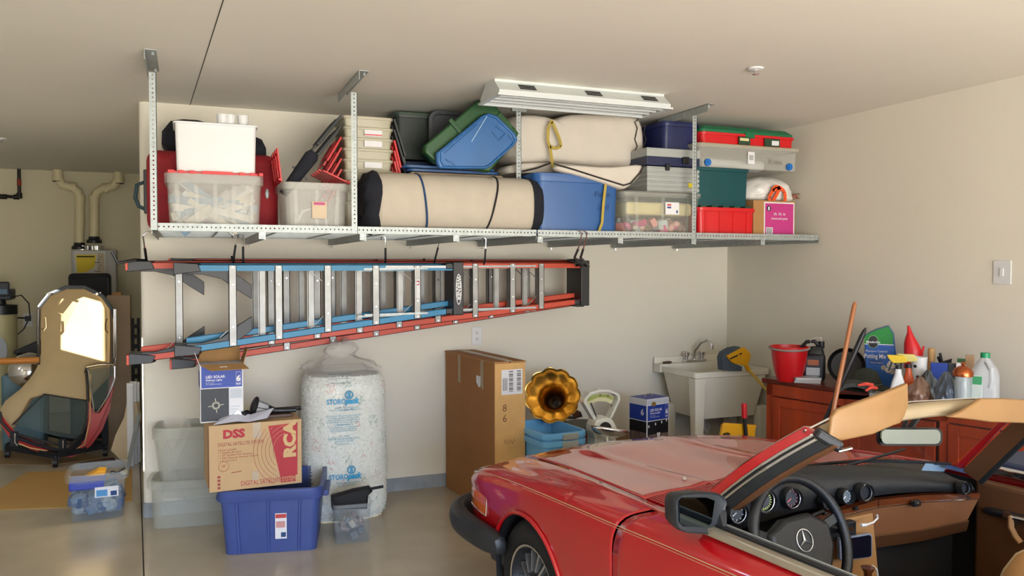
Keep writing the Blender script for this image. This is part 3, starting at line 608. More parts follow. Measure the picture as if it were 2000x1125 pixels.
b = MB(); rg = []
for k, (x, s) in enumerate(((.012, 1.0), (-.02, 1.02), (-.06, .92), (-.085, .70), (-.07, .45))):
    rg.append([(px_+rnd.uniform(-.014, .014), py_*(1+rnd.uniform(-.05, .05)), R_+(pz_-R_)*(1+rnd.uniform(-.06, .06))) for px_, py_, pz_ in sq(x, s)])
b.loft(rg, cap0=False); b.build('navy_end', navy, t, smooth=60)
b = MB(); b.loft([sq(L-.015, 1.0), sq(L+.03, 1.01), sq(L+.07, .86), sq(L+.075, .5)], cap0=False); b.build('navy_end', navy, t, smooth=60)
for f, m, sl_, nm in ((.28, mat('blue_cord', '123a66', .6), .025, 'blue cord'), (.72, black, .05, 'black cord')):
    pts = [(p[0]+sl_*(p[2]-R_)/R_*(-1 if f > .5 else 1)*-1, p[1]*1.02, R_+(p[2]-R_)*1.02) for p in sq(L*f, .985)]
    b = MB(); b.tube(pts, .007, 6, closed=True); b.build('cord', m, t, label=nm)
# ---- big folded cream cushion with yellow strap ----
Y = 5.42; whc = mat('white_cloth', 'c9c1b6', .9, noise=.03, scale=8, bump=.15, bscale=200); pipe = mat('dark_piping', '2a2320', .8)
t = thing('rolled_cushion', 'big off-white folded cushion with dark piping and yellow strap under the light fixture', 'cushion', at(985, 338, Y=Y))
o_ = t.location
def Pq(px, py, dy=0, Yq=None): p = at(px, py, Y=Y+(dy if Yq is None else Yq))-V(o_); return V((p.x, dy, p.z))
up_ = [(983, 322), (984, 226), (1018, 222), (1062, 224), (1079, 236), (1096, 224), (1130, 219), (1240, 226), (1256, 232), (1262, 262), (1262, 300), (1254, 330), (1200, 334), (1140, 326), (1079, 316), (1040, 318)]
lo_ = [(983, 342), (984, 320), (1030, 316), (1079, 316), (1140, 322), (1200, 330), (1252, 334), (1262, 330), (1250, 350), (1228, 367), (1215, 373), (1150, 352), (1085, 334), (1040, 338)]
def pillow(poly, y0, y1, bulge, mats_, name, pp):
    cxp = sum(p[0] for p in poly)/len(poly); cyp = sum(p[1] for p in poly)/len(poly)
    rg = []
    for f, yy in ((.55, y0-bulge), (.8, y0-bulge*.8), (.93, y0-bulge*.4), (1.0, y0+.02), (1.0, y1-.03), (.9, y1)):
        rg.append([Pq(cxp+(x-cxp)*f, cyp+(y-cyp)*f, yy, y0) for x, y in poly])
    b = MB(); b.loft(rg); return b.build(name, mats_, t, smooth=70, sub=1)
pillow(up_, .0, .42, .05, whc, 'cover', None); pillow(lo_, -.02, .30, .03, whc, 'folded_layer', None)
fl_p = [(1079, 319), (1140, 323), (1200, 328), (1254, 318), (1262, 326), (1252, 346), (1230, 366), (1216, 373), (1190, 362), (1150, 350), (1110, 339), (1085, 333)]
pillow(fl_p, -.33, -.22, .018, whc, 'hanging_flap', None)
def curve(pts, r, m, name, flat=1, dy=-.07, parent=None):
    b = MB(); b.tube([Pq(x, y, dy) for x, y in pts], r, 6, flat=flat); return b.build(name, m, parent or t, smooth=60)
curve([(1020, 335), (1050, 328), (1079, 317)], .006, pipe, 'piping', dy=-.09)
curve([(1082, 320), (1120, 331), (1170, 347), (1218, 362), (1232, 358), (1250, 338), (1258, 322)], .006, pipe, 'piping', dy=-.352)
curve([(1247, 228), (1244, 236), (1240, 238), (1245, 250), (1242, 264), (1240, 272), (1245, 286), (1240, 294), (1246, 308), (1252, 318), (1254, 308), (1256, 290), (1262, 272), (1257, 262), (1260, 246)], .004, pipe, 'piping', dy=-.045)
ys = mat('yellow_webbing', 'a8923c', .7)
for pts in ([(1079, 234), (1071, 250), (1070, 275), (1074, 286), (1086, 290), (1096, 286), (1093, 272), (1084, 250), (1078, 238)], [(1074, 286), (1077, 305), (1080, 330), (1084, 336)]):
    b = MB(); P_ = [Pq(x, y, -.10) for x, y in pts]
    for a_, c_ in zip(P_, P_[1:]): b.bar(a_, c_, .022, .003, up=(0, 1, 0))
    b.build('strap', ys, t, smooth=0)
# blue tote with writing
Y = 5.10; cx, w, h = fit(1046, 1214, 342, Y, pm=1100)
bt = mat('tote_bright_blue', '255592', .4, noise=.06)
t = tote('storage_tote', 'large bright blue tote with faint handwriting under the big cushion', 'tote', cx, Y+.23, ZD, w, .46, h, bt, tap=.93, rimh=.05, r=.06, lip=.012)
lid(t, w-.01, .45, h, bt, th=.02, r=.07)
hw_ = mat('faint_marker', '1b3f70', .7)
text('Fishin', .055, (.12, -.224, h*.66), hw_, t, rot=(pi/2-.06, 0, 0), shear=.2); text('Stuff', .055, (.14, -.219, h*.44), hw_, t, rot=(pi/2-.06, 0, 0), shear=.2)
b = MB(); pts = [at(1183, 360, Y=5.09), at(1180, 385, Y=5.09), at(1178, 405, Y=5.09), at(1176, 435, Y=5.09), at(1170, 452, Y=5.085)]
for a_, c_ in zip(pts, pts[1:]): b.bar(a_, c_, .02, .003, up=(0, 1, 0))
tag(b.build('strap_end', ys, smooth=0), 'loose end of yellow strap hanging down the front of the bright blue tote', 'strap')
# clear tote of clothes
Y = 5.09; cx, w, h = fit(1214, 1374, 378, Y, pm=1300)
t = tote('storage_tote', 'clear tote full of folded pink and cream clothes, left of the rack post', 'tote', cx, Y+.24, ZD, w, .48, h, mat('clear_plastic', 'c9cdc6', .25, noise=.03, alpha=.14), tap=.90, rimh=.03, r=.05, ribs=3)
lid(t, w-.01, .47, h, frost, th=.015, r=.06)
b = MB(); b.box(.02, -.232, h*.52, .14, -.229, h*.80); b.box(.035, -.2325, h*.72, .07, -.232, h*.76, 1); b.box(.035, -.2325, h*.66, .07, -.232, h*.70, 2); b.box(.115, -.2325, h*.55, .128, -.232, h*.62, 3); b.build('product_label', [whitep, mat('label_red', 'b23a3a'), mat('label_navy', '27357c'), hw_], t, smooth=0)
b = MB(); b.box(-w*.40, -.19, h*.50, w*.40, .19, h*.80); o = b.build('folded_sheet', mat('cream_yellow', 'd2c592', .9), smooth=0, bevel=.02); o.location = (cx, Y+.24, ZD); tag(o, 'thick folded cream sheet lying on top inside the clear clothes tote', 'sheet')
clutter('clothes_pile', 'crumpled pink, white and brown clothes in the lower half of the clear tote', 'clothes', (cx, Y+.24, ZD+.008), w*.86, .40, h*.47, ['d9a79a', 'd8c9b8', 'c2497a', 'b9c4c4', '8a6a5a', 'd98f86'], 90, 5, .06, .13)
# tackle box / cooler
Y = 5.16; cx, w, _ = fit(1262, 1364, 292, Y); z0 = DECK+h+.02; zt_ = zz(1300, 290, Y); hh = zt_-z0
gb = mat('light_grey_plastic', '9ea2a0', .45, noise=.05)
t = thing('tackle_box', 'grey ribbed tackle box with a navy band and black latches on the clothes tote', 'tool box', (cx, Y+.17, z0))
b = MB(); b.box(-w/2+.006, -.17, 0, w/2-.006, .17, hh*.58)
for k in range(5): b.box(-w/2, -.178, hh*(.02+.11*k), w/2, .17, hh*(.10+.11*k))
b.build('body', gb, t, smooth=0, bevel=.004)
b = MB(); b.box(-w/2-.002, -.176, hh*.60, w/2+.002, .17, hh*.80); b.build('middle_band', mat('navy_plastic', '1b2348', .45), t, smooth=0, bevel=.004)
b = MB(); b.box(-w/2-.006, -.185, hh*.80, w/2+.006, .175, hh); b.build('lid', gb, t, smooth=0, bevel=.008)
for x_, z_, s_ in ((-.06, .58, .03), (w/2-.05, .58, .03), (.10, .76, .055)):
    b = MB(); b.box(x_-s_/2, -.198, hh*z_-.03, x_+s_/2, -.176, hh*z_+.02); b.build('latch', black, t, smooth=0, bevel=.004)
b = MB(); b.box(w*.28, -.181, hh*.12, w*.42, -.1785, hh*.22); b.build('yellow_sticker', mat('sticker_yellow', 'd0c020'), t, smooth=0)
# navy tote above it
Y = 5.5; cx, w, _ = fit(1264, 1335, 249, Y); z0 = zt_+.004; h2 = zz(1300, 249, Y)-z0
t = tote('storage_tote', 'navy blue tote standing on the grey tackle box', 'tote', cx, Y+.02, z0, w, .5, h2, mat('navy_tote', '141f52', .45), tap=.88, rimh=.03); lid(t, w-.02, .48, h2, mat('navy_tote', ''), th=.012)
# red tote with green lid
Y = 5.16; z1 = zz(1455, 285, Y)
cx, w, _ = fit(1362, 1563, 290, Y); zl1 = zz(1460, 286, Y); zl0 = zz(1460, 330, Y)
t = tote('underbed_box', 'long clear underbed box with blue wheels below the red christmas tote', 'box', cx, Y+.26, zl0, w, .52, zl1-zl0, frost, tap=.95, rimh=.02, r=.04)
lid(t, w-.01, .51, zl1-zl0, frostW, th=.012)
for px in (1382, 1541):
    b = MB(); x_ = xx(px, Y)-cx; b.cyl((x_, -.262, .035), (x_, -.235, .035), .028, n=20); b.cyl((x_, -.266, .035), (x_, -.262, .035), .012, n=12); b.build('wheel', mat('wheel_blue', '1467b8', .4), t)
b = MB(); x_ = xx(1466, Y)-cx; b.box(x_-.032, -.259, .04, x_+.032, -.256, .135); b.box(x_-.02, -.2595, .07, x_+.02, -.259, .11, 1); b.build('product_label', [whitep, gb], t, smooth=0)
text('Xmas', .06, (xx(1500, Y)-cx, -.258, .05), mat('faint_grey_marker', '8a8680', .8), t)
b = MB(); b.cyl((cx-w*.38, Y+.15, zl0+.05), (cx+w*.22, Y+.15, zl0+.05), .04, n=14); b.cyl((cx-w*.33, Y+.24, zl0+.05), (cx+w*.26, Y+.24, zl0+.05), .04, n=14); tag(b.build('wrapped_roll', white), 'white wrapped roll lying inside the clear underbed box', 'roll')
zr0 = zl1+.018
Y = 5.2; cx, w, _ = fit(1368, 1553, 260, Y, pm=1460); h3 = zz(1460, 262, Y)-zr0
t = tote('storage_tote', 'wide red tote with a green lid on top of the clear underbed box', 'tote', cx, Y+.24, zr0, w, .48, h3, redp, tap=.95, rimh=.02, r=.03)
gl = mat('lid_green', '0f6a44', .4)
b = MB(); b.loft([rr(w-.02, .46, .04, h3-.015), rr(w-.02, .46, .04, h3+.02), rr(w-.10, .38, .03, h3+.055)]); b.box(-.045, -.243, h3-.03, .045, -.22, h3+.012); b.build('lid', gl, t, smooth=30)
b = MB(); b.box(-.11, -.245, .0, .0, -.238, h3*.72); b.box(-.10, -.2455, .03, -.015, -.245, h3*.6, 1); b.build('tote_label', [mat('label_green', '23402b', .5), mat('label_cream2', 'd6cc98', .7), whitep], t, smooth=0); b = MB(); b.box(.14, -.245, 0, .29, -.238, h3*.72); b.box(.21, -.2455, .01, .28, -.245, h3*.55, 2); b.build('tote_label', [mat('label_green', '23402b', .5), mat('label_cream2', 'd6cc98', .7), whitep], t, smooth=0)
Y = 5.62; cx, w, _ = fit(1322, 1362, 262, Y); 
t = tote('storage_tote', 'second red tote end with dark green lid showing left of the rack post', 'tote', cx+.03, Y+.1, zt_+.004, w, .36, zz(1345, 262, Y)-zt_-.03, mat('dark_red_plastic', '8a1016', .4), rimh=.02); lid(t, w-.01, .35, zz(1345, 262, Y)-zt_-.03, gl)
# teal tote and red tote below
Y = 5.12; cx, w, h = fit(1368, 1482, 406, Y)
t = tote('storage_tote', 'bright red flap-top tote on the rack right of the clear clothes tote', 'tote', cx-.02, Y+.22, ZD, w, .44, h, redp, tap=.93, rimh=.03, ribs=4, r=.03)
b = MB()
for k in range(5): b.box(-w*.46+k*w*.19, -.215, h-.004, -w*.46+k*w*.19+w*.10, .2, h+.012)
b.build('lid', mat('dark_green_lid', '144030', .5), t, smooth=0)
Y = 5.15; cxT, wT, _ = fit(1352, 1466, 330, Y); z0 = DECK+h+.015; h4 = zl0-z0-.004
teal = mat('teal_translucent', '0a4a50', .3, noise=.08, alpha=.88)
t = tote('storage_tote', 'dark teal translucent tote between the red tote and the underbed box', 'tote', cxT, Y+.22, z0, wT, .44, h4, teal, tap=.92, rimh=.025, r=.03)
b = MB(); rnd = random.Random(8)
for k in range(7):
    c = V((rnd.uniform(-.18, .18), -.15, rnd.uniform(.05, h4-.06))); b.T = M.Translation(c) @ M.Rotation(rnd.uniform(-.7, .7), 4, 'Y'); b.loft([rr(.13, .05, .02, -.02), rr(.15, .06, .02, 0), rr(.11, .04, .015, .02)])
b.T = M.Identity(4); o = b.build('folded_clothes', mat('teal_cloth', '3aa0a0', .8)); o.location = (cxT, Y+.22, z0); tag(o, 'pale clothes pressed against the side inside the teal tote', 'clothes', kind='stuff')
# cardboard box with pink label
Y = 5.14; cx, w, h = fit(1483, 1553, 392, Y, pm=1500)
cx0 = xx(1471, Y); x1_ = xx(1552, Y); w = x1_-cx0; cx = (cx0+x1_)/2
t = thing('cardboard_box', 'brown cardboard box with a large magenta label at the right end of the rack', 'box', (cx, Y, ZD))
b = MB(); b.box(-w/2, 0, 0, w/2, .36, h); b.build('carton', card, t, smooth=0, bevel=.003)
b = MB(); b.box(-w/2+.10, -.003, .01, w/2-.01, 0, h-.012); b.box(-w/2+.11, -.004, .02, w/2-.02, -.003, h-.022, 1)
b.lathe([(.024, 0), (.024, .001)], 16, 2) if 0 else b.cyl((-w/2+.145, -.0046, h-.062), (-w/2+.145, -.004, h-.062), .022, n=18, mi=2)
b.box(-w/2+.12, -.0046, .03, -w/2+.185, -.004, .09, 0)
for k in range(7): b.box(-w/2+.125+k*.008, -.005, .04, -w/2+.129+k*.008, -.0046, .085, 2)
b.build('magenta_label', [whitep, mat('magenta_ink', 'b8307c', .6), mat('navy_ink', '1d2340', .6)], t, smooth=0)
text('8', .038, (-w/2+.145, -.0052, h-.076), whitep, t, align='CENTER', bold=.0015); text('2ft. 3ft. lit', .030, (.045, -.0052, h-.115), whitep, t, align='CENTER'); text('tinwood pine', .030, (.045, -.0052, h-.15), whitep, t, align='CENTER')
b = MB(); b.box(cx0-.045, Y+.05, ZD, cx0-.006, Y+.25, ZD+.085); tag(b.build('green_carton', mat('green_card', '0c6a3a', .6), smooth=0), 'small green carton squeezed between the red tote and the cardboard box', 'carton')
# trash bag with orange ties
Y = 5.2; p = at(1515, 362, Y=Y); wbag = mat('white_film', 'd8d6d2', .3, noise=.12, scale=5, bump=.5, bscale=8)
zb_ = DECK+h+.004; zt_ = min(zz(1500, 340, Y), zl0-.004); x0_, x1_ = xx(1463, Y), xx(1566, Y)
t = thing('plastic_bag', 'white plastic bag tied with orange drawstrings on the cardboard box', 'bag', ((x0_+x1_)/2, Y+.16, zb_))
b = MB(); rnd = random.Random(3); hb = zt_-zb_; wb_ = x1_-x0_
crumple(b, wb_/2, .17, hb, 3, .06); b.build('bag_body', wbag, t, smooth=60, sub=1)
om = mat('orange_ribbon', 'e0501c', .5)
b = MB(); c0 = V(at(1523, 366, Y=Y-.03))-V(t.location)
for pts in ([(1523, 366), (1510, 372), (1502, 385), (1505, 400)], [(1523, 366), (1518, 378), (1510, 392), (1505, 402)], [(1523, 366), (1532, 374), (1534, 386), (1531, 398)], [(1523, 366), (1514, 364), (1508, 372)]):
    P_ = [V(at(x, y, Y=Y-.035))-V(t.location) for x, y in pts]
    for a_, c_ in zip(P_, P_[1:]): b.bar(a_, c_, .028, .004, up=(0, 1, 0))
b.build('drawstring', om, t, smooth=0)
for i, (px, py) in enumerate(((1561, 383), (1572, 383))):
    b = MB(); p = at(px, py, Y=5.30); b.cyl((0, 0, 0), (-.02, .55, 0), .022, n=14, cap=False); b.cyl((0, .002, 0), (-.02, .55, 0), .019, n=14, mi=1, cap=False); o = b.build('wrapping_paper_roll', [mat('gift_wrap', 'b02a24', .5, col2='d8c0a8', scale=25), cardL], smooth=40); o.location = p
    tag(o, ['left', 'right'][i]+' open end of the red gift wrap rolls at the right wall', 'wrapping paper', 'gift wrap rolls')
# ================= ALCOVE (left) =================
pvc = mat('pvc_cream', 'd8cda6', .45, noise=.03)
Yv = YB-.14
def pv(px, py, Y=None): return at(px, py, Y=Y or Yv)
for i, (pts, lb) in enumerate((([(113, 326), (113, 346), (122, 362), (140, 366), (152, 374), (156, 390), (155, 482)], 'left cream plastic flue pipe bending from the alcove ceiling down to the water heater'),
                               ([(231, 330), (231, 348), (222, 364), (202, 368), (189, 376), (184, 390), (184, 470)], 'right cream plastic flue pipe bending from the alcove ceiling down to the water heater'))):
    P_ = [pv(x, y) for x, y in pts]; P_[0].z = CE-.002
    t = thing('flue_pipe', lb, 'pipe', P_[0], group='flue pipes of the water heater'); o_ = V(t.location)
    b = MB(); b.tube([p-o_ for p in P_], .052, 14); b.build('pipe', pvc, t, smooth=60)
    b = MB(); k = V((0, 0, -.115)); b.cyl(k+V((0,0,.05)), k+V((0,0,-.02)), .060, n=14); b.build('coupling', pvc, t, smooth=60); b = MB()
    p = P_[3]-o_; b.cyl(p-V((.02, 0, 0)), p+V((.05, 0, 0)), .058, n=14); b.build('coupling', pvc, t, smooth=60); b = MB(); p = P_[5]-o_; b.cyl(p+V((0,0,.05)), p-V((0,0,.04)), .058, n=14); b.build('coupling', pvc, t, smooth=60)
    b = MB(); b.cyl(k+V((0,0,-.02)), k+V((0,0,-.026)), .061, n=14); b.build('dark_joint', dk, t)
    p = P_[-1]-o_; b = MB(); b.lathe([(.058, .05), (.062, .02), (.085, 0), (.085, -.03)], 16, c=(p.x, p.y, p.z)); b.build('rubber_boot', black, t)
p0 = at(141, 488, Y=Yv); p1 = at(228, 488, Y=Yv); z0 = zz(180, 660, Yv)
t = thing('water_heater', 'grey wall mounted tankless water heater with a yellow energy sticker', 'water heater', ((p0.x+p1.x)/2, YB, z0))
w = p1.x-p0.x; h = p0.z-z0; hm = mat('heater_grey', 'a9a9a6', .5, noise=.04)
b = MB(); b.box(-w/2, -.24, 0, w/2, -.002, h); b.build('cabinet', hm, t, smooth=0, bevel=.015)
b = MB(); b.box(-w/2+.03, -.248, 0, w/2-.11, -.24, h-.01); b.build('front_panel', mat('heater_panel', 'b9b7b0', .4), t, smooth=0, bevel=.004)
b = MB(); b.prism([(-w/2+.06, h-.28), (-w/2+.16, h-.27), (-w/2+.25, h-.21), (-w/2+.27, h-.06), (-w/2+.05, h-.06)], 'y', -.252, -.248); b.build('yellow_sticker', mat('energy_yellow', 'd8bf28', .6), t, smooth=0)
b = MB(); b.box(-w/2+.28, -.252, h-.42, w/2-.13, -.248, h-.04)
for k in range(9): b.box(-w/2+.31, -.2525, h-.08-k*.035, w/2-.16-(k%3)*.04, -.252, h-.086-k*.035, 1)
b.box(-w/2+.06, -.2525, h-.09, -w/2+.25, -.252, h-.075, 1)
b.build('instruction_sheet', [mat('old_paper', 'b8ab94', .8), dk], t, smooth=0)
b = MB()
for x_ in (-.13, .03): b.cyl((x_, -.13, h), (x_, -.13, h+.05), .075, n=16)
b.build('flue_collar', chrome, t)
p = at(22, 386, Y=Yv+.06); q = at(38, 332, Y=Yv+.06); r = at(38, 385, Y=Yv+.06); s_ = at(-30, 380, Y=Yv+.06)
t = thing('gas_pipe', 'black iron gas pipe dropping from the alcove ceiling and turning left', 'pipe', (r.x, r.y, r.z)); o_ = V(t.location)
im = mat('black_iron', '2b2723', .5, .5)
b = MB(); b.tube([V((0, 0, CE-r.z-.002)), V((0, 0, .04)), V((-.02, 0, .01)), V((-.06, 0, 0)), s_-o_], .019, 10); b.build('pipe', im, t)
b = MB(); b.cyl((0, 0, .05), (0, 0, -.015), .03, n=12); b.cyl((0, 0, 0), (-.06, 0, 0), .03, n=12); b.cyl((-.13, 0, 0), (-.20, 0, 0), .03, n=12); b.build('elbow_fitting', im, t)
b = MB(); b.cyl((0, 0, .14), (0, 0, .21), .023, n=12); b.build('red_tag', mat('tag_red', '8c2a1c', .6), t)
# water softener
p = at(2, 720, Y=10.3); 
t = thing('water_softener', 'tall cream water softener tank with a black and blue control head at the left edge', 'water softener', (at(2, 700, Y=10.3).x, 10.3, 0))
zt_ = zz(10, 603, 10.3)
b = MB(); b.lathe([(.15, 0), (.16, .05), (.16, zt_-.08), (.15, zt_-.02), (.12, zt_)], 28); b.build('tank', mat('tank_cream', 'b9b083', .5), t)
b = MB(); b.lathe([(.165, zt_-.06), (.165, zt_+.04), (.06, zt_+.05), (.05, zt_+.12)], 24); b.build('tank_cap', black, t)
b = MB(); b.box(-.14, -.14, zt_+.10, .13, .12, zt_+.22); b.box(-.12, -.17, zt_+.14, .12, -.14, zt_+.30); b.build('control_head', mat('head_dark', '1c2430', .4), t, smooth=0, bevel=.02)
b = MB(); b.box(-.06, -.178, zt_+.17, .10, -.17, zt_+.22); b.build('display', mat('display_blue', '4a6a88', .3), t, smooth=0)
b = MB(); b.tube([(.12, -.1, zt_+.13), (.22, -.1, zt_+.15), (.29, -.1, zt_+.06), (.30, -.1, zt_-.08), (.24, -.1, zt_-.22), (.18, -.1, zt_-.28)], .007); b.build('black_hose', black, t)
b = MB(); b.T = M.Translation((.02, -.161, zt_-.45)) @ M.Diagonal((.07, .004, .15, 1)); b.prism([(cos(2*pi*i/20), sin(2*pi*i/20)) for i in range(20)], 'y', -1, 1); b.build('oval_label', mat('oval_label', 'a9b0b8', .5), t, smooth=0)
b = MB(); c1 = at(55, 622, Y=YB-.02); c0_ = at(24, 622, Y=YB-.06); b.tube([c1, lerp(c1, c0_, .5)+V((0, -.02, .01)), c0_, c0_+V((-.1, 0, -.12))], .009); b.box(c1.x-.03, c1.y-.03, c1.z-.03, c1.x+.03, c1.y+.015, c1.z+.03); tag(b.build('power_cord', black), 'black power cord and plug between the softener and the alcove outlet', 'cord')
# dark bin behind hardtop
Y = 9.6; x0, x1 = xx(28, Y), xx(80, Y); zt_ = zz(50, 668, Y)
t = thing('storage_bin', 'black bin with a sloped lid standing behind the hardtop', 'bin', ((x0+x1)/2, Y+.2, 0)); w = x1-x0
b = MB(); b.box(-w/2, -.2, 0, w/2, .2, zt_-.12); b.build('body', black, t, smooth=0, bevel=.02)
b = MB(); b.prism([(-w/2-.02, zt_-.12), (w/2+.02, zt_-.12), (w/2+.02, zt_), (-w/2+.18, zt_), (-w/2-.02, zt_-.09)], 'y', -.22, .22); b.build('lid', black, t, smooth=0, bevel=.01)
# black padded bag on box behind hardtop, tall cardboard panels
Y = 9.3; x0, x1 = xx(131, Y), xx(214, Y); zt_ = zz(180, 534, Y)
t = thing('equipment_bag', 'black padded bag leaning upright behind the top of the hardtop', 'bag', ((x0+x1)/2, Y+.12, 0)); w = x1-x0
b = MB(); rbox(b, w, .2, zt_, .04); b.build('bag_body', blackm, t, smooth=50)
b = MB(); b.tube([(-w/2+.02, -.11, zt_-.05), (0, -.112, zt_-.04), (w/2-.02, -.11, zt_-.05), (w/2-.02, -.11, .3)], .008); b.build('zip', black, t)
Y = 9.0; x0, x1 = xx(207, Y), xx(253, Y); zt_ = zz(230, 577, Y)
t = thing('cardboard_box', 'tall faded cardboard box standing behind the right side of the hardtop', 'box', ((x0+x1)/2, Y+.1, 0)); w = x1-x0
fade = mat('faded_card', 'a08a70', .85, noise=.06)
b = MB(); b.box(-w/2, -.1, 0, w/2, .1, zt_); b.build('carton', fade, t, smooth=0, bevel=.004)
b = MB(); b.box(-w/2+.05, -.05, zt_, w*.1, .05, zt_+.03); b.build('open_flap', card, t, smooth=0)
# folded dark frame leaning against the wall end
t = thing('folding_frame', 'dark folded metal frame leaning between the tall box and the wall corner', 'frame', at(262, 880, Y=8.7).to_2d().to_3d())
b = MB(); zt_ = zz(262, 622, 8.7)
for dx in (0, .05): b.bar((dx, 0, 0), (dx, .05, zt_), .025, .03)
for k in range(12): b.box(-.01, -.01, .1+k*zt_/13, .06, .02, .14+k*zt_/13)
b.build('frame', blackm, t, smooth=0)
for i, (px, pt, pb) in enumerate(((254, 748, 800), (260, 745, 880), (266, 746, 880))):
    Y = 7.95+.07*i; p = at(px, pt, Y=Y); b = MB(); b.box(-.028, -.02, -p.z, .028, .02, 0); b.box(-.022, -.026, -p.z, .022, -.02, -.03); o = b.build('white_trim_board', white, smooth=0, bevel=.003); o.location = p
    tag(o, ['left one', 'middle one', 'right one'][i]+' of three white trim boards leaning at the wall corner', 'board', 'white trim boards')
b = MB(); Y = 7.97; P_ = [at(x, y, Y=Y) for x, y in ((247, 787), (266, 786), (272, 818), (262, 850), (247, 908), (232, 895), (216, 880), (225, 850), (242, 815))]
o0 = P_[4].copy(); b.loft([[p-o0 for p in P_], [p-o0+V((.02, .06, 0)) for p in P_]]); o = b.build('cream_panel', mat('cream_panel', 'c4b190', .7, noise=.05), smooth=0, bevel=.004); o.location = o0; tag(o, 'torn cream panel leaning against the white trim boards by the wall corner', 'panel')
b = MB(); b.bar(at(271, 806, Y=7.9), at(248, 912, Y=7.86), .02, .015); b.bar(at(273, 810, Y=7.9), at(252, 912, Y=7.86), .01, .015); tag(b.build('metal_strip', steel), 'thin dark metal strip leaning beside the cream panel', 'strip')
# ---------------- hardtop on its trolley ----------------
Yh = 8.35
def Ph(px, py, dy=0): return at(px, py, Y=Yh+dy)
o_ = V((Ph(130, 880).x, Yh, 0))
t = thing('car_hardtop', 'removable red car hardtop standing on end with its cream lining towards the room', 'hardtop', o_)
lining = mat('cream_lining', 'b69f74', .85, noise=.03); redpaint = mat('car_red_paint', 'a80f16', .28, noise=.03, coat=1); gls = mat('window_glass', '5a6a66', .05, noise=.02, alpha=.30); seal = mat('rubber_seal', '2a221c', .6)
def PL(l, dy=0): return [Ph(x, y, dy)-o_ for x, y in l]
# outer outline of the shell, going round from lower left
out = [(-14, 805), (-8, 700), (70, 690), (73, 640), (75, 600), (95, 572), (130, 558), (165, 558), (200, 575), (219, 600), (221, 660), (222, 735), (215, 800), (200, 840), (180, 868), (160, 885), (140, 893), (110, 893), (60, 878), (20, 858)]
inn = [(-6, 800), (-2, 715), (75, 705), (78, 640), (80, 602), (98, 578), (130, 565), (165, 565), (196, 580), (214, 604), (215, 660), (216, 735), (206, 790), (190, 830), (172, 855), (155, 870), (138, 876), (112, 876), (66, 862), (28, 842)]
oi = list(range(11, 20))+[0]; o2 = [out[i] for i in oi]; i2 = [inn[i] for i in oi]
b = MB(); Q_ = [(PL([a], -.02)[0], PL([a], .08)[0], PL([c], .08)[0], PL([c], -.02)[0]) for a, c in zip(o2, i2)]; b.loft([list(q) for q in Q_]); b.build('shell_edge', redpaint, t, smooth=30)
b = MB(); b.tube(PL([(75, 712), (75, 640), (76, 604)], -.03), .014, 8); b.build('pillar_seal', seal, t)
# lining bowl: receding surface (roof) behind
low = [(80, 690), (80, 602), (98, 578), (130, 565), (165, 565), (196, 580), (214, 604), (215, 660), (214, 735), (170, 782), (130, 778), (87, 771), (60, 778), (20, 845), (0, 800), (10, 783), (40, 760), (62, 735), (75, 712)]
mid = [(88, 690), (90, 606), (104, 584), (132, 572), (163, 572), (192, 586), (208, 608), (209, 660), (208, 732), (168, 780), (130, 776), (90, 770), (64, 780), (26, 840), (10, 803), (18, 788), (46, 765), (70, 738), (84, 712)]
b = MB(); b.loft([PL(low, 0), PL(low, .02), PL(mid, .05)], cap0=False, cap1=True); b.build('roof_lining', lining, t, smooth=45)
b = MB(); b.loft([PL([(87, 771), (130, 778), (170, 783), (171, 850), (150, 858), (110, 852), (60, 838), (24, 828)], d_) for d_ in (.02, .03)]); b.build('rear_window', gls, t, smooth=0)
b = MB(); b.tube(PL([(86, 770), (130, 777), (172, 783)], .01), .006); b.tube(PL([(86, 770), (24, 830)], .01), .006); b.build('window_seal', seal, t)
b = MB(); P_ = PL([(0, 805), (3, 825), (22, 845), (66, 858), (115, 868), (140, 866), (158, 852), (168, 830), (172, 800), (171, 755), (168, 722)], -.04)
b.tube(P_, .012, 8); b.build('rubber_seal', seal, t)
# side quarter window
b = MB(); b.tube(PL([(169, 718), (190, 714), (219, 712), (224, 716), (224, 740), (212, 772), (192, 804), (184, 805), (182, 790), (176, 750), (173, 724)], -.06), .008, 8, closed=True); b.build('quarter_window_chrome', chrome, t)
b = MB(); b.tube(PL([(167, 728), (170, 717), (190, 712), (222, 709), (222, 622), (218, 604)], -.045), .012, 8); b.build('door_seal', seal, t)
b = MB(); b.tube(PL([(226, 604), (226, 700), (222, 718)], -.045), .008, 8); b.tube(PL([(222, 604), (223, 700)], -.06), .005, 8); b.build('drip_rail', chrome, t)
b = MB(); P_ = [(174, 722), (220, 716), (222, 740), (210, 770), (190, 802), (184, 798), (177, 750)]; b.loft([PL(P_, d_) for d_ in (-.055, -.05)]); b.build('quarter_glass', gls, t, smooth=0)
b = MB(); P_ = [(172, 780), (184, 806), (194, 806), (215, 772), (223, 744), (220, 770), (205, 808), (190, 842), (172, 868), (150, 884), (152, 874), (168, 850), (172, 820)]; b.loft([PL(P_, d_) for d_ in (-.05, .05)]); b.build('quarter_panel', redpaint, t, smooth=0, bevel=.004)
b = MB(); b.tube(PL([(76, 600), (96, 575), (130, 561), (165, 561), (200, 578), (219, 604)], -.035), .018, 8); b.build('front_seal', mat('seal_grey', '4a5055', .6), t)
for P_ in ([(84, 620), (90, 620), (91, 640), (86, 646), (82, 642)], [(209, 622), (206, 632), (206, 644), (211, 650)]): b = MB(); b.tube(PL(P_, -.02), .006, 8); b.build('coat_loop', mat('loop_brown', '6a5232', .6), t)
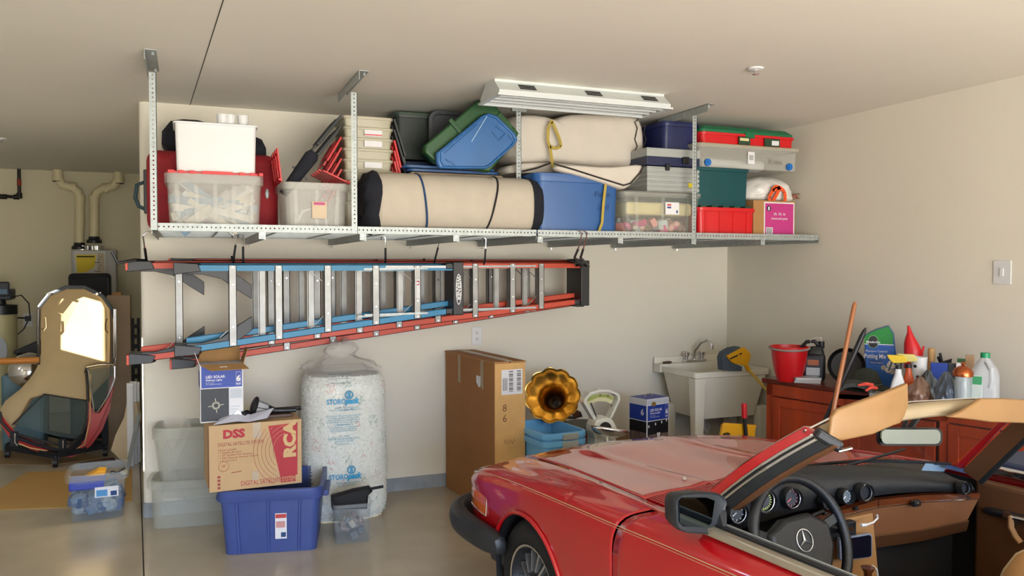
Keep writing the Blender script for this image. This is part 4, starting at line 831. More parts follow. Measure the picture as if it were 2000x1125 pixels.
for px in (98, 190): b = MB(); p = Ph(px, 574, -.03)-o_; b.bar(p-V((.03, 0, 0)), p+V((.03, 0, .01)), .02, .012); b.cyl(p, p+V((0, -.04, .0)), .012, n=10); b.build('clamp', chrome, t)
b = MB(); b.tube(PL([(24, 862), (60, 875), (110, 884), (140, 882), (165, 868), (176, 820), (177, 730)], -.055), .006); b.build('cream_piping', cardL, t)
b = MB(); rb = PL([(20, 850), (66, 867), (115, 880), (140, 878), (158, 865)], -.045); b.tube(rb, .016, 8); b.build('lower_rail', blackm, t)
# trolley (holds the hardtop; separate thing)
t2 = thing('hardtop_trolley', 'black steel trolley on swivel castors carrying the hardtop', 'trolley', o_)
fl_ = lambda px, py: at(px, py, Z=0)-o_+V((0, 0, .10))
A1 = fl_(16, 893); A2 = fl_(109, 911); A3 = fl_(206, 890); A4 = V((A1.x+.15, A1.y+.7, .10))
b = MB()
for p, q in ((A1, A2), (A2, A3), (V((A1.x, A1.y, .1)), V((A4.x, A4.y, .1))), (A4, A3)): b.bar(p, q, .05, .05)
b.build('base_frame', blackm, t2, smooth=0)
b = MB(); q = Ph(206, 800, .15)-o_; b.bar((A3.x, A3.y, .1), (A3.x, A3.y, q.z), .05, .05); b.bar((A3.x-.02, A3.y, q.z-.05), (A2.x+.1, A2.y, .12), .04, .04)
b.build('upright', blackm, t2, smooth=0)
for px, py in ((28, 856), (122, 870)): p = Ph(px, py, -.05)-o_; b = MB(); b.bar((p.x, p.y, p.z-.07), (p.x, p.y, p.z+.06), .06, .03); b.build('holding_clamp', blackm, t2, smooth=0); b = MB(); b.tube([(p.x+.01, p.y-.03, p.z+.05), (p.x+.01, p.y-.04, p.z-.03), (p.x+.03, p.y-.04, p.z-.06)], .006); b.build('clamp_bolt', chrome, t2)
for A in (A1, A2, A3, A4):
    b = MB(); b.cyl((A.x-.018, A.y-.02, .04), (A.x+.018, A.y-.02, .04), .04, n=18); b.cyl((A.x-.022, A.y-.02, .04), (A.x-.018, A.y-.02, .04), .018, n=12, mi=1); f = b.build('castor', [black, chrome], t2)
    b = MB(); b.bar((A.x-.025, A.y-.01, .04), (A.x-.025, A.y, .09), .006, .03); b.bar((A.x+.025, A.y-.01, .04), (A.x+.025, A.y, .09), .006, .03); b.cyl((A.x, A.y, .07), (A.x, A.y, .10), .03, n=12); b.build('castor_fork', black, f)
b = MB(); b.tube([at(-60, 708, Y=8.24), at(76, 703, Y=8.24)], .028, 10); tag(b.build('wooden_pole', mat('orange_wood', 'b8742c', .6, wood=(.1, 1, 1))), 'orange wooden pole lying level across the left side of the hardtop', 'pole')
# silver thing (kettle like dome) seen through, on blue cylinder
p = at(55, 722, Y=8.95)
b = MB(); b.T = M.Translation(p) @ M.Rotation(radians(70), 4, 'X'); b.lathe([(.02, .10), (.09, .085), (.15, .04), (.17, 0), (.16, -.03)], 24); b.T = M.Identity(4); tag(b.build('chrome_lamp_shell', chrome), 'shiny chrome dome seen behind the left side of the hardtop', 'lamp')
b = MB(); b.box(p.x-.24, 9.0, 0, p.x+.12, 9.25, p.z-.05); tag(b.build('blue_bin', mat('dusky_blue', '51707a', .5, noise=.1), smooth=0, bevel=.03), 'dusky blue bin standing behind the left side of the hardtop', 'bin')
# cardboard sheet on floor
P_ = [at(-120, 1006, Z=.006), at(140, 990, Z=.006), at(262, 992, Z=.006), at(262, 930, Z=.006), at(252, 900, Z=.006), at(60, 920, Z=.006), at(48, 922, Z=.006), at(-60, 965, Z=.006)]
P_ = [at(-120, 1000, Z=.006), at(135, 990, Z=.006), at(258, 978, Z=.006), at(258, 915, Z=.006), at(52, 922, Z=.006), at(-20, 968, Z=.006)]
b = MB(); b.loft([[V((p.x, p.y, .001)) for p in P_], P_]); b.build
tag(b.build('cardboard_sheet', mat('floor_card', 'b08c50', .85, noise=.05, scale=3), smooth=0), 'flattened cardboard sheet lying on the floor in front of the hardtop', 'cardboard')
P_ = [at(-80, 905, Z=.004), at(95, 908, Z=.004), at(200, 895, Z=.004), at(150, 880, Z=.004), at(-60, 880, Z=.004)]
b = MB(); b.loft([[V((p.x, p.y, .001)) for p in P_], P_]); tag(b.build('cardboard_sheet', mat('floor_card2', '8f7650', .85), smooth=0), 'second flattened cardboard under the hardtop trolley wheels', 'cardboard')
b = MB(); b.bar(at(155, 908, Z=.02), at(222, 897, Z=.02), .06, .03); tag(b.build('wood_offcut', mat('dark_wood', '4a3020', .6, wood=(.1, 1, 1)), smooth=0), 'dark wood offcut on the floor behind the clear tote', 'wood')

# ================= FLOOR ITEMS =================
def floorfit(p_bl, p_br, py_top):
    """front bottom corners on the floor -> centre, yaw, width, height"""
    a = at(*p_bl, Z=0); c = at(*p_br, Z=0); m = (a+c)/2; L = (c-a).length; an = atan2(c.y-a.y, c.x-a.x)
    h = at((p_bl[0]+p_br[0])/2, py_top, Y=m.y).z
    return m, L, an, h
def off(m, an, d): return m.x-sin(an)*d, m.y+cos(an)*d
# clear tote with blue things (left)
m, L, an, h = floorfit((140, 1021), (238, 1010), 925)
clr = mat('clear_plastic', ''); L2 = L*1.28
h = zz(190, 925, m.y)
t = tote('storage_tote', 'clear tote of blue odds and ends standing alone on the floor at far left', 'tote', *off(m, an, .18), .001, L2, .44, h, mat('clear_blue_grey', 'a9b4bb', .25, noise=.03, alpha=.13), rz=an, tap=.82, rimh=.05, r=.05, lip=.02)
b = MB(); b.box(-.01, -.212, h*.50, .14, -.207, h*.72); b.box(0, -.2125, h*.52, .07, -.212, h*.66, 1); b.box(.09, -.2125, h*.52, .13, -.212, h*.62, 2); b.build('product_label', [whitep, mat('label_sky', '4a8ac0', .6), hw_], t, smooth=0)
x, y = off(m, an, .18)
clutter('assorted_items', 'blue and grey bottles and packets filling the clear tote at far left', 'items', (x, y, .01), L2*.92, .42, h*.66, ['33507c', '4a5f80', '6f86a0', '8796a3', '2b3d68', '5c6f8a'], 150, 11, .09, .15)
b = MB(); c_ = at(175, 908, Y=m.y+.1); b.prism([(-.09, 0), (.06, 0), (.07, .05), (.02, .055)], 'y', 0, .12); o = b.build('yellow_wedge', mat('yellow_foam', 'd99a10', .6), smooth=0, bevel=.005); o.location = (x-.02, y-.05, h*.80); tag(o, 'yellow wedge lying on top in the clear tote at far left', 'wedge')
b = MB(); b.box(-.12, -.1, 0, .10, .1, .06); o = b.build('blue_case', mat('royal_blue', '253a9c', .4), smooth=0, bevel=.008); o.location = (x-.05, y-.10, h*.68); o.rotation_euler = (0, 0, an); tag(o, 'royal blue case with white latches inside the clear tote at far left', 'case')
b = MB(); b.tube([(.06*cos(a), .05*sin(a), .02*sin(2*a)) for a in [2*pi*i/16 for i in range(16)]], .006, 6, closed=True); o = b.build('dark_cable', black); o.location = (x+.14, y, h*.86); tag(o, 'dark coiled cable at the top right of the clear tote at far left', 'cable')
# two nested frosted bins by the wall corner
m, L, an, h = floorfit((298, 1033), (480, 1018), 940); frostB = mat('frosted_sheer_plastic', 'c9cabd', .4, noise=.04, alpha=.27)
Ld = .62; x, y = off(m, an, .14); zr = zz(380, 935, m.y)
hb = zr
t = tote('frosted_bin', 'large empty frosted bin on the floor at the wall corner, lower of the two', 'bin', x+.02, y, .001, .66, .38, hb, frostB, rz=an, tap=.88, rimh=.05, r=.07, lip=.03)
xL = at(287, 928, Y=m.y).x
t.location.x += xL-(x+.02-.33)
z1 = hb*.62; h2 = zz(380, 830, m.y+.05)-z1
t2_ = tote('frosted_bin', 'second empty frosted bin nested in the larger one, upper of the two', 'bin', t.location.x+.03, y, z1, .64, .36, h2, frostB, rz=an, tap=.82, rimh=.08, r=.07, lip=.012)
# blue tote (floor)
fb = mat('floor_tote_blue', '3a4c88', .4, noise=.06)
m, L, an, h = floorfit((436, 1085), (620, 1074), 960)
h = zz(530, 960, m.y)
t = tote('storage_tote', 'blue plastic tote on the floor carrying the brown satellite system box', 'tote', *off(m, an, .26), .001, L*1.13, .60, h+.02, fb, rz=an, tap=.86, rimh=.07, ribs=0, r=.05, lip=.02, handle=True)
for k in (-.33, -.02, .30): b = MB(); b.loft([[(k*L*1.0+dx, -.258-dy, .01) for dx, dy in ((-.010, 0), (-.006, .010), (.006, .010), (.010, 0))], [(k*L*1.06+dx, -.281-dy, h-.05) for dx, dy in ((-.010, 0), (-.006, .010), (.006, .010), (.010, 0))]]); b.build('rib', fb, t, smooth=0)
b = MB(); z = h*.52; y_ = -.277
b.box(.03, y_-.003, z-.11, .10, y_, z+.05); b.box(.032, y_-.0035, z+.02, .098, y_-.003, z+.045, 1); b.box(.035, y_-.0035, z-.04, .09, y_-.003, z+.0, 2); b.box(.065, y_-.0035, z-.10, .095, y_-.003, z-.07, 3); b.build('product_label', [whitep, mat('label_red', ''), mat('label_pinkish', 'c08a88', .6), hw_], t, smooth=0)
tote_top = h+.02; tan_ = an; tm = m.copy()
# satellite box
Yr = tm.y-.02
a = at(410, 960, Y=Yr); 
A = at(409, 965, Z=tote_top-.0); B = at(591, 958, Z=tote_top-.0)
an2 = atan2(B.y-A.y, B.x-A.x); 
A = at(409, 963, Z=tote_top+.003); B = at(591, 957, Z=tote_top+.003); W_ = (B-A).length; an2 = atan2(B.y-A.y, B.x-A.x)
if abs(an2) > .15: an2 = .05; 
hr = at(400, 833, Y=A.y).z-A.z; dr = .42
kraft = mat('kraft_card', 'bb9c74', .8, noise=.03); rink = mat('red_ink', 'a8303a', .7); rink2 = mat('red_line_ink', '9a4a40', .8)
t = thing('satellite_system_box', 'large kraft satellite system box with red print, standing on the blue floor tote', 'box', A, an2)
b = MB(); b.box(0, 0, 0, W_, dr, hr); b.build('carton', kraft, t, smooth=0, bevel=.003)
b = MB(); b.prism([(W_*.63, hr*.93), (W_*.955, hr*.95), (W_*.95, hr*.14), (W_*.76, hr*.12)], 'y', -.0012, 0); b.prism([(W_*.02+.0, hr*0), (W_*.02, hr*0+.001), (W_*.021, 0)], 'y', -.0001, 0) if 0 else None; b.build('printed_red_field', rink, t, smooth=0)
b = MB(); b.add([(-.0012, .06, hr*.05), (-.0012, .06, hr*.92), (-.0012, .03, hr*.95), (-.0012, .03, hr*.05)], [(0, 1, 2, 3)]); b.build('side_print', rink, t, smooth=0)
b = MB()
for k in range(6):
    r1 = hr*(.42+.10*k); cx_, cz_ = W_*.86, hr*.50; P_ = [(cx_-r1*.55*(1+.0)*cos(a_)*1.05, -.0016, cz_+r1*.62*sin(a_)+.02) for a_ in [radians(-75+k*2+i*150/22) for i in range(23)]]
    P_ = [p for p in P_ if p[0] < W_*.95 and hr*.03 < p[2] < hr*.93]
    if len(P_) > 2:
        nl = [p for p in P_ if p[0] < W_*(.63+.13*(1-p[2]/hr))]; nr_ = [p for p in P_ if p[0] >= W_*(.63+.13*(1-p[2]/hr)) and p[2] > cz_]
        if len(nl) > 1: b.tube(nl, .0012, 4)
        if len(nr_) > 1: b.tube(nr_, .0012, 4, mi=1)
b.build('printed_orbit_lines', [rink2, kraft], t, smooth=0)
text('RCA', hr*.24, (W_*.925, -.0022, hr*.42), mat('kraft_ink', 'c8a878', .8), t, rot=(pi/2, -pi/2, 0), bold=.006, squash=1.15)
text('DSS', hr*.17, (W_*.145, -.0015, hr*.80), rink, t, bold=.004, squash=1.1)
text('DIGITAL SATELLITE SYSTEM', hr*.075, (W_*.09, -.0015, hr*.68), rink2, t, squash=.72)
text('Carton includes:\n\u2022 1 Satellite Receiver\n\u2022 1 18" Satellite Dish Antenna\n\u2022 1 DSS Universal Remote Control\n\u2022 1 Access Card', hr*.041, (W_*.09, -.0015, hr*.61), rink2, t)
text('DIGITAL SATELLITE ', hr*.105, (W_*.33, -.0015, hr*.055), rink, t, squash=.66); 
b = MB(); b.box(W_*.765, -.0014, hr*.04, W_*.93, 0, hr*.14); b.build('printed_red_field', rink, t, smooth=0)
text('SYSTEM', hr*.105, (W_*.775, -.0022, hr*.055), mat('kraft_ink', ''), t, squash=.58)
b = MB(); c_ = (W_*.15, hr*.375); b.tube([(c_[0]+W_*.055*cos(a_), -.0015, c_[1]+W_*.055*sin(a_)) for a_ in [2*pi*i/24 for i in range(24)]], .0012, 4, closed=True); b.bar((W_*.23, -.0015, hr*.27), (W_*.34, -.0015, hr*.28), .001, .004)
for k in range(4): b.box(W_*.085, -.0014, hr*(.04+.055*k), W_*.115, 0, hr*(.075+.055*k))
b.build('printed_icons', rink2, t, smooth=0)
text('18"', hr*.05, (c_[0], -.0015, c_[1]-.005), rink, t, align='CENTER')
b = MB(); b.box(W_*.46, -.0022, hr*.76, W_*.55, -.0018, hr); b.box(W_*.45, -.0022, hr*.12, W_*.52, -.0018, hr*.26); b.build('packing_tape', mat('clear_tape', 'cbb898', .15, alpha=.5), t, smooth=0)
# things on the satellite box
wx = mat('walnut_board', '4a3226', .5, noise=.15, wood=(.1, 1, 1))
zt_ = hr
Rz = M.Rotation(an2, 4, 'Z')
def onbox(x, y, z=0): return V(A)+(Rz @ V((x, y, zt_+z)))
b = MB(); b.box(0, 0, 0, W_*.80, .12, .018); o = b.build('wooden_board', wx, smooth=0, bevel=.002); o.location = onbox(W_*.12, .12, .002); o.rotation_euler = (0, 0, an2-.04); tag(o, 'dark brown wooden board lying on the satellite box', 'board')
b = MB(); z = .03
P_ = [(W_*.06, .02, .0), (W_*.36, .03, .03), (W_*.42, .03, .015), (W_*.70, .05, .055), (W_*.62, .04, .03), (W_*.40, .01, .0), (W_*.30, .0, .006)]
b.add([(W_*.05, .0, .002), (W_*.30, -.005, .014), (W_*.42, .0, .004), (W_*.62, .0, .018), (W_*.72, .10, .062), (W_*.46, .10, .03), (W_*.33, .10, .05), (W_*.14, .10, .022)], [(0, 1, 6, 7), (1, 2, 5, 6), (2, 3, 4, 5)])
o = b.build('instruction_leaflet', mat('leaflet', 'd4d6e4', .6, noise=.03), smooth=0, solid=.0015); o.location = onbox(0, 0, .004); o.rotation_euler = (0, 0, an2); tag(o, 'creased white leaflet lying open on the satellite box', 'leaflet')
# solar path light (dark) on the board
t = thing('solar_path_light', 'black solar path light lying on the board on the satellite box', 'solar light', onbox(W_*.52, .17, .02), an2)
b = MB(); b.T = M.Translation((0, 0, .055)) @ M.Rotation(radians(-72), 4, 'Y'); b.lathe([(.058, -.012), (.065, 0), (.055, .012), (.03, .02), (.01, .022)], 22); b.build('cap', black, t)
b = MB(); b.T = M.Translation((.0, 0, .055)) @ M.Rotation(radians(105), 4, 'Y'); b.lathe([(.05, .005), (.03, .085)], 16, cap=False); b.build('lens', mat('ribbed_lens', 'c8ccd0', .2, alpha=.5), t)
b = MB()
for k in range(6): a_ = k*pi/3; b.bar((.005, .052*cos(a_), .055+.052*sin(a_)), (.09, .03*cos(a_), .03+.03*sin(a_)), .005, .005)
b.tube([(.08, 0, .03), (.14, 0, .016), (.20, -.01, .014), (.26, -.02, .014)], [.03, .016, .014, .014], 10); b.tube([(.10, .04, .016), (.30, .03, .016)], .014, 8); b.build('cage_and_stake', black, t)
b = MB(); b.cyl((0, 0, 0), (.0, .06, .0), .022, n=14); b.cyl((.03, .0, 0), (.06, .05, .0), .018, n=14, mi=1); o = b.build('small_dark_cylinders', [chrome, black]); o.location = onbox(W_*.32, .08, .024+.02); tag(o, 'small chrome and black light pieces at the foot of the solar light box', 'light parts')
# solar lights box (open) : generic builder
bluei = mat('blue_ink', '1d3c9c', .5); nighti = mat('night_photo', '14171a', .5, noise=.3, scale=8); lgrey = mat('pale_grey_ink', 'b9c0c8', .6)
def solar_box(name, label, loc, rz, w, d, h, opened):
    t = thing(name, label, 'box', loc, rz)
    b = MB(); b.box(0, 0, 0, w, d, h); b.build('carton', whitep, t, smooth=0, bevel=.002)
    e = .0012
    b = MB()
    b.box(w*.03, -e, h*.60, w*.97, 0, h*.88 if not opened else h*.985)
    b.add([(-e, d*.03, h*.60), (-e, d*.97, h*.60), (-e, d*.97, h*.88), (-e, d*.03, h*.88)], [(0, 1, 2, 3)]); b.build('printed_blue_band', bluei, t, smooth=0)
    b = MB(); b.box(w*.83, -e*1.5, h*.63, w*.835, -e, h*.86); b.box(w*.935, -e*1.5, h*.63, w*.94, -e, h*.86); b.box(w*.83, -e*1.5, h*.63, w*.94, -e, h*.635); b.box(w*.83, -e*1.5, h*.855, w*.94, -e, h*.86); b.build('printed_frame', whitep, t, smooth=0)
    text('6', min(h*.20, w*.19), (w*.887, -e*1.6, h*.70), whitep, t, align='CENTER', bold=h*.008); text('PACK', min(h*.042, w*.042), (w*.885, -e*1.6, h*.645), whitep, t, align='CENTER', bold=h*.0015)
    text('LED SOLAR', h*.062, (w*.13, -e*1.6, h*.77), whitep, t, bold=h*.002); text('Pathway Lights', h*.045, (w*.13, -e*1.6, h*.72), whitep, t, bold=h*.001); text('Bronze Finish\nLow voltage garden lights', h*.025, (w*.13, -e*1.6, h*.68), whitep, t)
    if opened:
        b = MB(); b.box(w*.0+.004, -e, h*.02, w*.66, 0, h*.585); b.build('printed_photo', nighti, t, smooth=0)
        b = MB()
        for k in range(16):
            a_ = k*2*pi/16; r0, r1 = w*.055, w*(.10 if k % 4 else .18)
            c = (w*.36, h*.29); b.bar((c[0]+r0*cos(a_), -e*1.6, c[1]+r0*sin(a_)), (c[0]+r1*cos(a_+.1), -e*1.6, c[1]+r1*sin(a_+.1)), .0008, w*.012)
        b.build('printed_light_burst', mat('burst_ink', 'd8d4b8', .5), t, smooth=0)
        b = MB(); b.box(w*.69, -e, h*.40, w*.97, 0, h*.57)
        for k in range(4): b.box(w*.69, -e, h*(.10+.05*k), w*(.80+.04*k), 0, h*(.115+.05*k))
        b.build('printed_details', lgrey, t, smooth=0, kind='stuff')
        fm = mat('box_inside', 'a07848', .85)
        b = MB(); b.add([(-.0, -.0, h), (w, -.0, h), (w+.03, -.075, h-.028), (-.0+.06, -.075, h-.030)], [(0, 1, 2, 3)]); b.build('front_flap', fm, t, smooth=0, solid=.003)
        b = MB(); b.add([(0, d, h), (w, d, h), (w*.98, d+.02, h+.13), (.02, d+.02, h+.13)], [(0, 1, 2, 3)]); b.build('back_flap', fm, t, smooth=0, solid=.003)
        b = MB(); b.box(w*.25, d-.002+.010, h+.085, w*.62, d+.006+.008, h+.10); b.build('handle_slot', dk, t, smooth=0)
        b = MB(); b.add([(0, 0, h), (0, d, h), (-.035, d, h+.10), (-.035, .04, h+.10)], [(0, 1, 2, 3)]); b.build('left_flap', whitep, t, smooth=0, solid=.003)
        b = MB(); b.add([(w, 0, h), (w, d, h), (w+.035, d, h+.09), (w+.03, .03, h+.09)], [(0, 1, 2, 3)]); b.build('right_flap', fm, t, smooth=0, solid=.003)
        b = MB(); b.box(w*.45, -.042, h-.0135, w*.62, -.030, h-.010); b.build('flap_slot', whitep, t, smooth=0)
    else:
        b = MB(); b.box(w*.03, -e, h*.34, w*.97, 0, h*.585); b.add([(-e, d*.03, h*.38), (-e, d*.97, h*.38), (-e, d*.97, h*.585), (-e, d*.03, h*.585)], [(0, 1, 2, 3)]); b.build('printed_photo', nighti, t, smooth=0)
        b = MB(); b.box(w*.03, -e, h*.02, w*.97, 0, h*.34); b.add([(-e, d*.03, h*.02), (-e, d*.97, h*.02), (-e, d*.97, h*.38), (-e, d*.03, h*.38)], [(0, 1, 2, 3)]); b.build('printed_path', mat('path_photo', '6b5a55', .6, noise=.3, scale=30), t, smooth=0)
        b = MB(); b.box(w*.03, -e, h*.90, w*.97, 0, h*.98); b.build('printed_grey_band', lgrey, t, smooth=0)
        b = MB(); b.T = M.Translation((w*.30, -e*2, h*.90)); b.prism([(w*.10*cos(a_), h*.045*sin(a_)) for a_ in [2*pi*i/18 for i in range(18)]], 'y', 0, e); b.build('printed_lamp_top', mat('bronze_ink', '8a6a3a', .5), t, smooth=0)
        b = MB()
        for x_, z_ in ((.08, .50), (.38, .53), (.66, .55), (.88, .57)): b.box(w*(x_-.025), -e*1.6, h*(z_-.025), w*(x_+.025), -e, h*(z_+.02))
        b.prism([(w*.44, h*.36), (w*.60, h*.36), (w*.56, h*.27), (w*.48, h*.27)], 'y', -e*1.6, -e); b.box(w*.505, -e*1.6, h*.02, w*.535, -e, h*.27, 1); b.box(w*.04, -e*1.6, h*.15, w*.27, -e, h*.24, 2)
        b.build('printed_lamps', [whitep, black, mat('green_ink', '4a8a50', .6)], t, smooth=0)
        text('6', h*.16, (-e*1.6, d*.25, h*.70), whitep, t, rot=(pi/2, 0, -pi/2), align='CENTER', bold=h*.005)
        b = MB(); b.box(.004, .004, h, w-.004, d-.004, h+.0012); b.build('printed_top', bluei, t, smooth=0)
        b = MB(); b.tube([(w*.3, d*.5, h), (w*.35, d*.5, h+.025), (w*.6, d*.5, h+.025), (w*.65, d*.5, h)], .004); b.build('carry_handle', mat('clear_tape', ''), t)
    return t
p = onbox(0, 0); Ys = p.y+.08
xa, xb = xx(385, Ys), xx(473, Ys); 
a_ = onbox(-.01, .10, .003); wS = xx(473, a_.y)-xx(388, a_.y); hS = zz(430, 712, a_.y)-a_.z
solar_box('solar_light_box', 'opened box of six solar lights with a black picture on the satellite box', (xx(388, a_.y), a_.y, a_.z), .03, wS, .19, hS, True)
# small clear bin with black pouch
m, L, an, h = floorfit((655, 1066), (722, 1060), 982)
h = zz(690, 985, m.y)
t = tote('storage_bin', 'small frosted bin with a black pouch in it, right of the blue floor tote', 'bin', *off(m, an, .15), .001, L*1.22, .34, h, mat('clear_blue_grey', ''), rz=an, tap=.84, rimh=.02, r=.03, lip=.012)
x, y = off(m, an, .15)
clutter('assorted_items', 'grey and reddish small items at the bottom of the small frosted bin', 'items', (x, y, .008), L*.85, .24, h*.6, ['7f8890', '9a8a88', '5a6068', 'b0a8a0'], 30, 5, .05, .1)
Yq = y-.02; P_ = [at(px, py, Y=Yq) for px, py in ((648, 994), (647, 968), (690, 955), (722, 949), (727, 958), (718, 966), (716, 992))]
b = MB(); mx = sum((p for p in P_), V((0, 0, 0)))/len(P_)
b.loft([[mx+(p-mx)*s+V((0, dy, 0)) for p in P_] for s, dy in ((.8, -.04), (1, -.02), (1, .02), (.8, .04))]); b.bar(at(722, 955, Y=Yq), at(749, 950, Y=Yq), .006, .02, up=(0, 0, 1)); tag(b.build('black_pouch', blackm, smooth=40, bevel=.006), 'black cloth pouch with a short strap lying in the small frosted bin', 'pouch')
# ---- bag of packing peanuts ----
Yg = 5.62; xa, xb = xx(592, Yg), xx(764, Yg); cxg = (xa+xb)/2; a0 = (xb-xa)/2; zt_ = zz(680, 722, Yg)
t = thing('packing_peanut_bag', 'tall clear bag of white packing peanuts with blue print, standing by the back wall', 'bag', (cxg, Yg+.22, 0))
bd = .24
prof = [(0, .86), (.03, .96), (.10, 1.0), (.3, 1.0), (.5, .985), (.7, .97), (.85, .96), (.93, .93), (.97, .84), (1.0, .60)]
def bagr(f):
    for (f0, s0), (f1, s1) in zip(prof, prof[1:]):
        if f <= f1: return lerp(s0, s1, (f-f0)/(f1-f0))
    return prof[-1][1]
def bagp(u, f, k=1.0):
    a_ = 2*pi*u; c, s_ = cos(a_), sin(a_); q = (abs(c)**3.2+abs(s_)**3.2)**(-1/3.2); R = bagr(f)*(1+.012*sin(9*a_+f*14)*k)
    return (a0*R*q*c, bd*R*q*s_*.95, f*zt_)
film = mat('clear_film', 'dfe6e6', .12, noise=.02, alpha=.22, bump=.3, bscale=18)
b = MB(); b.loft([[bagp(i/48, f) for i in range(48)] for f in [k/24 for k in range(25)]]); b.build('film', film, t, smooth=80)
film2 = mat('film_crumpled', 'd8d4d0', .2, noise=.1, alpha=.24, bump=.6, bscale=14)
rnd = random.Random(9); b = MB(); P_ = []
for f, s, dz in ((0, .68, -.01), (.15, .60, .02), (.3, .46, .045), (.45, .30, .07), (.55, .24, .095), (.7, .30, .12), (.85, .30, .15), (.9, .22, .17), (1, .08, .18)):
    P_.append([(a0*s*1.3*cos(a_)*(1+.5*mn.noise(V((cos(a_)*2.5, sin(a_)*2.5, f*4)))+rnd.uniform(-.05, .05))-.02, bd*s*1.2*sin(a_)*(1+rnd.uniform(-.1, .1)), zt_-.004+dz*(1+.35*mn.noise(V((cos(a_)*2, 5, sin(a_)*2))))) for a_ in [2*pi*i/40 for i in range(40)]])
b.loft(P_); b.build('gathered_top', film2, t, smooth=70)
core = mat('peanut_white', 'e4e4dc', .9, noise=.03); b = MB(); b.loft([[tuple(c*.965 for c in bagp(i/32, f, 0)[:2])+(f*zt_*.985+.004,) for i in range(32)] for f in [k/12*.96 for k in range(13)]])
pinkm = mat('peanut_pink', 'dfc2bb', .9); grn = mat('peanut_green', 'bcc8ba', .9)
for k in range(5200):
    u = rnd.random(); 
    if .1 < u < .4 and rnd.random() < .7: u += .5
    f = rnd.random()*.95+.01; x, y, z = bagp(u, f, 0); c = V((x*.957, y*.957, z*.985+.004)); s = .014
    b.T = M.Translation(c) @ M.Rotation(rnd.uniform(0, 6), 4, 'X') @ M.Rotation(rnd.uniform(0, 6), 4, 'Z')
    blob = sin(x*31+2)*sin(z*23+1)+sin(x*17+z*11); mi = 1 if blob > 1.15 and rnd.random() < .6 else 2 if blob < -1.35 and rnd.random() < .6 else 0
    b.add([(s, 0, 0), (0, s*.6, 0), (-s, 0, 0), (0, -s*.6, 0), (0, 0, s*.6), (0, 0, -s*.6)], [(0, 1, 4), (1, 2, 4), (2, 3, 4), (3, 0, 4), (1, 0, 5), (2, 1, 5), (3, 2, 5), (0, 3, 5)], mi)
b.T = M.Identity(4); b.build('packing_peanuts', [core, pinkm, grn], t, smooth=0, kind='stuff')
cy_ = mat('cyan_ink', '1590c0', .5); cyd = mat('teal_ink', '3f8fae', .5)
def conf(co):
    q = max(.0, 1-abs(co.x/(a0*bagr(min(1, max(0, co.z/zt_)))))**3.2)**(1/3.2); return V((co.x, -bd*.95*bagr(min(1, max(0, co.z/zt_)))*q*1.015-.006, co.z))
def zg_(py): return zz(680, py, Yg)
def xg_(px): return xx(px, Yg)-cxg
for py in (788, 934):
    dx_ = 0 if py < 800 else .012
    text('STORO', .050, (xg_(636)+dx_, 0, zg_(py)), cy_, t, conform=conf, squash=.80, bold=.001); text('pack', .056, (xg_(673)+dx_, 0, zg_(py)), cy_, t, conform=conf, bold=.003, shear=.2, squash=.85)
    b = MB(); cxl, czl = xg_(680)+dx_, zg_(py-17)
    for rr_ in (.026,): b.tube([conf(V((cxl+rr_*cos(2*pi*i/24), 0, czl+rr_*sin(2*pi*i/24)))) for i in range(24)], .0035, 6, closed=True)
    b.build('printed_ring', cy_, t); text('S', .046, (cxl, 0, czl-.016), cy_, t, align='CENTER', conform=conf, bold=.003)
    text('LOOSE FILL PRODUCTS\n14 CUBIC FEET', .016, (xg_(676), 0, zg_(py+9)), cyd, t, align='CENTER', conform=conf)
text('LOOSE FILL PACKAGING PROTECTION', .013, (xg_(672), 0, zg_(801)), cyd, t, align='CENTER', conform=conf)
text('This loose fill packing material\nis a high quality protective\nmaterial that is reusable and\nrecyclable. Keep it dry and\nreuse or recycle', .015, (xg_(668), 0, zg_(812)), cyd, t, align='CENTER', conform=conf, squash=1.35)
text('WARNING\nTo avoid danger of suffocation\nkeep this plastic bag away\nfrom babies and children', .014, (xg_(668), 0, zg_(830)), cyd, t, align='CENTER', conform=conf, squash=1.25)
text('(v)  (ooo)\nPLEASE REUSE OR RECYCLE\nDO NOT LITTER\nthank you', .018, (xg_(670), 0, zg_(852)), cyd, t, align='CENTER', conform=conf)
text('~~~~~~~~~\n~~~~~~~~~\n~~~~~~~~', .03, (xg_(664), 0, zg_(733)), mat('smudged_ink', '5a7c8c', .6), t, align='CENTER', conform=conf)
# ---- tall cardboard box ----
A = at(871, 951, Z=0); B = at(966, 1010, Z=0); e1 = (B-A); Lb = e1.length; an = atan2(e1.y, e1.x)   # long side from wall to viewer
t = thing('cardboard_box', 'tall brown cardboard box standing on the floor in front of the red car', 'box', A, an)
hB = at(869, 686, Y=A.y).z; hB = (hB+at(966, 706, Y=B.y).z)/2
e2 = V((-e1.y, e1.x, 0)).normalized(); wB = .12
for k in range(80):
    q = B+e2*wB
    if 1000+F*((q.x*cos(YAW)-q.y*sin(YAW))/(q.x*sin(YAW)+q.y*cos(YAW))) > 1026: break
    wB += .01
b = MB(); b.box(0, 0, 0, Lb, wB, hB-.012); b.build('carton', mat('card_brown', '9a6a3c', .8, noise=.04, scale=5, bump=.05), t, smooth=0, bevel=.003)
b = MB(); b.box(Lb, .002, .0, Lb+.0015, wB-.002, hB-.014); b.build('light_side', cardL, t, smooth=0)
b = MB(); b.box(-.004, -.004, hB-.012, Lb+.003, wB*.48, hB); b.box(-.004, wB*.52, hB-.012, Lb+.003, wB+.004, hB-.002); b.build('top_flap', card, t, smooth=0, bevel=.001)
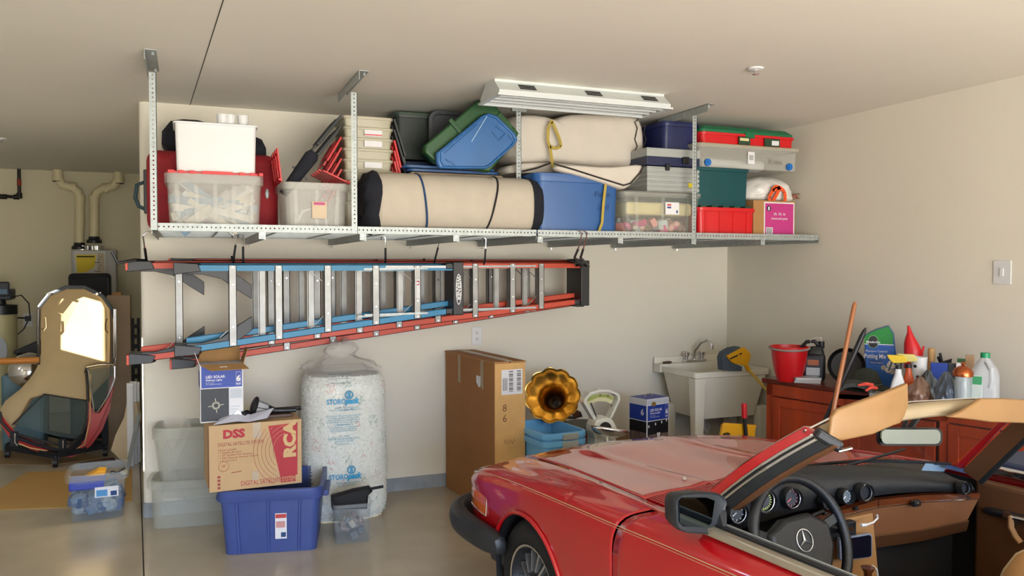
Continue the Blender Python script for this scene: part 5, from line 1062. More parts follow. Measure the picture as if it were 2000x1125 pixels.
tape = mat('clear_tape', ''); b = MB(); b.box(-.006, wB*.38, hB, Lb+.006, wB*.62, hB+.0015)
for f in (.28, .74): b.box(Lb*f, -.0016, hB-.22, Lb*f+.045, 0, hB-.005)
b.build('packing_tape', tape, t, smooth=0)
b = MB(); y0_, y1_ = wB*.22, wB*.90; z0_, z1_ = hB-.24, hB-.06; X_ = Lb+.003; b.box(X_-.001, y0_, z0_, X_, y1_, z1_)
for c_ in range(2):
    for k in range(14): yy = y0_+(.35+c_*.38)*(y1_-y0_); zq = z0_+.02+k*.011; b.box(X_, yy, zq, X_+.0005, yy+.05*(y1_-y0_)*4, zq+(.006 if k % 3 else .003), 1)
for k in range(5): b.box(X_, y0_+.01+k*.008, z0_+.03, X_+.0005, y0_+.013+k*.008, z0_+.12, 1)
b.build('shipping_label', [whitep, dk], t, smooth=0)
text('8\n6', .075, (Lb+.002, wB*.25, hB-.36), mat('pen_ink', '6b4a30', .8), t, rot=(pi/2, 0, pi/2)); b = MB(); b.tube([(Lb+.002, wB*.3+k*.008, hB-.60+.018*((k*5) % 3)) for k in range(12)], .0015, 4); b.build('pen_scribble', mat('pen_ink', ''), t)
b = MB(); b.prism([(Lb*.66, hB-.13), (Lb*.75, hB-.13), (Lb*.75, hB-.19), (Lb*.71, hB-.215), (Lb*.66, hB-.18)], 'y', -.0016, 0); b.build('small_sticker', whitep, t, smooth=0)
# ---- blue bins by the box ----
lb1 = mat('sky_blue_plastic', '6cb2e6', .4, noise=.05); ex = e1.normalized(); Wn = .37; Ln = .56; Yn = 4.85
q = at(1133, 843, Z=.62); q = V((q.x, q.y, 0))+e2*.08; cn = q-e2*(Wn/2)-ex*(Ln/2); zr = .62
for k in range(2):
    zt_ = zr-.055*(1-k); z0 = .055*k+.002
    t = tote('storage_tote', ['lower sky blue bin with a grey latch, nested behind the car', 'upper open sky blue bin with a grey latch, nested behind the car'][k], 'tote', cn.x, cn.y, z0, Ln, Wn, zt_-z0, lb1, rz=an, tap=.85, rimh=.04, r=.05, lip=.02)
    b = MB(); b.box(Ln/2-.012, -.04, zt_-z0-.05, Ln/2+.008, .09, zt_-z0-.004); b.build('latch', mat('latch_grey', '9aa09c', .5), t, smooth=0, bevel=.005)
# ---- low bench with gramophone, scale, solar box ----
bn = .30; Ys = 5.45
t = thing('low_bench', 'low plain wooden bench behind the car under the gramophone and the shop scale', 'bench', (xx(1220, Ys), Ys+.2, 0)); bw = mat('bench_wood', '8a6238', .6, noise=.1, wood=(.12, 1, 1))
xb0, xb1 = xx(1112, Ys)-xx(1220, Ys), xx(1332, Ys)-xx(1220, Ys)
b = MB(); b.box(xb0, -.48, bn-.03, xb1, .62, bn); b.build('top', bw, t, smooth=0, bevel=.004)
for sx in (xb0+.06, xb1-.1):
    for sy in (-.44, .55): b = MB(); b.box(sx, sy, 0, sx+.05, sy+.05, bn-.03); b.build('leg', bw, t, smooth=0)
# gramophone
Yk = 5.85; xk = xx(1142, Yk); zk = zz(1142, 838, Yk)
t = thing('gramophone', 'antique gramophone with a fluted brass horn and dark wooden base', 'gramophone', (xk, Yk, bn))
wg = mat('gramophone_wood', '4e1e12', .4, noise=.15, wood=(.1, 1, 1)); brass = mat('horn_brass', 'c8a35c', .24, 1, noise=.10, scale=5)
hk = zk-bn+.05
b = MB(); b.box(-.20, -.17, 0, .20, .2, hk-.03); b.box(-.22, -.19, 0, .22, .22, .03); b.box(-.21, -.18, hk-.05, .21, .21, hk-.025); b.build('wooden_base', wg, t, smooth=0, bevel=.006)
b = MB(); b.lathe([(.17, hk-.025), (.175, hk-.012), (.17, hk), (.02, hk+.002)], 32); b.build('turntable', mat('turntable_felt', '4a4a3a', .6), t)
b = MB(); pa = [at(px, py, Y=Yk+.02)-V(t.location) for px, py in ((1104, 838), (1102, 818), (1106, 815), (1122, 816), (1132, 812), (1135, 814), (1133, 806), (1127, 803))]
b.tube(pa, [.014, .014, .013, .012, .012, .012, .010, .009], 10); b.build('tone_arm', mat('tarnished_metal', '3c3c3a', .35, .8), t)
b = MB(); p = at(1126, 808, Y=Yk-.0)-V(t.location); b.cyl(p, p+V((0, .03, 0)), .030, n=20); b.build('sound_box', mat('sound_box_metal', '4a2a1e', .3, .8), t)
# horn: axis roughly towards the viewer and slightly left/up
hc = at(1077, 774, Y=Yk-.28)-V(t.location); base = at(1100, 806, Y=Yk+.06)-V(t.location)
axd = (V((hc.x, hc.y, hc.z))-base+V((-.05, -.25, .02))).normalized(); u_ = axd.cross(V((0, 0, 1))).normalized(); v_ = u_.cross(axd)
Rm = (xx(1126, Yk-.28)-xx(1028, Yk-.28))/2
b = MB(); rg = []; NP = 11
hprof = [(-.0, 1.0, 1), (-.025, .93, 1), (-.055, .80, 1), (-.085, .62, .9), (-.12, .47, .6), (-.17, .34, .3), (-.25, .22, .1), (-.34, .13, 0)]
cen = at(1079, 772, Y=Yk-.28)-V(t.location)
for dz, s, pet in hprof:
    ring = []
    for i in range(NP*8):
        a_ = 2*pi*i/(NP*8); lob = abs(sin(NP*a_/2)); k = Rm*s*(1+pet*.075*(lob-.6)); c_ = cen+axd*(dz+pet*.018*(lob-.5)); c_ = c_+(base-cen-axd*dz)*max(0, (-dz-.1)/.30)**1.5*.3
        ring.append(c_+u_*(k*cos(a_))+v_*(k*sin(a_)))
    rg.append(ring)
b.loft(rg, cap0=False, cap1=False); b.build('horn', brass, t, smooth=50, solid=-.002)
b = MB(); b.lathe([(.001, 0), (Rm*.13, 0), (Rm*.13, -.002)], 20); o = b.build('horn_throat', mat('throat_dark', '1a0e04', .6), t); o.location = cen+axd*-.33+(base-cen+axd*.33)*.2; o.rotation_euler = axd.to_track_quat('Z', 'Y').to_euler()
last = rg[-1]; e_ = sum((V(p) for p in last), V((0, 0, 0)))/len(last)
b = MB(); b.tube([e_, lerp(e_, base, .5)+V((0, .03, -.01)), base+V((0, .04, .0)), pa[1]], [Rm*.125, .022, .018, .014], 16); b.build('horn_neck', brass, t)
# shop scale
Yc = 5.24; pc = lambda px, py, dy=0: at(px, py, Y=Yc+dy)-V(t.location)
t = thing('shop_scale', 'white enamel fan-shaped shop scale with a silver scoop pan', 'scale', (xx(1180, Yc), Yc, bn))
wen = mat('white_enamel', 'd4d6cc', .25, noise=.04, coat=.5)
fan_o = [(1158, 820), (1146, 800), (1138, 786), (1139, 778), (1150, 766), (1168, 760), (1186, 760), (1202, 766), (1208, 771), (1209, 780), (1200, 800), (1190, 822)]
fan_i = [(1165, 820), (1151, 797), (1143, 784), (1144, 780), (1153, 770), (1169, 765), (1186, 765), (1199, 770), (1204, 774), (1204, 781), (1196, 800), (1186, 820)]
O_ = [pc(x, y) for x, y in fan_o]; I_ = [pc(x, y) for x, y in fan_i]; sh = lambda L_, dy: [p+V((0, dy, 0)) for p in L_]
b = MB(); b.loft([sh(O_, -.02), sh(O_, .05), sh(I_, .05), sh(I_, -.02), sh(O_, -.02)], cap0=False, cap1=False); b.build('fan_housing', wen, t, smooth=0, bevel=.006)
b = MB(); I2 = [pc(x, y, .0) for x, y in ((1148, 788), (1154, 774), (1169, 769), (1186, 769), (1202, 777), (1197, 790), (1186, 785), (1170, 784), (1152, 793))]; b.loft([sh(I2, .02), sh(I2, .024)]); b.build('dial_card', mat('dial_cream', 'd6d2a4', .6), t, smooth=0)
I3 = [pc(x, y) for x, y in ((1150, 780), (1156, 775), (1169, 771), (1186, 771), (1201, 778), (1199, 782), (1186, 777), (1170, 777), (1151, 785))]; b = MB(); b.loft([sh(I3, .017), sh(I3, .019)]); b.build('dial_band', mat('dial_green', 'a3ad5c', .6), t, smooth=0)
text('10', .022, tuple(pc(1148, 777, .012)), dk, t); text('20', .022, tuple(pc(1170, 774, .012)), dk, t); text('30', .022, tuple(pc(1185, 775, .012)), dk, t)
b = MB(); b.bar(pc(1167, 819, .01), pc(1154, 787, .01), .003, .008); b.bar(pc(1187, 820, .03), pc(1197, 791, .03), .01, .016, 1); b.build('pointer', [black, mat('gunmetal', '565c60', .4, .6)], t, smooth=0)
b = MB(); body = [(1158, 818), (1166, 815), (1182, 813), (1190, 818), (1198, 832), (1196, 866), (1152, 866), (1156, 856), (1153, 842), (1154, 830)]
B_ = [pc(x, y) for x, y in body]; B_[6].z = B_[5].z = .03
b.loft([sh(B_, -.06), sh(B_, .08)]); b.box(B_[6].x-.03, -.16, 0, B_[5].x+.06, .14, .04); b.build('body', wen, t, smooth=0, bevel=.014, seg=3)
b = MB(); p = pc(1182, 838, -.062); b.lathe([(.052, 0), (.052, .003)], 24); o = b.build('side_opening', dk, t); o.location = p; o.rotation_euler = (pi/2, 0, 0)
pp = pc(1192, 856, -.14); b = MB()
pp = pc(1193, 836, -.16); b.T = M.Rotation(.20, 4, 'Y') @ M.Rotation(-.12, 4, 'X')
b.loft([[(.155*cos(a_)*c_, .10*sin(a_)*c_, -.075*s_) for a_ in [2*pi*k/36 for k in range(36)]] for c_, s_ in [(cos(q_), sin(q_)) for q_ in (0, .3, .6, .9, 1.2, 1.45)]]+[[(.03*cos(2*pi*k/36), .02*sin(2*pi*k/36), -.075) for k in range(36)]][:0], cap0=False)
o = b.build('scoop_pan', chrome, t, smooth=60, solid=.003); o.location = pp
b = MB(); b.bar(pc(1178, 868, -.1), pc(1186, 858, -.2), .015, .03); b.build('pan_bracket', wen, t, smooth=0)
# right solar box
Yx = 5.50; p = at(1264, 858, Y=Yx); wS = xx(1316, Yx)-xx(1264, Yx); hS = zz(1290, 779, Yx)-bn
solar_box('solar_light_box', 'closed box of six solar lights with garden picture, left of the utility sink', (xx(1265, Yx), Yx, bn+.001), radians(14), wS*1.02, .20, hS, False)
clutter('crumpled_wrap', 'crumpled dark netting and brown paper on the bench left of the closed solar box', 'paper', (xx(1252, 5.36), 5.36, bn+.002), .34, .14, .05, ['2a2c2a', '3a3630', 'a07848', '8a5a30'], 40, 6, .02, .05)
b = MB(); b.box(-.11, -.07, 0, .11, .07, .02); b.box(-.112, -.072, .02, .112, .072, .022, 1); o = b.build('blue_leaflet', [whitep, bluei], smooth=0); o.location = (xx(1306, 5.34), 5.30, bn+.002); o.rotation_euler = (0, 0, -.2); tag(o, 'flat blue and white box lid lying right of the closed solar box', 'box lid')
# ---- utility sink ----
Yf_ = at(1358, 729, Z=.905).y; xl = at(1358, 729, Z=.905).x; xr_ = XW-.03; sk = mat('sink_plastic', 'e6e2d4', .4, noise=.03)
t = thing('utility_sink', 'cream plastic utility sink on legs in the corner, with chrome taps', 'sink', (xl, Yf_, 0)); wk = xr_-xl; dk_ = D-.01-Yf_; hs = .905
b = MB()
def bring(x0, y0, x1, y1, r, z): return [(x+(x0+x1)/2, y+(y0+y1)/2, z) for x, y, _ in rr(x1-x0, y1-y0, r, 0)]
zb2 = .50
b.loft([bring(.10, .06, wk-.10, dk_-.14, .03, zb2), bring(.02, .01, wk-.02, dk_-.10, .03, hs-.05), bring(0, 0, wk, dk_-.09, .025, hs-.045), bring(0, 0, wk, dk_-.09, .025, hs), bring(.02, .02, wk-.02, dk_-.11, .03, hs), bring(.11, .07, wk-.11, dk_-.15, .03, zb2+.01)])
b.build('basin', sk, t, smooth=30)
b = MB(); b.box(-.01, dk_-.12, hs-.06, wk, dk_, hs+.015); b.box(-.01, dk_-.02, hs, wk, dk_, hs+.07); b.build('back_ledge', sk, t, smooth=0, bevel=.006)
for x0, y0 in ((.0, .0), (wk-.1, .0), (.0, dk_-.2), (wk-.1, dk_-.2)):
    b = MB(); z1 = hs-.05 if y0 == 0 and x0 == 0 else zb2+.08
    b.loft([[(x0+.03, y0+.03, 0), (x0+.09, y0+.03, 0), (x0+.09, y0+.08, 0), (x0+.03, y0+.08, 0)], [(x0, y0, z1), (x0+.11, y0, z1), (x0+.11, y0+.10, z1), (x0, y0+.10, z1)]]); b.build('leg', sk, t, smooth=0, bevel=.006)
ptap = at(1352, 712, Y=D-.06)-V(t.location); ptap.z = hs+.015
b = MB(); b.box(ptap.x-.10, dk_-.10, hs+.015, ptap.x+.12, dk_-.03, hs+.04); b.build('tap_base', chrome, t, smooth=0, bevel=.006)
for dx in (-.075, .095): b = MB(); b.lathe([(.016, .0), (.022, .03), (.03, .04), (.03, .065), (.012, .075)], 14, c=(ptap.x+dx, dk_-.065, hs+.04)); b.build('tap_handle', chrome, t)
b = MB(); b.tube([(ptap.x+.01, dk_-.065, hs+.03), (ptap.x+.01, dk_-.08, hs+.12), (ptap.x+.04, dk_-.12, hs+.19), (ptap.x+.08, dk_-.16, hs+.22), (ptap.x+.10, dk_-.19, hs+.20), (ptap.x+.105, dk_-.20, hs+.17)], .011, 10); b.lathe([(.018, -.02), (.018, .02)], 12, c=(ptap.x+.105, dk_-.20, hs+.16)); b.build('spout', chrome, t)
b = MB(); b.tube([(wk*.42, dk_-.3, zb2), (wk*.42, dk_-.3, .36), (wk*.48, dk_-.28, .32), (wk*.54, dk_-.25, .36), (wk*.54, dk_-.1, .40)], .024, 12); b.build('drain_trap', white, t)
b = MB(); b.tube([(-.01+.05, dk_-.09, hs+.022), (.10, dk_-.09, hs+.022), (.13, dk_-.08, hs+.025)], [.012, .016, .008], 10); tag(b.build('scrub_brush', mat('brown_handle', '4a3524', .6)), 'small brown-handled brush on the left ledge of the sink', 'brush').location = t.location
p = at(1332, 812, Y=D-.35); b = MB(); b.lathe([(.001, -.03), (.035, -.025), (.04, 0), (.03, .03), (.01, .035)], 16); o = b.build('steel_cup', chrome); o.location = (p.x, p.y, .031); tag(o, 'small shiny steel cup under the left side of the sink', 'cup')
# mop
Yz = Yf_-.035; t = thing('sponge_mop', 'yellow sponge mop with a grey head leaning out of the sink corner', 'mop', at(1462, 724, Y=Yz))
o_ = V(t.location); yel = mat('yellow_plastic', 'e0a410', .4, noise=.04); mq = lambda px, py, dy=0: at(px, py, Y=Yz+dy)-o_
b = MB(); P_ = [mq(*p) for p in ((1417, 695), (1445, 680), (1452, 678), (1464, 690), (1463, 702), (1456, 714), (1452, 714), (1432, 710), (1426, 706))]; b.loft([sh(P_, -.02), sh(P_, .02)]); b.build('head_plate', yel, t, smooth=0, bevel=.006)
b = MB(); P_ = [mq(*p) for p in ((1413, 724), (1411, 698), (1416, 688), (1430, 680), (1446, 677), (1447, 684), (1424, 695), (1428, 708), (1450, 716), (1450, 725))]; b.loft([sh(P_, .0), sh(P_, .08)]); b.build('sponge', mat('denim_grey', '4a5560', .9, noise=.2, scale=40, bump=.4), t, smooth=0, bevel=.006)
b = MB(); b.bar(mq(1426, 701, -.024), mq(1441, 694, -.024), .004, .012); b.bar(mq(1444, 692, -.024), mq(1449, 690, -.024), .004, .010); b.build('dark_slot', dk, t, smooth=0)
b = MB(); b.cyl(mq(1455, 710), mq(1463, 724), .020, n=12); e9 = at(1499, 764, Y=Yz-.22)-o_; f9 = V((XW-.10, at(1487, 738, Z=.95).y+.10, .02))-o_; b.cyl(mq(1462, 722), e9, .012, n=12, mi=1); b.cyl(e9, f9, .012, n=12, mi=1); b.build('handle', [yel, mat('pale_yellow_pole', 'c9a848', .5)], t)
# yellow snow brush / dustpan
Yd = 4.75; t = thing('snow_shovel', 'small yellow plastic shovel with a black and red handle behind the bonnet', 'shovel', at(1438, 866, Y=Yd)); o_ = V(t.location); sq_ = lambda px, py, dy=0: at(px, py, Y=Yd+dy)-o_
b = MB(); P_ = [sq_(*p) for p in ((1397, 866), (1406, 858), (1411, 830), (1415, 826), (1477, 830), (1474, 838), (1474, 855), (1480, 868))]; b.loft([sh(P_, -.01), sh(P_, .02)]); b.build('blade', yel, t, smooth=0, bevel=.006)
b = MB(); P_ = [sq_(*p, -.03) for p in ((1414, 864), (1415, 848), (1424, 845), (1426, 852), (1464, 852), (1464, 866))]; b.loft([sh(P_, -.01), sh(P_, .03)]); b.build('black_mount', black, t, smooth=0, bevel=.004)
b = MB(); b.cyl(sq_(1458, 862, -.03), sq_(1454, 815, -.03), .014, n=12); b.cyl(sq_(1454, 816, -.03), sq_(1453, 788, -.03), .019, n=12, mi=1); b.build('handle', [black, redp], t)
for o in (t,):
    zmin = o_.z
    b = MB(); b.cyl((0, .02, 0), (0, .02, -zmin+.0), .02, n=10); b.build('shaft', black, t)
# ================= CABINET AND WHAT STANDS ON IT =================
CH = .95
P0 = at(1487, 738, Z=CH); P1 = at(1629, 757, Z=CH); e_ = (P1-P0); e_.z = 0; e_.normalize(); anc = atan2(e_.y, e_.x)
cw = mat('cabinet_red_wood', 'a23a16', .38, noise=.25, scale=5, wood=(1, 1, .15), coat=.3); cw2 = mat('cabinet_dark_wood', '5e1c0e', .4, noise=.2, scale=5, wood=(1, 1, .15), coat=.3)
t = thing('wooden_cabinet', 'long red-stained wooden cabinet with panelled doors along the right wall', 'cabinet', (P0.x, P0.y, 0), anc)
LC = 2.15; dc = XW-.03-P0.x-.02
b = MB(); b.box(.05, .02, .0, LC-.02, dc, CH-.035); b.build('body', cw2, t, smooth=0)
b = MB(); b.box(0, 0, CH-.035, LC, dc+.0, CH); b.build('top', cw2, t, smooth=0, bevel=.006)
b = MB()
for x0, x1, z0, z1 in ((.05, .10, 0, CH-.035), (.05, LC, CH-.12, CH-.035), (.05, LC, 0, .07), (.68, .73, 0, CH-.035), (1.33, 1.38, 0, CH-.035), (LC-.06, LC-.01, 0, CH-.035)): b.box(x0, -.002, z0, x1, .02, z1)
b.build('face_frame', cw, t, smooth=0)
for x0 in (.105, .735, 1.385):
    x1 = x0+.57 if x0 < 1.3 else LC-.07
    b = MB(); st = .065
    b.box(x0, -.012, .08, x0+st, .012, CH-.13); b.box(x1-st, -.012, .08, x1, .012, CH-.13); b.box(x0+st, -.012, .08, x1-st, .012, .08+st); b.box(x0+st, -.012, CH-.13-st, x1-st, .012, CH-.13)
    f = b.build('door', cw, t, smooth=0, bevel=.003)
    b = MB(); b.box(x0+st, -.002, .08+st, x1-st, .008, CH-.13-st); b.build('panel', cw, f, smooth=0)
def cab(px, X, cz=CH):
    th = YAW+atan((px-1000)/F); Y = X/tan(th); loc = V((X, Y, cz)); k = (X*sin(YAW)+Y*cos(YAW))/F/cos(th-YAW)*1.0
    kz = (X*sin(YAW)+Y*cos(YAW))/F
    return loc, -th, (lambda p: (p-px)*kz*cos(th-YAW)), (lambda py: H0-cz-(py-519)*kz)
# bucket
loc, rz, fx, fz = cab(1543, 4.12)
t = thing('bucket', 'red plastic bucket with a grey handle on the far end of the cabinet', 'bucket', loc, rz); R1 = fx(1581); ht = fz(676)
b = MB(); b.lathe([(R1*.62, 0), (R1*.80, ht*.3), (R1*.93, ht*.75), (R1*.96, ht*.93), (R1*1.02, ht*.93), (R1*1.03, ht), (R1*.97, ht), (R1*.9, ht*.75), (R1*.6, .01)], 36); b.build('pail', redp, t)
b = MB(); b.tube([(R1*1.04*cos(a_), R1*1.04*sin(a_), ht*.96+.012*sin(a_)) for a_ in [pi+pi*i/20 for i in range(21)]], .008); b.build('handle', mat('handle_grey', '8a8580', .5), t)
# black jug
loc, rz, fx, fz = cab(1592, 4.30); bw_ = fx(1614)
t = thing('oil_jug', 'black plastic motor oil jug with a looped handle behind the red bucket', 'jug', loc, rz); zt_ = fz(668)
b = MB(); rbox(b, bw_*2, .10, zt_*.72, .03); b.loft([rr(bw_*1.8, .09, .03, zt_*.70), rr(bw_*1.1, .08, .03, zt_*.88, cx=bw_*.2), rr(bw_*.5, .06, .02, zt_*.9, cx=bw_*.55)]); b.cyl((bw_*.62, 0, zt_*.85), (bw_*.62, 0, zt_*1.02), .022, n=14); b.build('bottle', black, t, smooth=50)
b = MB(); b.tube([(bw_*.35, 0, zt_*.92), (bw_*.0, 0, zt_*1.02), (-bw_*.7, 0, zt_*1.0), (-bw_*1.1, 0, zt_*.88), (-bw_*1.0, 0, zt_*.75), (-bw_*.3, 0, zt_*.72)], .014); b.build('handle', black, t)
b = MB(); b.box(-bw_*.8, -.056, zt_*.10, bw_*.7, -.052, zt_*.62); b.box(-bw_*.6, -.0575, zt_*.42, bw_*.4, -.056, zt_*.56, 1); b.box(-bw_*.7, -.0575, zt_*.16, bw_*.5, -.056, zt_*.36, 2); b.build('label', [mat('jug_label', '2a3440', .5), mat('label_orange', 'a8603c', .5), lgrey], t, smooth=0)
b = MB(); b.tube([(bw_*.6, 0, zt_*1.0), (bw_*.6, 0, zt_*1.13)], .003); b.tube([(bw_*.6, 0, zt_*1.10), (bw_*.2, -.02, zt_*1.13), (-.03, -.03, zt_*1.05), (-.02, -.04, zt_*.95), (-.05, -.05, zt_*.9)], .0018); b.build('spout_wire', mat('wire_white', 'c8c8c8', .4), t)
for i in range(3):
    p = at(1583, 748, Z=CH); b = MB(); b.box(-.09, -.065, 0, .09, .065, .013); b.box(-.088, -.0655, .002, .088, -.064, .011, 1); o = b.build('disc_case', [mat('case_grey', 'a9b2ba', .3), whitep], smooth=0); o.location = (p.x-.01*i, p.y+.04-.01*i, CH+.001+i*.0145); o.rotation_euler = (0, 0, anc+pi/2-.9+.08*i)
    tag(o, ['bottom', 'middle', 'top'][i]+' disc case of the small stack in front of the bucket', 'disc case', 'disc cases on the cabinet')
loc, rz, fx, fz = cab(1655, 4.42); t = thing('frying_pan', 'round black pan leaning on edge against the wall behind the wooden handle', 'pan', loc, rz); R1 = fx(1692); 
b = MB(); b.T = M.Translation((0, .02, R1)) @ M.Rotation(radians(80), 4, 'X'); b.lathe([(R1*.8, -.03), (R1, .01), (R1*1.02, .012), (R1*.82, -.022), (.001, -.024)], 32); b.build('pan', black, t)
# tool handles leaning in front of the cabinet
pA = at(1670, 590, X=3.95); pB = at(1630, 790, X=3.80); d_ = (pB-pA); pF = pA+d_*((pA.z-.02)/(pA.z-pB.z))
t = thing('wooden_tool_handle', 'long orange-brown wooden tool handle leaning in front of the cabinet', 'tool', pF); o_ = pF
b = MB(); b.tube([V((0, 0, 0)), (pA-o_)*.985, (pA-o_)], [.015, .0145, .009], 12); b.build('handle', mat('handle_wood', 'a8683a', .4, wood=(1, 1, .1), noise=.15, coat=.3), t)
b = MB(); b.box(-.10, -.02, 0, .10, .02, .05); b.build('tool_head', blackm, t, smooth=0)
pA = at(1691, 640, X=3.98); pB = at(1618, 805, X=3.78); pF = pA+(pB-pA)*((pA.z-.02)/(pA.z-pB.z))
t = thing('black_pole', 'black plastic pole with a hanging hole leaning right of the wooden handle', 'pole', pF)
b = MB(); q = pA-pF; b.tube([V((0, 0, 0)), q*.72, q*.73, q*.96, q*.985, q], [.011, .012, .017, .016, .012, .004], 12); b.build('shaft', black, t)
# potting mix bag
loc, rz, fx, fz = cab(1722, 4.42); t = thing('potting_mix_bag', 'green and blue bag of potting mix against the right wall', 'bag', loc, rz)
O_ = [(fx(1697), 0), (fx(1757), 0), (fx(1752), fz(690)), (fx(1747), fz(650)), (fx(1737), fz(635)), (fx(1712), fz(643)), (fx(1698), fz(650)), (fx(1690), fz(656)), (fx(1690), fz(690))]
b = MB(); b.loft([[(x*.97, y, z*.985) for x, z in O_] for y in (-.045,)]+[[(x, y, z) for x, z in O_] for y in (-.03, .05)]+[[(x*.95, .07, z*.97) for x, z in O_]]); b.build('bag_body', mat('mix_blue', '1f56a0', .35, noise=.08), t, smooth=40, bevel=.006)
b = MB(); G = [(fx(1689.5), fz(672)), (fx(1746), fz(671)), (fx(1746), fz(652)), (fx(1737), fz(636)), (fx(1712), fz(644)), (fx(1698), fz(651)), (fx(1690.5), fz(657))]
b.prism(G, 'y', -.0475, -.045); b.build('green_band', mat('mix_green', '0c7a2c', .35), t, smooth=0)
b = MB(); b.box(fx(1690), -.049, fz(672.5), fx(1747), -.0475, fz(671)); b.build('white_line', whitep, t, smooth=0)
b = MB(); c_ = (fx(1707), fz(667)); b.prism([(c_[0]+.034*cos(a_), c_[1]+.045*sin(a_)) for a_ in [2*pi*i/24 for i in range(24)]], 'y', -.0495, -.048, 1); b.prism([(c_[0]+.030*cos(a_), c_[1]+.041*sin(a_)) for a_ in [2*pi*i/24 for i in range(24)]], 'y', -.0505, -.0495); b.build('round_emblem', [black, mat('emblem_ring', '7a9a70', .5)], t, smooth=0)
text('Miracle-Gro', .021, (c_[0], -.052, c_[1]-.008), whitep, t, align='CENTER', bold=.0006, squash=.85)
text('Moisture Control', .021, (fx(1692), -.048, fz(687)), whitep, t, squash=.9); text('Potting Mix', .044, (fx(1690), -.048, fz(699)), whitep, t, squash=.66, bold=.0005)
b = MB(); b.box(fx(1700), -.0478, fz(711), fx(1724), -.0465, fz(703)); b.build('small_banner', mat('banner_blue', '163a7c', .4), t, smooth=0); text('Protects Against', .012, (fx(1702), -.0485, fz(708.5)), whitep, t)
b = MB(); rnd = random.Random(5)
for k in range(7): c_ = (fx(1737)+rnd.uniform(-.03, .03), fz(716)+rnd.uniform(-.035, .035)); b.prism([(c_[0]+.018*cos(a_), c_[1]+.018*sin(a_)) for a_ in [2*pi*i/10 for i in range(10)]], 'y', -.0485-.0003*k, -.047, k % 2)
b.build('printed_flowers', [mat('flower_white', 'c9c2b8', .6), mat('flower_grey', 'a39a8e', .6)], t, smooth=0)
# hat
loc, rz, fx, fz = cab(1695, 4.18); t = thing('canvas_hat', 'dark green floppy canvas hat lying on the cabinet', 'hat', loc, rz)
hg = mat('hat_green', '2e3329', .9, noise=.2, scale=12, bump=.3); b = MB()
w_ = fx(1745); b.lathe([(w_, .03), (w_*.98, .045), (w_*.62, .06), (w_*.55, .10), (w_*.42, .15), (w_*.15, .17), (.001, .172)], 26); o = b.build('crown_and_brim', hg, t, smooth=60)
b = MB(); b.tube([(w_*.60*cos(a_), w_*.60*sin(a_), .068) for a_ in [2*pi*i/24 for i in range(24)]], .006, closed=True); b.build('hat_band', mat('hat_band', '565a48', .8), t)
loc, rz, fx, fz = cab(1672, 4.0); b = MB(); b.T = M.Rotation(radians(90), 4, 'X'); b.loft([[(r_*cos(a_), max(0, r_*sin(a_)*.8), z_) for a_ in [pi*i/18 for i in range(19)]] for r_, z_ in ((.13, -.1), (.13, .1), (.10, .1), (.10, -.1))], cap0=False, cap1=False); o = b.build('grey_arch', mat('charcoal_felt', '3a3c3a', .8)); o.location = loc; o.rotation_euler = (0, 0, rz); tag(o, 'arched dark grey plastic hood lying in front of the canvas hat', 'hood')
loc, rz, fx, fz = cab(1705, 3.99)
for i, (x0, z0, x1, z1) in enumerate(((1678, 755, 1708, 751), (1693, 764, 1716, 757))):
    b = MB(); P_ = [V((fx(x0), -.02*i, fz(z0)+.0)), V((fx((x0+x1)/2), 0, fz(z1))), V((fx(x1), .02, fz(z1+2)))]; b.tube(P_, [.006, .012, .010], 8); o = b.build('secateurs_handle' if 0 else 'pruner_handle', mat('coral_red', 'd84a3a', .45)); o.location = loc; o.rotation_euler = (0, 0, rz); tag(o, ['upper', 'lower'][i]+' coral red tool handle beside the canvas hat', 'tool', 'coral tool handles')
b = MB(); b.box(-.06, -.05, 0, .06, .05, .05); o = b.build('grey_pad', mat('grey_card', '8c8c86', .7), smooth=0); o.location = cab(1724, 4.05)[0]; o.rotation_euler = (0, 0, .4); tag(o, 'grey paper pad at the foot of the white spray bottle', 'pad')
# spray bottles
def spray(px, X, label, bodyc, headc, zb_, zt_, wpx, lab):
    loc, rz, fx, fz = cab(px, X); t = thing('spray_bottle', label, 'spray bottle', loc, rz); w_ = fx(px+wpx); h_ = fz(zt_); hb = h_*.72
    b = MB(); b.loft([rr(2*w_, 1.2*w_, w_*.35, 0), rr(2*w_, 1.2*w_, w_*.4, hb*.45), rr(1.5*w_, 1.1*w_, w_*.4, hb*.65), rr(.9*w_, .9*w_, w_*.4, hb*.85), rr(.75*w_, .75*w_, w_*.3, hb)]); b.build('bottle', bodyc, t, smooth=60)
    b = MB(); b.cyl((0, 0, hb), (0, 0, hb+.022), .018, n=16); f = b.build('collar', black, t)
    b = MB(); b.prism([(-.065, h_), (.03, h_), (.052, h_-.03), (.045, h_-.042), (-.03, h_-.05), (-.058, h_-.018)], 'y', -.014, .014); b.build('trigger_head', headc, t, smooth=0, bevel=.004)
    b = MB(); b.bar((-.035, 0, h_-.04), (-.055, 0, h_-.10), .012, .010); b.build('trigger', black, t, smooth=0)
    b = MB(); b.box(-w_*.8, -w_*.62-.002, hb*.08, w_*.8, -w_*.6, hb*.42); b.box(-w_*.5, -w_*.62-.003, hb*.12, w_*.5, -w_*.62-.002, hb*.24, 1); b.build('label', [lab, black], t, smooth=0); return t
oy = mat('label_sun_orange', 'e08a24', .4)
spray(1757, 4.05, 'white spray bottle with a yellow head behind the left sun visor', white, mat('head_yellow', 'd8b828', .4), 0, 694, 16, oy)
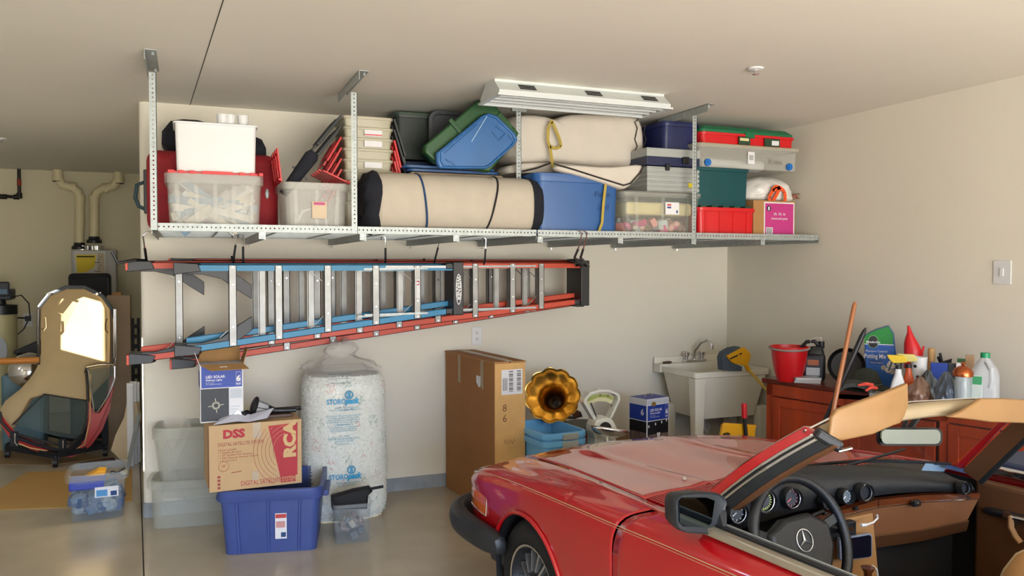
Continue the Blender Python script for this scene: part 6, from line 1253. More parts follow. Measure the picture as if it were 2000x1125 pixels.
spray(1777, 4.15, 'orange spray bottle with a pale yellow head right of the white one', mat('orange_bottle', 'c8501c', .35), mat('head_pale_yellow', 'd8cc78', .4), 0, 692, 15, mat('label_dark_red', '7a2a1c', .5))
# red watering funnel
loc, rz, fx, fz = cab(1787, 4.45); t = thing('watering_can', 'red plastic watering can with an upright spout against the right wall', 'watering can', loc, rz)
b = MB(); L_ = [(1768, 720, 1802, 720), (1767, 672, 1805, 690), (1769, 662, 1797, 672), (1773, 650, 1786, 655), (1773, 636, 1778, 637)]
b.loft([[(fx(xa)+(fx(xb)-fx(xa))*(.5+.5*cos(a_)), .055*sin(a_)*(1-i*.2), lerp(fz(za), fz(zb), .5+.5*cos(a_))) for a_ in [2*pi*k/16 for k in range(16)]] for i, (xa, za, xb, zb) in enumerate(L_)]); b.build('body', redp, t, smooth=60)
b = MB(); b.bar((fx(1797), 0, fz(685)), (fx(1797), -.02, fz(722)), .02, .014); b.bar((fx(1797), 0, fz(722)), (fx(1806), 0, fz(675)), .02, .014); b.build('handle', redp, t, smooth=0, bevel=.004)
# dotted pot
loc, rz, fx, fz = cab(1797, 4.30); t = thing('spotted_pot', 'white pot with black spots under the red watering can', 'pot', loc, rz); R1 = fx(1814); h_ = fz(697)
b = MB(); b.lathe([(R1*.72, 0), (R1*.95, h_*.9), (R1, h_), (R1*.9, h_), (R1*.7, .01)], 24); b.build('pot', white, t)
b = MB()
for k in range(16):
    a_ = k*2.4; z_ = h_*(.25+.6*((k*7) % 10)/10); r_ = R1*lerp(.72, .97, z_/h_)+.001; c = V((r_*cos(a_), r_*sin(a_), z_)); nrm = V((cos(a_), sin(a_), 0)); b.cyl(c-nrm*.002, c+nrm*.001, .010, n=12)
b.build('black_spots', black, t)
def blk(name, label, cat, px, X, x0, x1, ztop, m, dep=.06, bev=.004, zbot=None):
    loc, rz, fx, fz = cab(px, X); b = MB(); z0 = 0 if zbot is None else fz(zbot); b.box(fx(x0), -dep/2, z0, fx(x1), dep/2, fz(ztop)); o = b.build(name, m, smooth=0, bevel=bev); o.location = loc; o.rotation_euler = (0, 0, rz); return tag(o, label, cat)
loc, rz, fx, fz = cab(1827, 4.5)
for i, (px, pt, r_, lb) in enumerate(((1822, 690, .021, 'shorter'), (1829, 681, .021, 'taller'))):
    b = MB(); b.lathe([(r_, 0), (r_, fz(pt)-.004), (r_*.9, fz(pt)), (.001, fz(pt))], 16); o = b.build('wooden_dowel', mat('pale_wood', 'b8905c', .6, wood=(1, 1, .1))); o.location = loc+V((cos(rz), sin(rz), 0))*fx(px)+V((0, .03*i, 0)); tag(o, lb+' of two pale wooden dowels standing behind the blue carton', 'dowel', 'pale wooden dowels')
blk('blue_carton', 'royal blue carton behind the blue-grey plastic bag', 'carton', 1838, 4.38, 1820, 1854, 709, mat('royal_card', '1c3f9c', .5), .05)
blk('dark_carton', 'dark slate carton right of the blue carton', 'carton', 1862, 4.42, 1854, 1871, 710, mat('slate_card', '262c30', .5), .05)
loc, rz, fx, fz = cab(1848, 4.5); b = MB(); b.bar((fx(1838), 0, fz(690)), (fx(1843), 0, fz(712)), .012, .016); b.prism([(fx(1840), fz(708)), (fx(1862), fz(700)), (fx(1860), fz(712)), (fx(1842), fz(716))], 'y', -.02, .02); b.bar((fx(1834), .02, fz(698)), (fx(1840), .02, fz(712)), .012, .016); b.box(fx(1842), -.02, 0, fx(1858), .02, fz(712)); o = b.build('black_bracket_tool', blackm, smooth=0, bevel=.003); o.location = loc; o.rotation_euler = (0, 0, rz); tag(o, 'black angled clamp tool sticking up behind the blue carton', 'tool')
blk('white_carton', 'small white carton behind the copper lantern top', 'carton', 1880, 4.42, 1870, 1888, 709, whitep, .04)
blk('green_packet', 'dark green seed packet tilted behind the white carton', 'packet', 1884, 4.5, 1872, 1894, 701, mat('packet_green', '1a5a2a', .5), .03)
blk('paper_packet', 'brown paper packet between the green packet and the milk jug', 'packet', 1897, 4.52, 1888, 1906, 694, mat('brown_paper', 'a88868', .8), .03)
o = blk('green_white_box', 'pale flat box with green label seen between the lantern and milk jug', 'box', 1910, 4.32, 1900, 1922, 733, mat('pack_pale', 'b4bfba', .5), .02)
b = MB(); loc, rz, fx, fz = cab(1910, 4.32); b.box(fx(1903), -.0125, fz(751), fx(1921), -.0102, fz(735)); b.build('green_label', mat('pack_green', '2f8a55', .5), o, smooth=0)
b = MB(); loc, rz, fx, fz = cab(1912, 4.30); b.box(fx(1903), -.002, fz(748), fx(1919), 0, fz(739)); 
def bagblob(name, label, px, X, x0, x1, ztop, m, seed, dep=.1):
    loc, rz, fx, fz = cab(px, X); rnd = random.Random(seed); h_ = fz(ztop); a0_ = (fx(x1)-fx(x0))/2; b = MB()
    crumple(b, a0_*.92, dep*.9, h_*.95, seed, .16, prof=((0.0, .8), (.12, .95), (.3, 1), (.5, .95), (.68, .78), (.82, .5), (.9, .38), (1, .22)), cx=(fx(x1)+fx(x0))/2)
    o = b.build(name, m, smooth=50, sub=1); o.location = loc; o.rotation_euler = (0, 0, rz); return tag(o, label, 'bag')
bagblob('plastic_bag', 'crumpled brown translucent plastic bag right of the orange spray bottle', 1800, 4.10, 1772, 1828, 734, mat('brown_film', '8a6a58', .3, noise=.25, scale=8, bump=.8, bscale=14), 1)
bagblob('plastic_bag', 'crumpled blue-grey plastic bag left of the copper lantern', 1850, 4.12, 1826, 1876, 722, mat('bluegrey_film', '55606e', .3, noise=.3, scale=8, bump=.8, bscale=14), 2)
bagblob('plastic_bag', 'flat dark grey plastic bag behind the brown bag', 1815, 4.27, 1794, 1838, 719, mat('grey_film', '4c5458', .35, noise=.25, scale=8, bump=.8, bscale=14), 3, .06)
loc, rz, fx, fz = cab(1826, 3.98); t = thing('bulb_pack', 'clear pack of white spiral light bulbs at the front of the cabinet', 'light bulbs', loc, rz)
for k in range(4):
    b = MB(); b.tube([(fx(1812+k*9)+.010*cos(i*.9), .010*sin(i*.9), .012+.0022*i) for i in range(16)], .004, 6); b.build('spiral_bulb', white, t)
b = MB(); rbox(b, .13, .06, .05, .015); b.build('blister', film, t)
# lantern
loc, rz, fx, fz = cab(1884, 4.12); t = thing('copper_lantern', 'glass lantern with a domed copper lid and ring on the cabinet', 'lantern', loc, rz); cop = mat('copper', 'b8643c', .25, .9, noise=.08)
R1 = fx(1905); b = MB(); b.lathe([(R1, fz(735)), (R1*1.02, fz(730)), (R1*.98, fz(726)), (R1*.8, fz(720)), (R1*.45, fz(716)), (R1*.15, fz(714)), (.004, fz(713))], 30); b.build('lid', cop, t)
b = MB(); c_ = fz(710); b.tube([(.010*cos(a_), 0, c_+.010*sin(a_)) for a_ in [2*pi*i/14 for i in range(14)]], .003, 6, closed=True); b.lathe([(.008, 0), (.010, .008), (.004, .014)], 10, c=(0, 0, fz(714))); b.build('ring', cop, t)
b = MB(); R2 = fx(1901); b.lathe([(R2, .02), (R2*1.0, fz(745)), (R2*.95, fz(735)), (R2*.90, fz(735)), (R2*.95, .02)], 28, cap=False); b.build('glass', mat('lantern_glass', 'b9c8cc', .05, alpha=.35), t)
b = MB(); b.lathe([(R2*1.05, 0), (R2*1.05, .018), (R2*.9, .025)], 28); b.build('base', cop, t)
b = MB(); b.lathe([(R2*.35, .02), (R2*.35, fz(745)), (.001, fz(744))], 16); b.build('candle', mat('pale_candle', 'c8ccd0', .5), t)
# milk jug
loc, rz, fx, fz = cab(1927, 4.42); t = thing('milk_jug', 'empty translucent milk jug with a green cap at the near end of the cabinet', 'jug', loc, rz); jm = mat('jug_plastic', 'd4d8dc', .3, noise=.04, alpha=.45); w_ = fx(1956)-fx(1898); H_ = fz(697)
b = MB(); b.loft([rr(w_*.92, w_*.8, .03, 0), rr(w_, w_*.85, .04, .02), rr(w_, w_*.85, .04, H_*.60), rr(w_*.9, w_*.78, .05, H_*.74), rr(w_*.55, w_*.5, .05, H_*.90), rr(.05, .05, .024, H_*.97), rr(.045, .045, .022, H_)]); b.build('jug_body', jm, t, smooth=60)
b = MB(); b.tube([(w_*.05, -w_*.2, H_*.92), (w_*.22, -w_*.40, H_*.80), (w_*.24, -w_*.44, H_*.55), (w_*.18, -w_*.42, H_*.42)], .014, 10); b.build('handle', jm, t)
b = MB(); b.lathe([(.026, H_-.005), (.026, H_+.024), (.001, H_+.024)], 20); b.build('cap', mat('cap_green', '0f8a58', .4), t)
loc, rz, fx, fz = cab(1942, 4.12); b = MB(); b.lathe([(.075, 0), (.075, .018), (.05, .018), (.05, 0)], 28, cap=False); o = b.build('tape_roll', mat('masking_tape', 'a8a070', .6)); o.location = loc; tag(o, 'flat roll of pale tape lying in front of the milk jug', 'tape')
b = MB(); p = at(1990, 918, X=3.72); b.box(-.2, -.15, 0, .2, .15, p.z+.05); o = b.build('navy_bin', mat('dusk_navy', '1b2c50', .5), smooth=0, bevel=.03); o.location = (3.80, p.y, 0); tag(o, 'dark blue bin on the floor beyond the passenger side of the car', 'bin')
# ================= THE CAR =================
PHI = radians(6.5); OX, OY = 2.31, 3.36
car = thing('convertible_car', 'red classic two-seat convertible with its roof off, tan interior and black bumper', 'car', (OX, OY, 0), pi/2+PHI)
dX = V((-sin(PHI), cos(PHI), 0)); dL = V((-cos(PHI), -sin(PHI), 0)); CO = V((OX, OY, 0))
def cl(px, py, x=None, y=None, z=None):
    r = ray(px, py); rl = V((r.dot(dX), r.dot(dL), r.z)); c = V((-OX, -OY, 0)); c0 = V((c.dot(dX), c.dot(dL), H0))
    t = (x-c0.x)/rl.x if x is not None else (y-c0.y)/rl.y if y is not None else (z-c0.z)/rl.z
    return c0+rl*t
paint = mat('car_body_red', 'b40d17', .22, noise=.03, scale=3, coat=1)
tan = mat('tan_leather', '9c7244', .5, noise=.06, scale=9, bump=.08); tand = mat('tan_leather_shaded', '5c3a20', .55, noise=.08, bump=.08); tanl = mat('header_tan', '9c8a6c', .6, noise=.04)  # the dark tan copy has the cabin shade put into its colour
brub = mat('bumper_rubber', '22262a', .45, noise=.08); dashm = mat('dash_black', '14171a', .5, noise=.1, bump=.08); woodm = mat('dash_wood', '5a2c14', .25, noise=.3, scale=20, wood=(1, .2, 1), coat=.6)
XS = [.82, .76, .64, .45, .15, -.25, -.60, -.90, -1.30, -2.0, -2.7, -3.3]
def row(zc, ye, ze, yf, zf, ys, zs, ym=None): return [(0, zc), (.31, zc-.008), (ye, ze), (yf, zf), (ys, zs), (ym or ys+.008, .60), ((ym or ys)-.005, .40), ((ym or ys)-.04, .20)]
RW = [row(.735, .50, .705, .66, .675, .770, .640), row(.775, .53, .750, .69, .725, .822, .690), row(.802, .56, .783, .715, .765, .850, .735), row(.83, .59, .812, .74, .795, .865, .765), row(.838, .63, .842, .765, .825, .878, .790),
      row(.858, .69, .872, .785, .858, .885, .808), row(.884, .735, .892, .80, .880, .888, .820), row(.905, .76, .900, .815, .897, .888, .832), row(.96, .765, .920, .82, .905, .886, .842), row(.95, .765, .925, .82, .91, .88, .85), row(.93, .74, .90, .80, .885, .86, .83), row(.88, .68, .86, .74, .84, .80, .79)]
def cat_(p0, p1, p2, p3, t): return .5*((2*p1)+(-p0+p2)*t+(2*p0-5*p1+4*p2-p3)*t*t+(-p0+3*p1-3*p2+p3)*t**3)
def S(x, t, o=0.0):
    n = len(XS)
    i = 0
    while i < n-2 and x < XS[i+1]: i += 1
    f = (XS[i]-x)/(XS[i]-XS[i+1]); f = max(0, min(1, f))
    R_ = [RW[max(0, min(n-1, k))] for k in (i-1, i, i+1, i+2)]
    cols = [(cat_(*[r[j][0] for r in R_], f), cat_(*[r[j][1] for r in R_], f)) for j in range(8)]
    j = min(6, int(t)); g = t-j; K = [cols[max(0, min(7, k))] for k in (j-1, j, j+1, j+2)]
    if j == 0: K[0] = (-cols[1][0], cols[1][1])
    y = cat_(*[k[0] for k in K], g); z = cat_(*[k[1] for k in K], g)
    return V((x, y, z))
def Sm(x, t, s): p = S(x, t); return (p.x, p.y*s, p.z)
# bonnet with raised centre
def hoodf(u, v):
    t = 2*(abs(v-.5)*2); s = 1 if v >= .5 else -1
    xr_ = -.455+(-.135)*(t/2)**2; x = lerp(.80, xr_, u); p = S(x, min(t, 1.985)); z = p.z
    if abs(t-1) < .18 and x < .6: z += .010*(1-abs(t-1)/.18)
    return (x, p.y*s, z)
b = MB(); b.grid(hoodf, 30, 40); b.build('bonnet', paint, car, smooth=40, solid=.006)
XG = lambda t: -.60 if t >= 4.4 else lerp(-.86, -.60, max(0, (t-2.0)/2.4)**.55)      # door shut line
AC = (.09, .32); AR = .345
def tend(x, zlim):
    lo, hi = 4.0, 7.0
    for _ in range(18):
        m = (lo+hi)/2
        if S(x, m).z > zlim: lo = m
        else: hi = m
    return lo
def zlow(x, cx=AC[0]):
    z = .22 if x < .1 else .44
    q = AR**2-(x-cx)**2
    if q > 0: z = max(z, AC[1]+sqrt(q))
    return z
def fenderf(s):
    def f(u, v):
        a = 2.02; 
        x = lerp(.81, XG(lerp(2, 7, v)), u)
        te = tend(x, zlow(x)); t = lerp(a, te, v); return Sm(x, t, s)
    return f
for s, nm in ((1, 'left_fender'), (-1, 'right_fender')):
    b = MB(); b.grid(fenderf(s), 84, 26); b.build('fender', paint, car, smooth=50, solid=.004)
    b = MB(); arc = []
    for k in range(33):
        a_ = radians(16+172*k/32); x = AC[0]+AR*cos(a_); z = AC[1]+AR*sin(a_); y = S(x, tend(x, max(z, .25))).y+.003; arc.append((x, y*s, z))
    b.tube(arc, .011, 8); b.build('wheel_arch_lip', paint, car)
    b = MB(); b.loft([[(AC[0]+(AR+.01)*cos(a_), y_*s, AC[1]+(AR+.01)*sin(a_)) for a_ in [radians(-20+220*k/24) for k in range(25)]] for y_ in (.85, .45)], closed=False, cap0=False, cap1=False); b.build('wheel_well', blackm, car)
# doors
for s in (1, -1):
    b = MB(); b.grid(lambda u, v: Sm(lerp(XG(lerp(2, 7, v))-.007, -2.05, u), lerp(2.3 if True else 2, tend(lerp(XG(lerp(2,7,v)), -2.05, u), .23), v), s), 26, 22); f = b.build('door', paint, car, smooth=50, solid=.004)
    b = MB(); b.grid(lambda u, v: Sm(lerp(-2.06, -3.28, u), lerp(2.05, 6.9, v), s), 18, 16); b.build('rear_fender', paint, car, smooth=50, solid=.004)
    b = MB(); b.box(-2.05, s*.80-.004, .18, -.5, s*.80+.004, .86) ; b.build('door_inner_shell', blackm, car, smooth=0)
    b = MB(); b.tube([S(x, 4.0)*1+V((0, .0035, 0)) if s > 0 else V((S(x, 4.0).x, -S(x, 4.0).y-.0035, S(x, 4.0).z)) for x in [lerp(.70, -2.05, k/40) for k in range(41)]], 0.0014, 6)
    b.tube([V((x, s*(S(x, 4.0).y+.0035), S(x, 4.0).z-.010)) for x in [lerp(.66, -2.05, k/40) for k in range(41)]], .0008, 6); b.build('pinstripe', mat('gold_stripe', 'cdb48c', .5), car, kind='stuff')
b = MB(); b.grid(lambda u, v: (lerp(-2.3, -3.28, u), S(lerp(-2.3, -3.28, u), 2.05).y*(2*v-1), lerp(.93, .86, u)+.02*(1-(2*v-1)**2)), 6, 8); b.build('rear_deck', paint, car, solid=.004)
b = MB(); b.box(-.55, -.60, .25, .70, .60, .70); b.box(-3.2, -.75, .16, .0, .75, .20); b.box(-.9, -.74, .2, -.55, .74, .80); b.box(-3.2, -.7, .2, -2.3, .7, .85); b.build('dark_gap_filler', blackm, car, smooth=0)  # unseen black filler boxes added so the panel gaps stay dark
# cowl with vent slats
b = MB(); b.box(-.74, -.72, .76, -.47, .72, .845); b.build('cowl_recess', blackm, car, smooth=0)
b = MB()
for k in range(-33, 34):
    y = k*.0218
    if abs(y) > .745: continue
    t_ = abs(y)/.735*2; xr_ = -.460-.135*(min(2, t_)/2)**2; z = S(xr_-.06, min(1.98, t_)).z
    b.box(xr_-.125, y-.0065, z-.03, xr_-.008, y+.0065, z+.001)
b.build('cowl_slats', paint, car, smooth=0, kind='stuff')
b = MB(); b.grid(lambda u, v: (lerp(-.460-.135*(abs(2*v-1)**2)-.125, -.88, u), (2*v-1)*.76, S(lerp(-.65, -.8, u), 1.98*abs(2*v-1)).z+.001), 4, 30); b.build('cowl_panel', paint, car, solid=.004)
for y in (.335, -.30): b = MB(); b.lathe([(.014, 0), (.014, .006), (.006, .016), (.001, .018)], 12, c=(-.36, y, S(-.36, .98 if y < .31 else 1.1).z)); b.build('washer_nozzle', chrome, car)
for y0, y1 in ((.60, .12), (-.02, -.50)):
    b = MB(); b.tube([(-.80, y0, .945), (-.83, y0-.05, .965), (-.84, (y0+y1)/2, .985), (-.80, y1, .985)], .006); b.tube([(-.85, y0-.02, .975), (-.83, y1, 1.0)], .005); b.build('wiper', black, car)
# nose
b = MB(); pts = [(S(.81, t).y, S(.81, t).z) for t in [k*.25 for k in range(29)]]; pts = [p for p in pts if p[1] > .43]; poly = [(y, z) for y, z in pts]+[(-y, z) for y, z in pts[::-1]]
b.prism([(y*.99, z-.004) for y, z in poly], 'x', .79, .812); b.build('nose_panel', paint, car, smooth=0)
b = MB(); b.box(.812, -.42, .46, .83, .42, .66)
for k in range(6): b.box(.83, -.42, .47+k*.034, .84, .42, .478+k*.034, 1)
b.box(.812, -.45, .44, .845, -.42, .69, 1); b.box(.812, .42, .44, .845, .45, .69, 1); b.box(.812, -.45, .66, .845, .45, .69, 1); b.build('grille', [blackm, chrome], car, smooth=0)
for s in (1, -1):
    b = MB(); b.cyl((.812, s*.60, .585), (.835, s*.60, .585), .085, n=28); b.build('headlight', mat('lamp_glass', 'c8d0d4', .1), car)
# turn signals
amb = mat('amber_lens', 'd8641a', .15, noise=.15, scale=20, coat=1)
path = [(.515, .874), (.60, .870), (.68, .860), (.74, .845), (.785, .818), (.815, .775), (.83, .72), (.835, .66)]
for s in (1, -1):
    b = MB(); rg = []
    nz_ = 15
    for (x, y) in path:
        ring = []
        for k in range(nz_+1):
            f = k/nz_; zt_ = .695 if x < .7 else .675; z = lerp(.545, zt_+.03, f); o = .0018*(1 if k % 3 == 1 else 0)-.020*f*f-.01*abs(f-.4)
            ring.append((x+(o if x > .78 else 0), s*(y+o), z))
        rg.append(ring)
    b.loft(rg, closed=False, cap0=False, cap1=False); b.build('turn_signal', amb, car, smooth=25)
    b = MB()
    b.tube([(x+(-.02 if x > .78 else 0)*1, s*(y-.024+.004), .727 if x < .7 else .707) for x, y in path], .005, 6); b.tube([(x, s*(y-.004), .542) for x, y in path], .005, 6); b.tube([(.512, s*.872, .54), (.512, s*.865, .64), (.512, s*.852, .725)], .005, 6); b.build('signal_chrome_rim', chrome, car)
# bumper
bp = [(.26, .885), (.42, .900), (.60, .902), (.76, .885), (.87, .845), (.935, .77), (.96, .66), (.975, .4), (.98, 0)]
bp = bp+[(x, -y) for x, y in bp[-2::-1]]
rg = []
for i, (x, y) in enumerate(bp):
    a = V(bp[min(i+1, len(bp)-1)])-V(bp[max(i-1, 0)]); a.normalize(); nx, ny = (a.y, -a.x) if False else (-a.y, a.x)
    k = 1 if 0 < i < len(bp)-1 else .75
    rg.append([(x-nx*-u*k if 0 else x+nx*u*k, y+ny*u*k, .462+w_*k) for u, w_ in ((.0, -.068), (-.02, -.060), (-.028, -.02), (-.026, .03), (-.012, .062), (.02, .068), (.075, .064), (.075, -.064))])
b = MB(); b.loft(rg); b.build('bumper', brub, car, smooth=40, sub=1)
b = MB(); b.tube([(x-.05, y*.94, .534) for x, y in bp[2:-2]], .010, 6); b.build('bumper_chrome_strip', chrome, car)
b = MB(); b.box(.40, .76, .30, .56, .83, .44); b.box(.40, -.83, .30, .56, -.76, .44); b.box(.66, -.78, .28, .80, .78, .42); b.build('valance', brub, car, smooth=0, bevel=.02)
# wheels
def wheel(x, s, yo=.848):
    T = M.Translation((x, s*yo, .315)) @ M.Rotation(-s*pi/2, 4, 'X')
    b = MB(T); b.lathe([(.195, -.0), (.21, -.004), (.24, .004), (.275, 0), (.298, -.012), (.312, -.03), (.315, -.06), (.315, -.14), (.298, -.175), (.20, -.19)], 48, cap=False); f = b.build('tyre', mat('tyre_rubber', '141414', .8, noise=.1, bump=.2), car, smooth=35)
    b = MB(T); b.lathe([(.198, -.008), (.195, .004), (.186, 0), (.180, -.03), (.165, -.055), (.13, -.05), (.085, -.03), (.06, -.028), (.045, -.015), (.001, -.012)], 40, cap=False); 
    b.build('rim', mat('alloy_grey', '3c3f42', .4, .6), f, smooth=35)
    for k in range(15):
        b = MB(T); a_ = 2*pi*k/15; b.bar((.075*cos(a_), .075*sin(a_), -.026), (.165*cos(a_), .165*sin(a_), -.043), .012, .030, up=(0, 0, 1)); b.build('spoke', mat('alloy_bright', 'b8bbbe', .3, .85), f, smooth=0)
    b = MB(T); b.lathe([(.19, .004), (.199, .006), (.199, .0)], 40, cap=False); b.build('rim_ring', chrome, f)
for s in (1, -1): wheel(.09, s); wheel(-2.42, s)
# ---- windscreen ----
Bl = cl(1386, 958, y=.665); Tl = cl(1572, 833, y=.60)
mirr = lambda p: V((p.x, -p.y, p.z))
Br = V((-.96, -.68, .925)); Tr = V((Tl.x-.03, -.60, Tl.z-.01))
dn = V((-1, -.12, -.42)).normalized()
def strip(B_, T_, o0, o1, m, nm, th=.02, side=1, dz=0):
    b = MB(); d = V((dn.x, dn.y*side, dn.z)); n_ = 6; rg = []
    for k in range(n_+1):
        f = k/n_; p = lerp(B_, T_, f)+V((0.0, .012*side*sin(pi*f), .010*sin(pi*f))); w0 = p+d*o0; w1 = p+d*o1; i_ = V((0, -side*th, -.004))
        rg.append([w0, w1, w1+i_, w0+i_])
    b.loft(rg); b.build(nm, m, car, smooth=0, bevel=.002)
E_ = (Tl-Bl)*.02
strip(Bl, Tl, -.004, .0, chrome, 'pillar_edge_trim', .03); strip(Bl, Tl, .0, .036, paint, 'windscreen_pillar', .03)
strip(Bl, Tl, .036, .048, chrome, 'pillar_chrome', .026); strip(Bl, Tl, .048, .056, blackm, 'pillar_seal', .03); strip(Bl, Tl, .056, .068, chrome, 'pillar_chrome', .026); strip(Bl, Tl, .068, .108, brub, 'pillar_seal', .034); strip(Bl, Tl, .108, .119, tand, 'pillar_trim', .03)
strip(Br+V((.02, -.045, 0)), Tr+V((.02, -.045, 0)), -.01, .016, paint, 'windscreen_pillar', .02, -1); strip(Br, Tr, .02, .10, tand, 'pillar_trim', -.02, -1); strip(Br, Tr, .10, .118, brub, 'pillar_seal', -.01, -1)
HP = [Tl+V((-.01, .01, -.012)), cl(1620, 818, x=Tl.x+.0), cl(1700, 797, x=-1.255), cl(1780, 785, x=-1.225), cl(1900, 778, x=-1.25), cl(2000, 784, x=-1.30), Tr]
b = MB(); rg = []
for p in HP: rg.append([p+V(q) for q in ((.0, 0, -.004), (-.012, 0, .004), (-.045, 0, .0), (-.062, 0, -.015), (-.062, 0, -.042), (-.04, 0, -.052), (-.008, 0, -.045))])
b.loft(rg); b.build('header_rail', tanl, car, smooth=60, sub=1)
b = MB(); b.tube([p+V((.004, 0, -.002)) for p in HP], .005, 6); b.build('header_chrome', chrome, car)
b = MB(); p = Tl+dn*.05; b.bar(p+V((-.0, .01, .012)), p+V((-.05, -.05, -.035)), .05, .035); b.build('header_corner_catch', black, car, smooth=0, bevel=.01)
b = MB(); b.tube([Tl+V((-.04, -.05, -.06)), Tl+V((-.07, -.08, -.075)), Tl+V((-.075, -.13, -.07))], .006); b.build('roof_latch', chrome, car)
Bc = [V((lerp(-.74, -.93, abs(v)**2), .67*v, lerp(.965, .935, v*v))) for v in [1-2*k/10 for k in range(11)]]
def hp(v):
    f = (1-v)/2*(len(HP)-1); i = min(len(HP)-2, int(f)); return lerp(HP[i], HP[i+1], f-i)
b = MB(); b.loft([Bc, [hp(1-2*k/10)+V((0, 0, -.03)) for k in range(11)]], closed=False, cap0=False, cap1=False); b.build('windscreen_glass', mat('windscreen_glass', '3a443e', .03, noise=.02, alpha=.16), car, smooth=60)
b = MB(); b.tube(Bc, .008, 6); b.build('windscreen_seal', blackm, car)
# visors
def plate(name, pts, x, m, th=.022, bulge=.0, x2=None):
    P_ = [cl(px, py, x=(x if x2 is None else lerp(x, x2, i/(len(pts)-1)))) for i, (px, py) in enumerate(pts)]
    c_ = sum(P_, V((0, 0, 0)))/len(P_)
    b = MB(); b.loft([[c_+(p-c_)*s+V((dx, 0, 0)) for p in P_] for s, dx in ((.94, -th*.5), (1, -th*.25), (1, th*.25), (.94, th*.5))]); return b.build(name, m, car, smooth=50, bevel=.003)
vis = mat('visor_tan', '8c683e', .5, noise=.08, scale=6, bump=.25, bscale=9)
plate('sun_visor', [(1617, 858), (1622, 815), (1632, 800), (1650, 793), (1720, 768), (1770, 748), (1771, 790), (1764, 812), (1755, 826), (1742, 830), (1700, 848), (1640, 860)], -1.33, vis)
plate('sun_visor', [(1848, 814), (1872, 804), (1912, 778), (1960, 778), (2060, 785), (2075, 800), (2070, 822), (2000, 826), (1930, 824), (1885, 818)], -1.34, vis)
# rear-view mirror
def rrect_px(x0, y0, x1, y1, r, n=4):
    out = []
    for cx_, cy_, a0_ in ((x1-r, y0+r, -90), (x1-r, y1-r, 0), (x0+r, y1-r, 90), (x0+r, y0+r, 180)):
        for k in range(n+1): a_ = radians(a0_+90*k/n); out.append((cx_+r*cos(a_), cy_+r*sin(a_)))
    return out
Pm = [cl(*p, x=-1.27) for p in rrect_px(1717, 836, 1841, 871, 12)]; Pg = [cl(*p, x=-1.285) for p in rrect_px(1722, 839, 1837, 867, 10)]; cm = sum(Pm, V((0,0,0)))/len(Pm)
b = MB(); b.loft([[cm+(p-cm)*.8+V((.03, 0, 0)) for p in Pm], [p+V((.012, 0, 0)) for p in Pm], Pm]); f = b.build('rear_view_mirror', black, car, smooth=40)
b = MB(); b.loft([Pg, [p+V((.006, 0, 0)) for p in Pg]]); b.build('mirror_glass', mat('mirror_glass', 'a8b4b0', .06, 1, noise=.02), f, smooth=0)
b = MB(); b.bar(cm+V((.02, .0, .01)), cl(1795, 812, x=-1.24), .018, .012); b.bar(cm+V((.02, .03, .01)), cl(1770, 822, x=-1.24), .014, .010); b.build('mirror_stalk', black, f, smooth=0)
# door mirror
Pm = [cl(*p, x=-1.06) for p in ((1313, 985), (1316, 972), (1326, 964), (1362, 960), (1398, 962), (1412, 968), (1416, 980), (1404, 1030), (1396, 1040), (1384, 1043), (1338, 1040), (1322, 1034), (1315, 1022))]; cm = sum(Pm, V((0,0,0)))/len(Pm)
b = MB(); b.loft([[cm+(p-cm)*.55+V((.09, 0, 0)) for p in Pm], [cm+(p-cm)*.88+V((.055, 0, 0)) for p in Pm], Pm, [cm+(p-cm)*.97+V((-.012, 0, 0)) for p in Pm], [cm+(p-cm)*.92+V((-.008, 0, 0)) for p in Pm]]); f = b.build('door_mirror', brub, car, smooth=35)
Pg = [cl(*p, x=-1.074) for p in ((1327, 978), (1334, 972), (1380, 972), (1396, 978), (1390, 1020), (1384, 1030), (1336, 1028), (1328, 1020))]
b = MB(); b.loft([Pg, [p+V((.004, 0, 0)) for p in Pg]]); b.build('mirror_glass', mat('door_mirror_glass', '4a5660', .05, 1, noise=.02), f, smooth=0)
b = MB(); p = cl(1400, 1040, x=-1.05); b.loft([[cl(1385, 1042, x=-1.05), cl(1420, 1050, x=-1.12), cl(1420, 1000, x=-1.08), cl(1400, 985, x=-1.05)], [q+V((.05, -.04, 0)) for q in (cl(1385, 1042, x=-1.05), cl(1420, 1050, x=-1.12), cl(1420, 1000, x=-1.08), cl(1400, 985, x=-1.05))]]); b.build('mirror_foot', brub, f, smooth=0, bevel=.006)
# belt line of the driver's door
b = MB(); b.box(-2.05, .812, .905, -1.02, .845, .932); b.build('belt_chrome', mat('brushed_chrome', 'bdb6a4', .3, .7), car, smooth=0, bevel=.004)
b = MB(); b.box(-2.05, .79, .90, -1.0, .812, .938); b.box(-2.05, .775, .86, -1.0, .79, .925); b.build('belt_rubber', blackm, car, smooth=0, bevel=.003)
b = MB(); b.box(-2.05, .768, .905, -1.02, .777, .936); b.build('belt_inner_trim', steel, car, smooth=0)
b = MB(); b.box(-2.05, .70, .30, -1.0, .77, .90); b.build('door_panel', tand, car, smooth=0, bevel=.012)
b = MB(); b.box(-2.05, -.845, .90, -1.0, -.80, .93); b.build('belt_chrome', chrome, car, smooth=0, bevel=.004)
b = MB(); b.box(-2.05, -.80, .25, -1.0, -.735, .875); f = b.build('door_panel', tand, car, smooth=0, bevel=.015)
A_ = cl(1924, 996, y=-.72); B_ = cl(2040, 1022, y=-.72)
b = MB(); b.tube([A_, lerp(A_, B_, .1), lerp(A_, B_, .45), B_], [.012, .017, .016, .014], 10); b.build('door_lever', black, f)
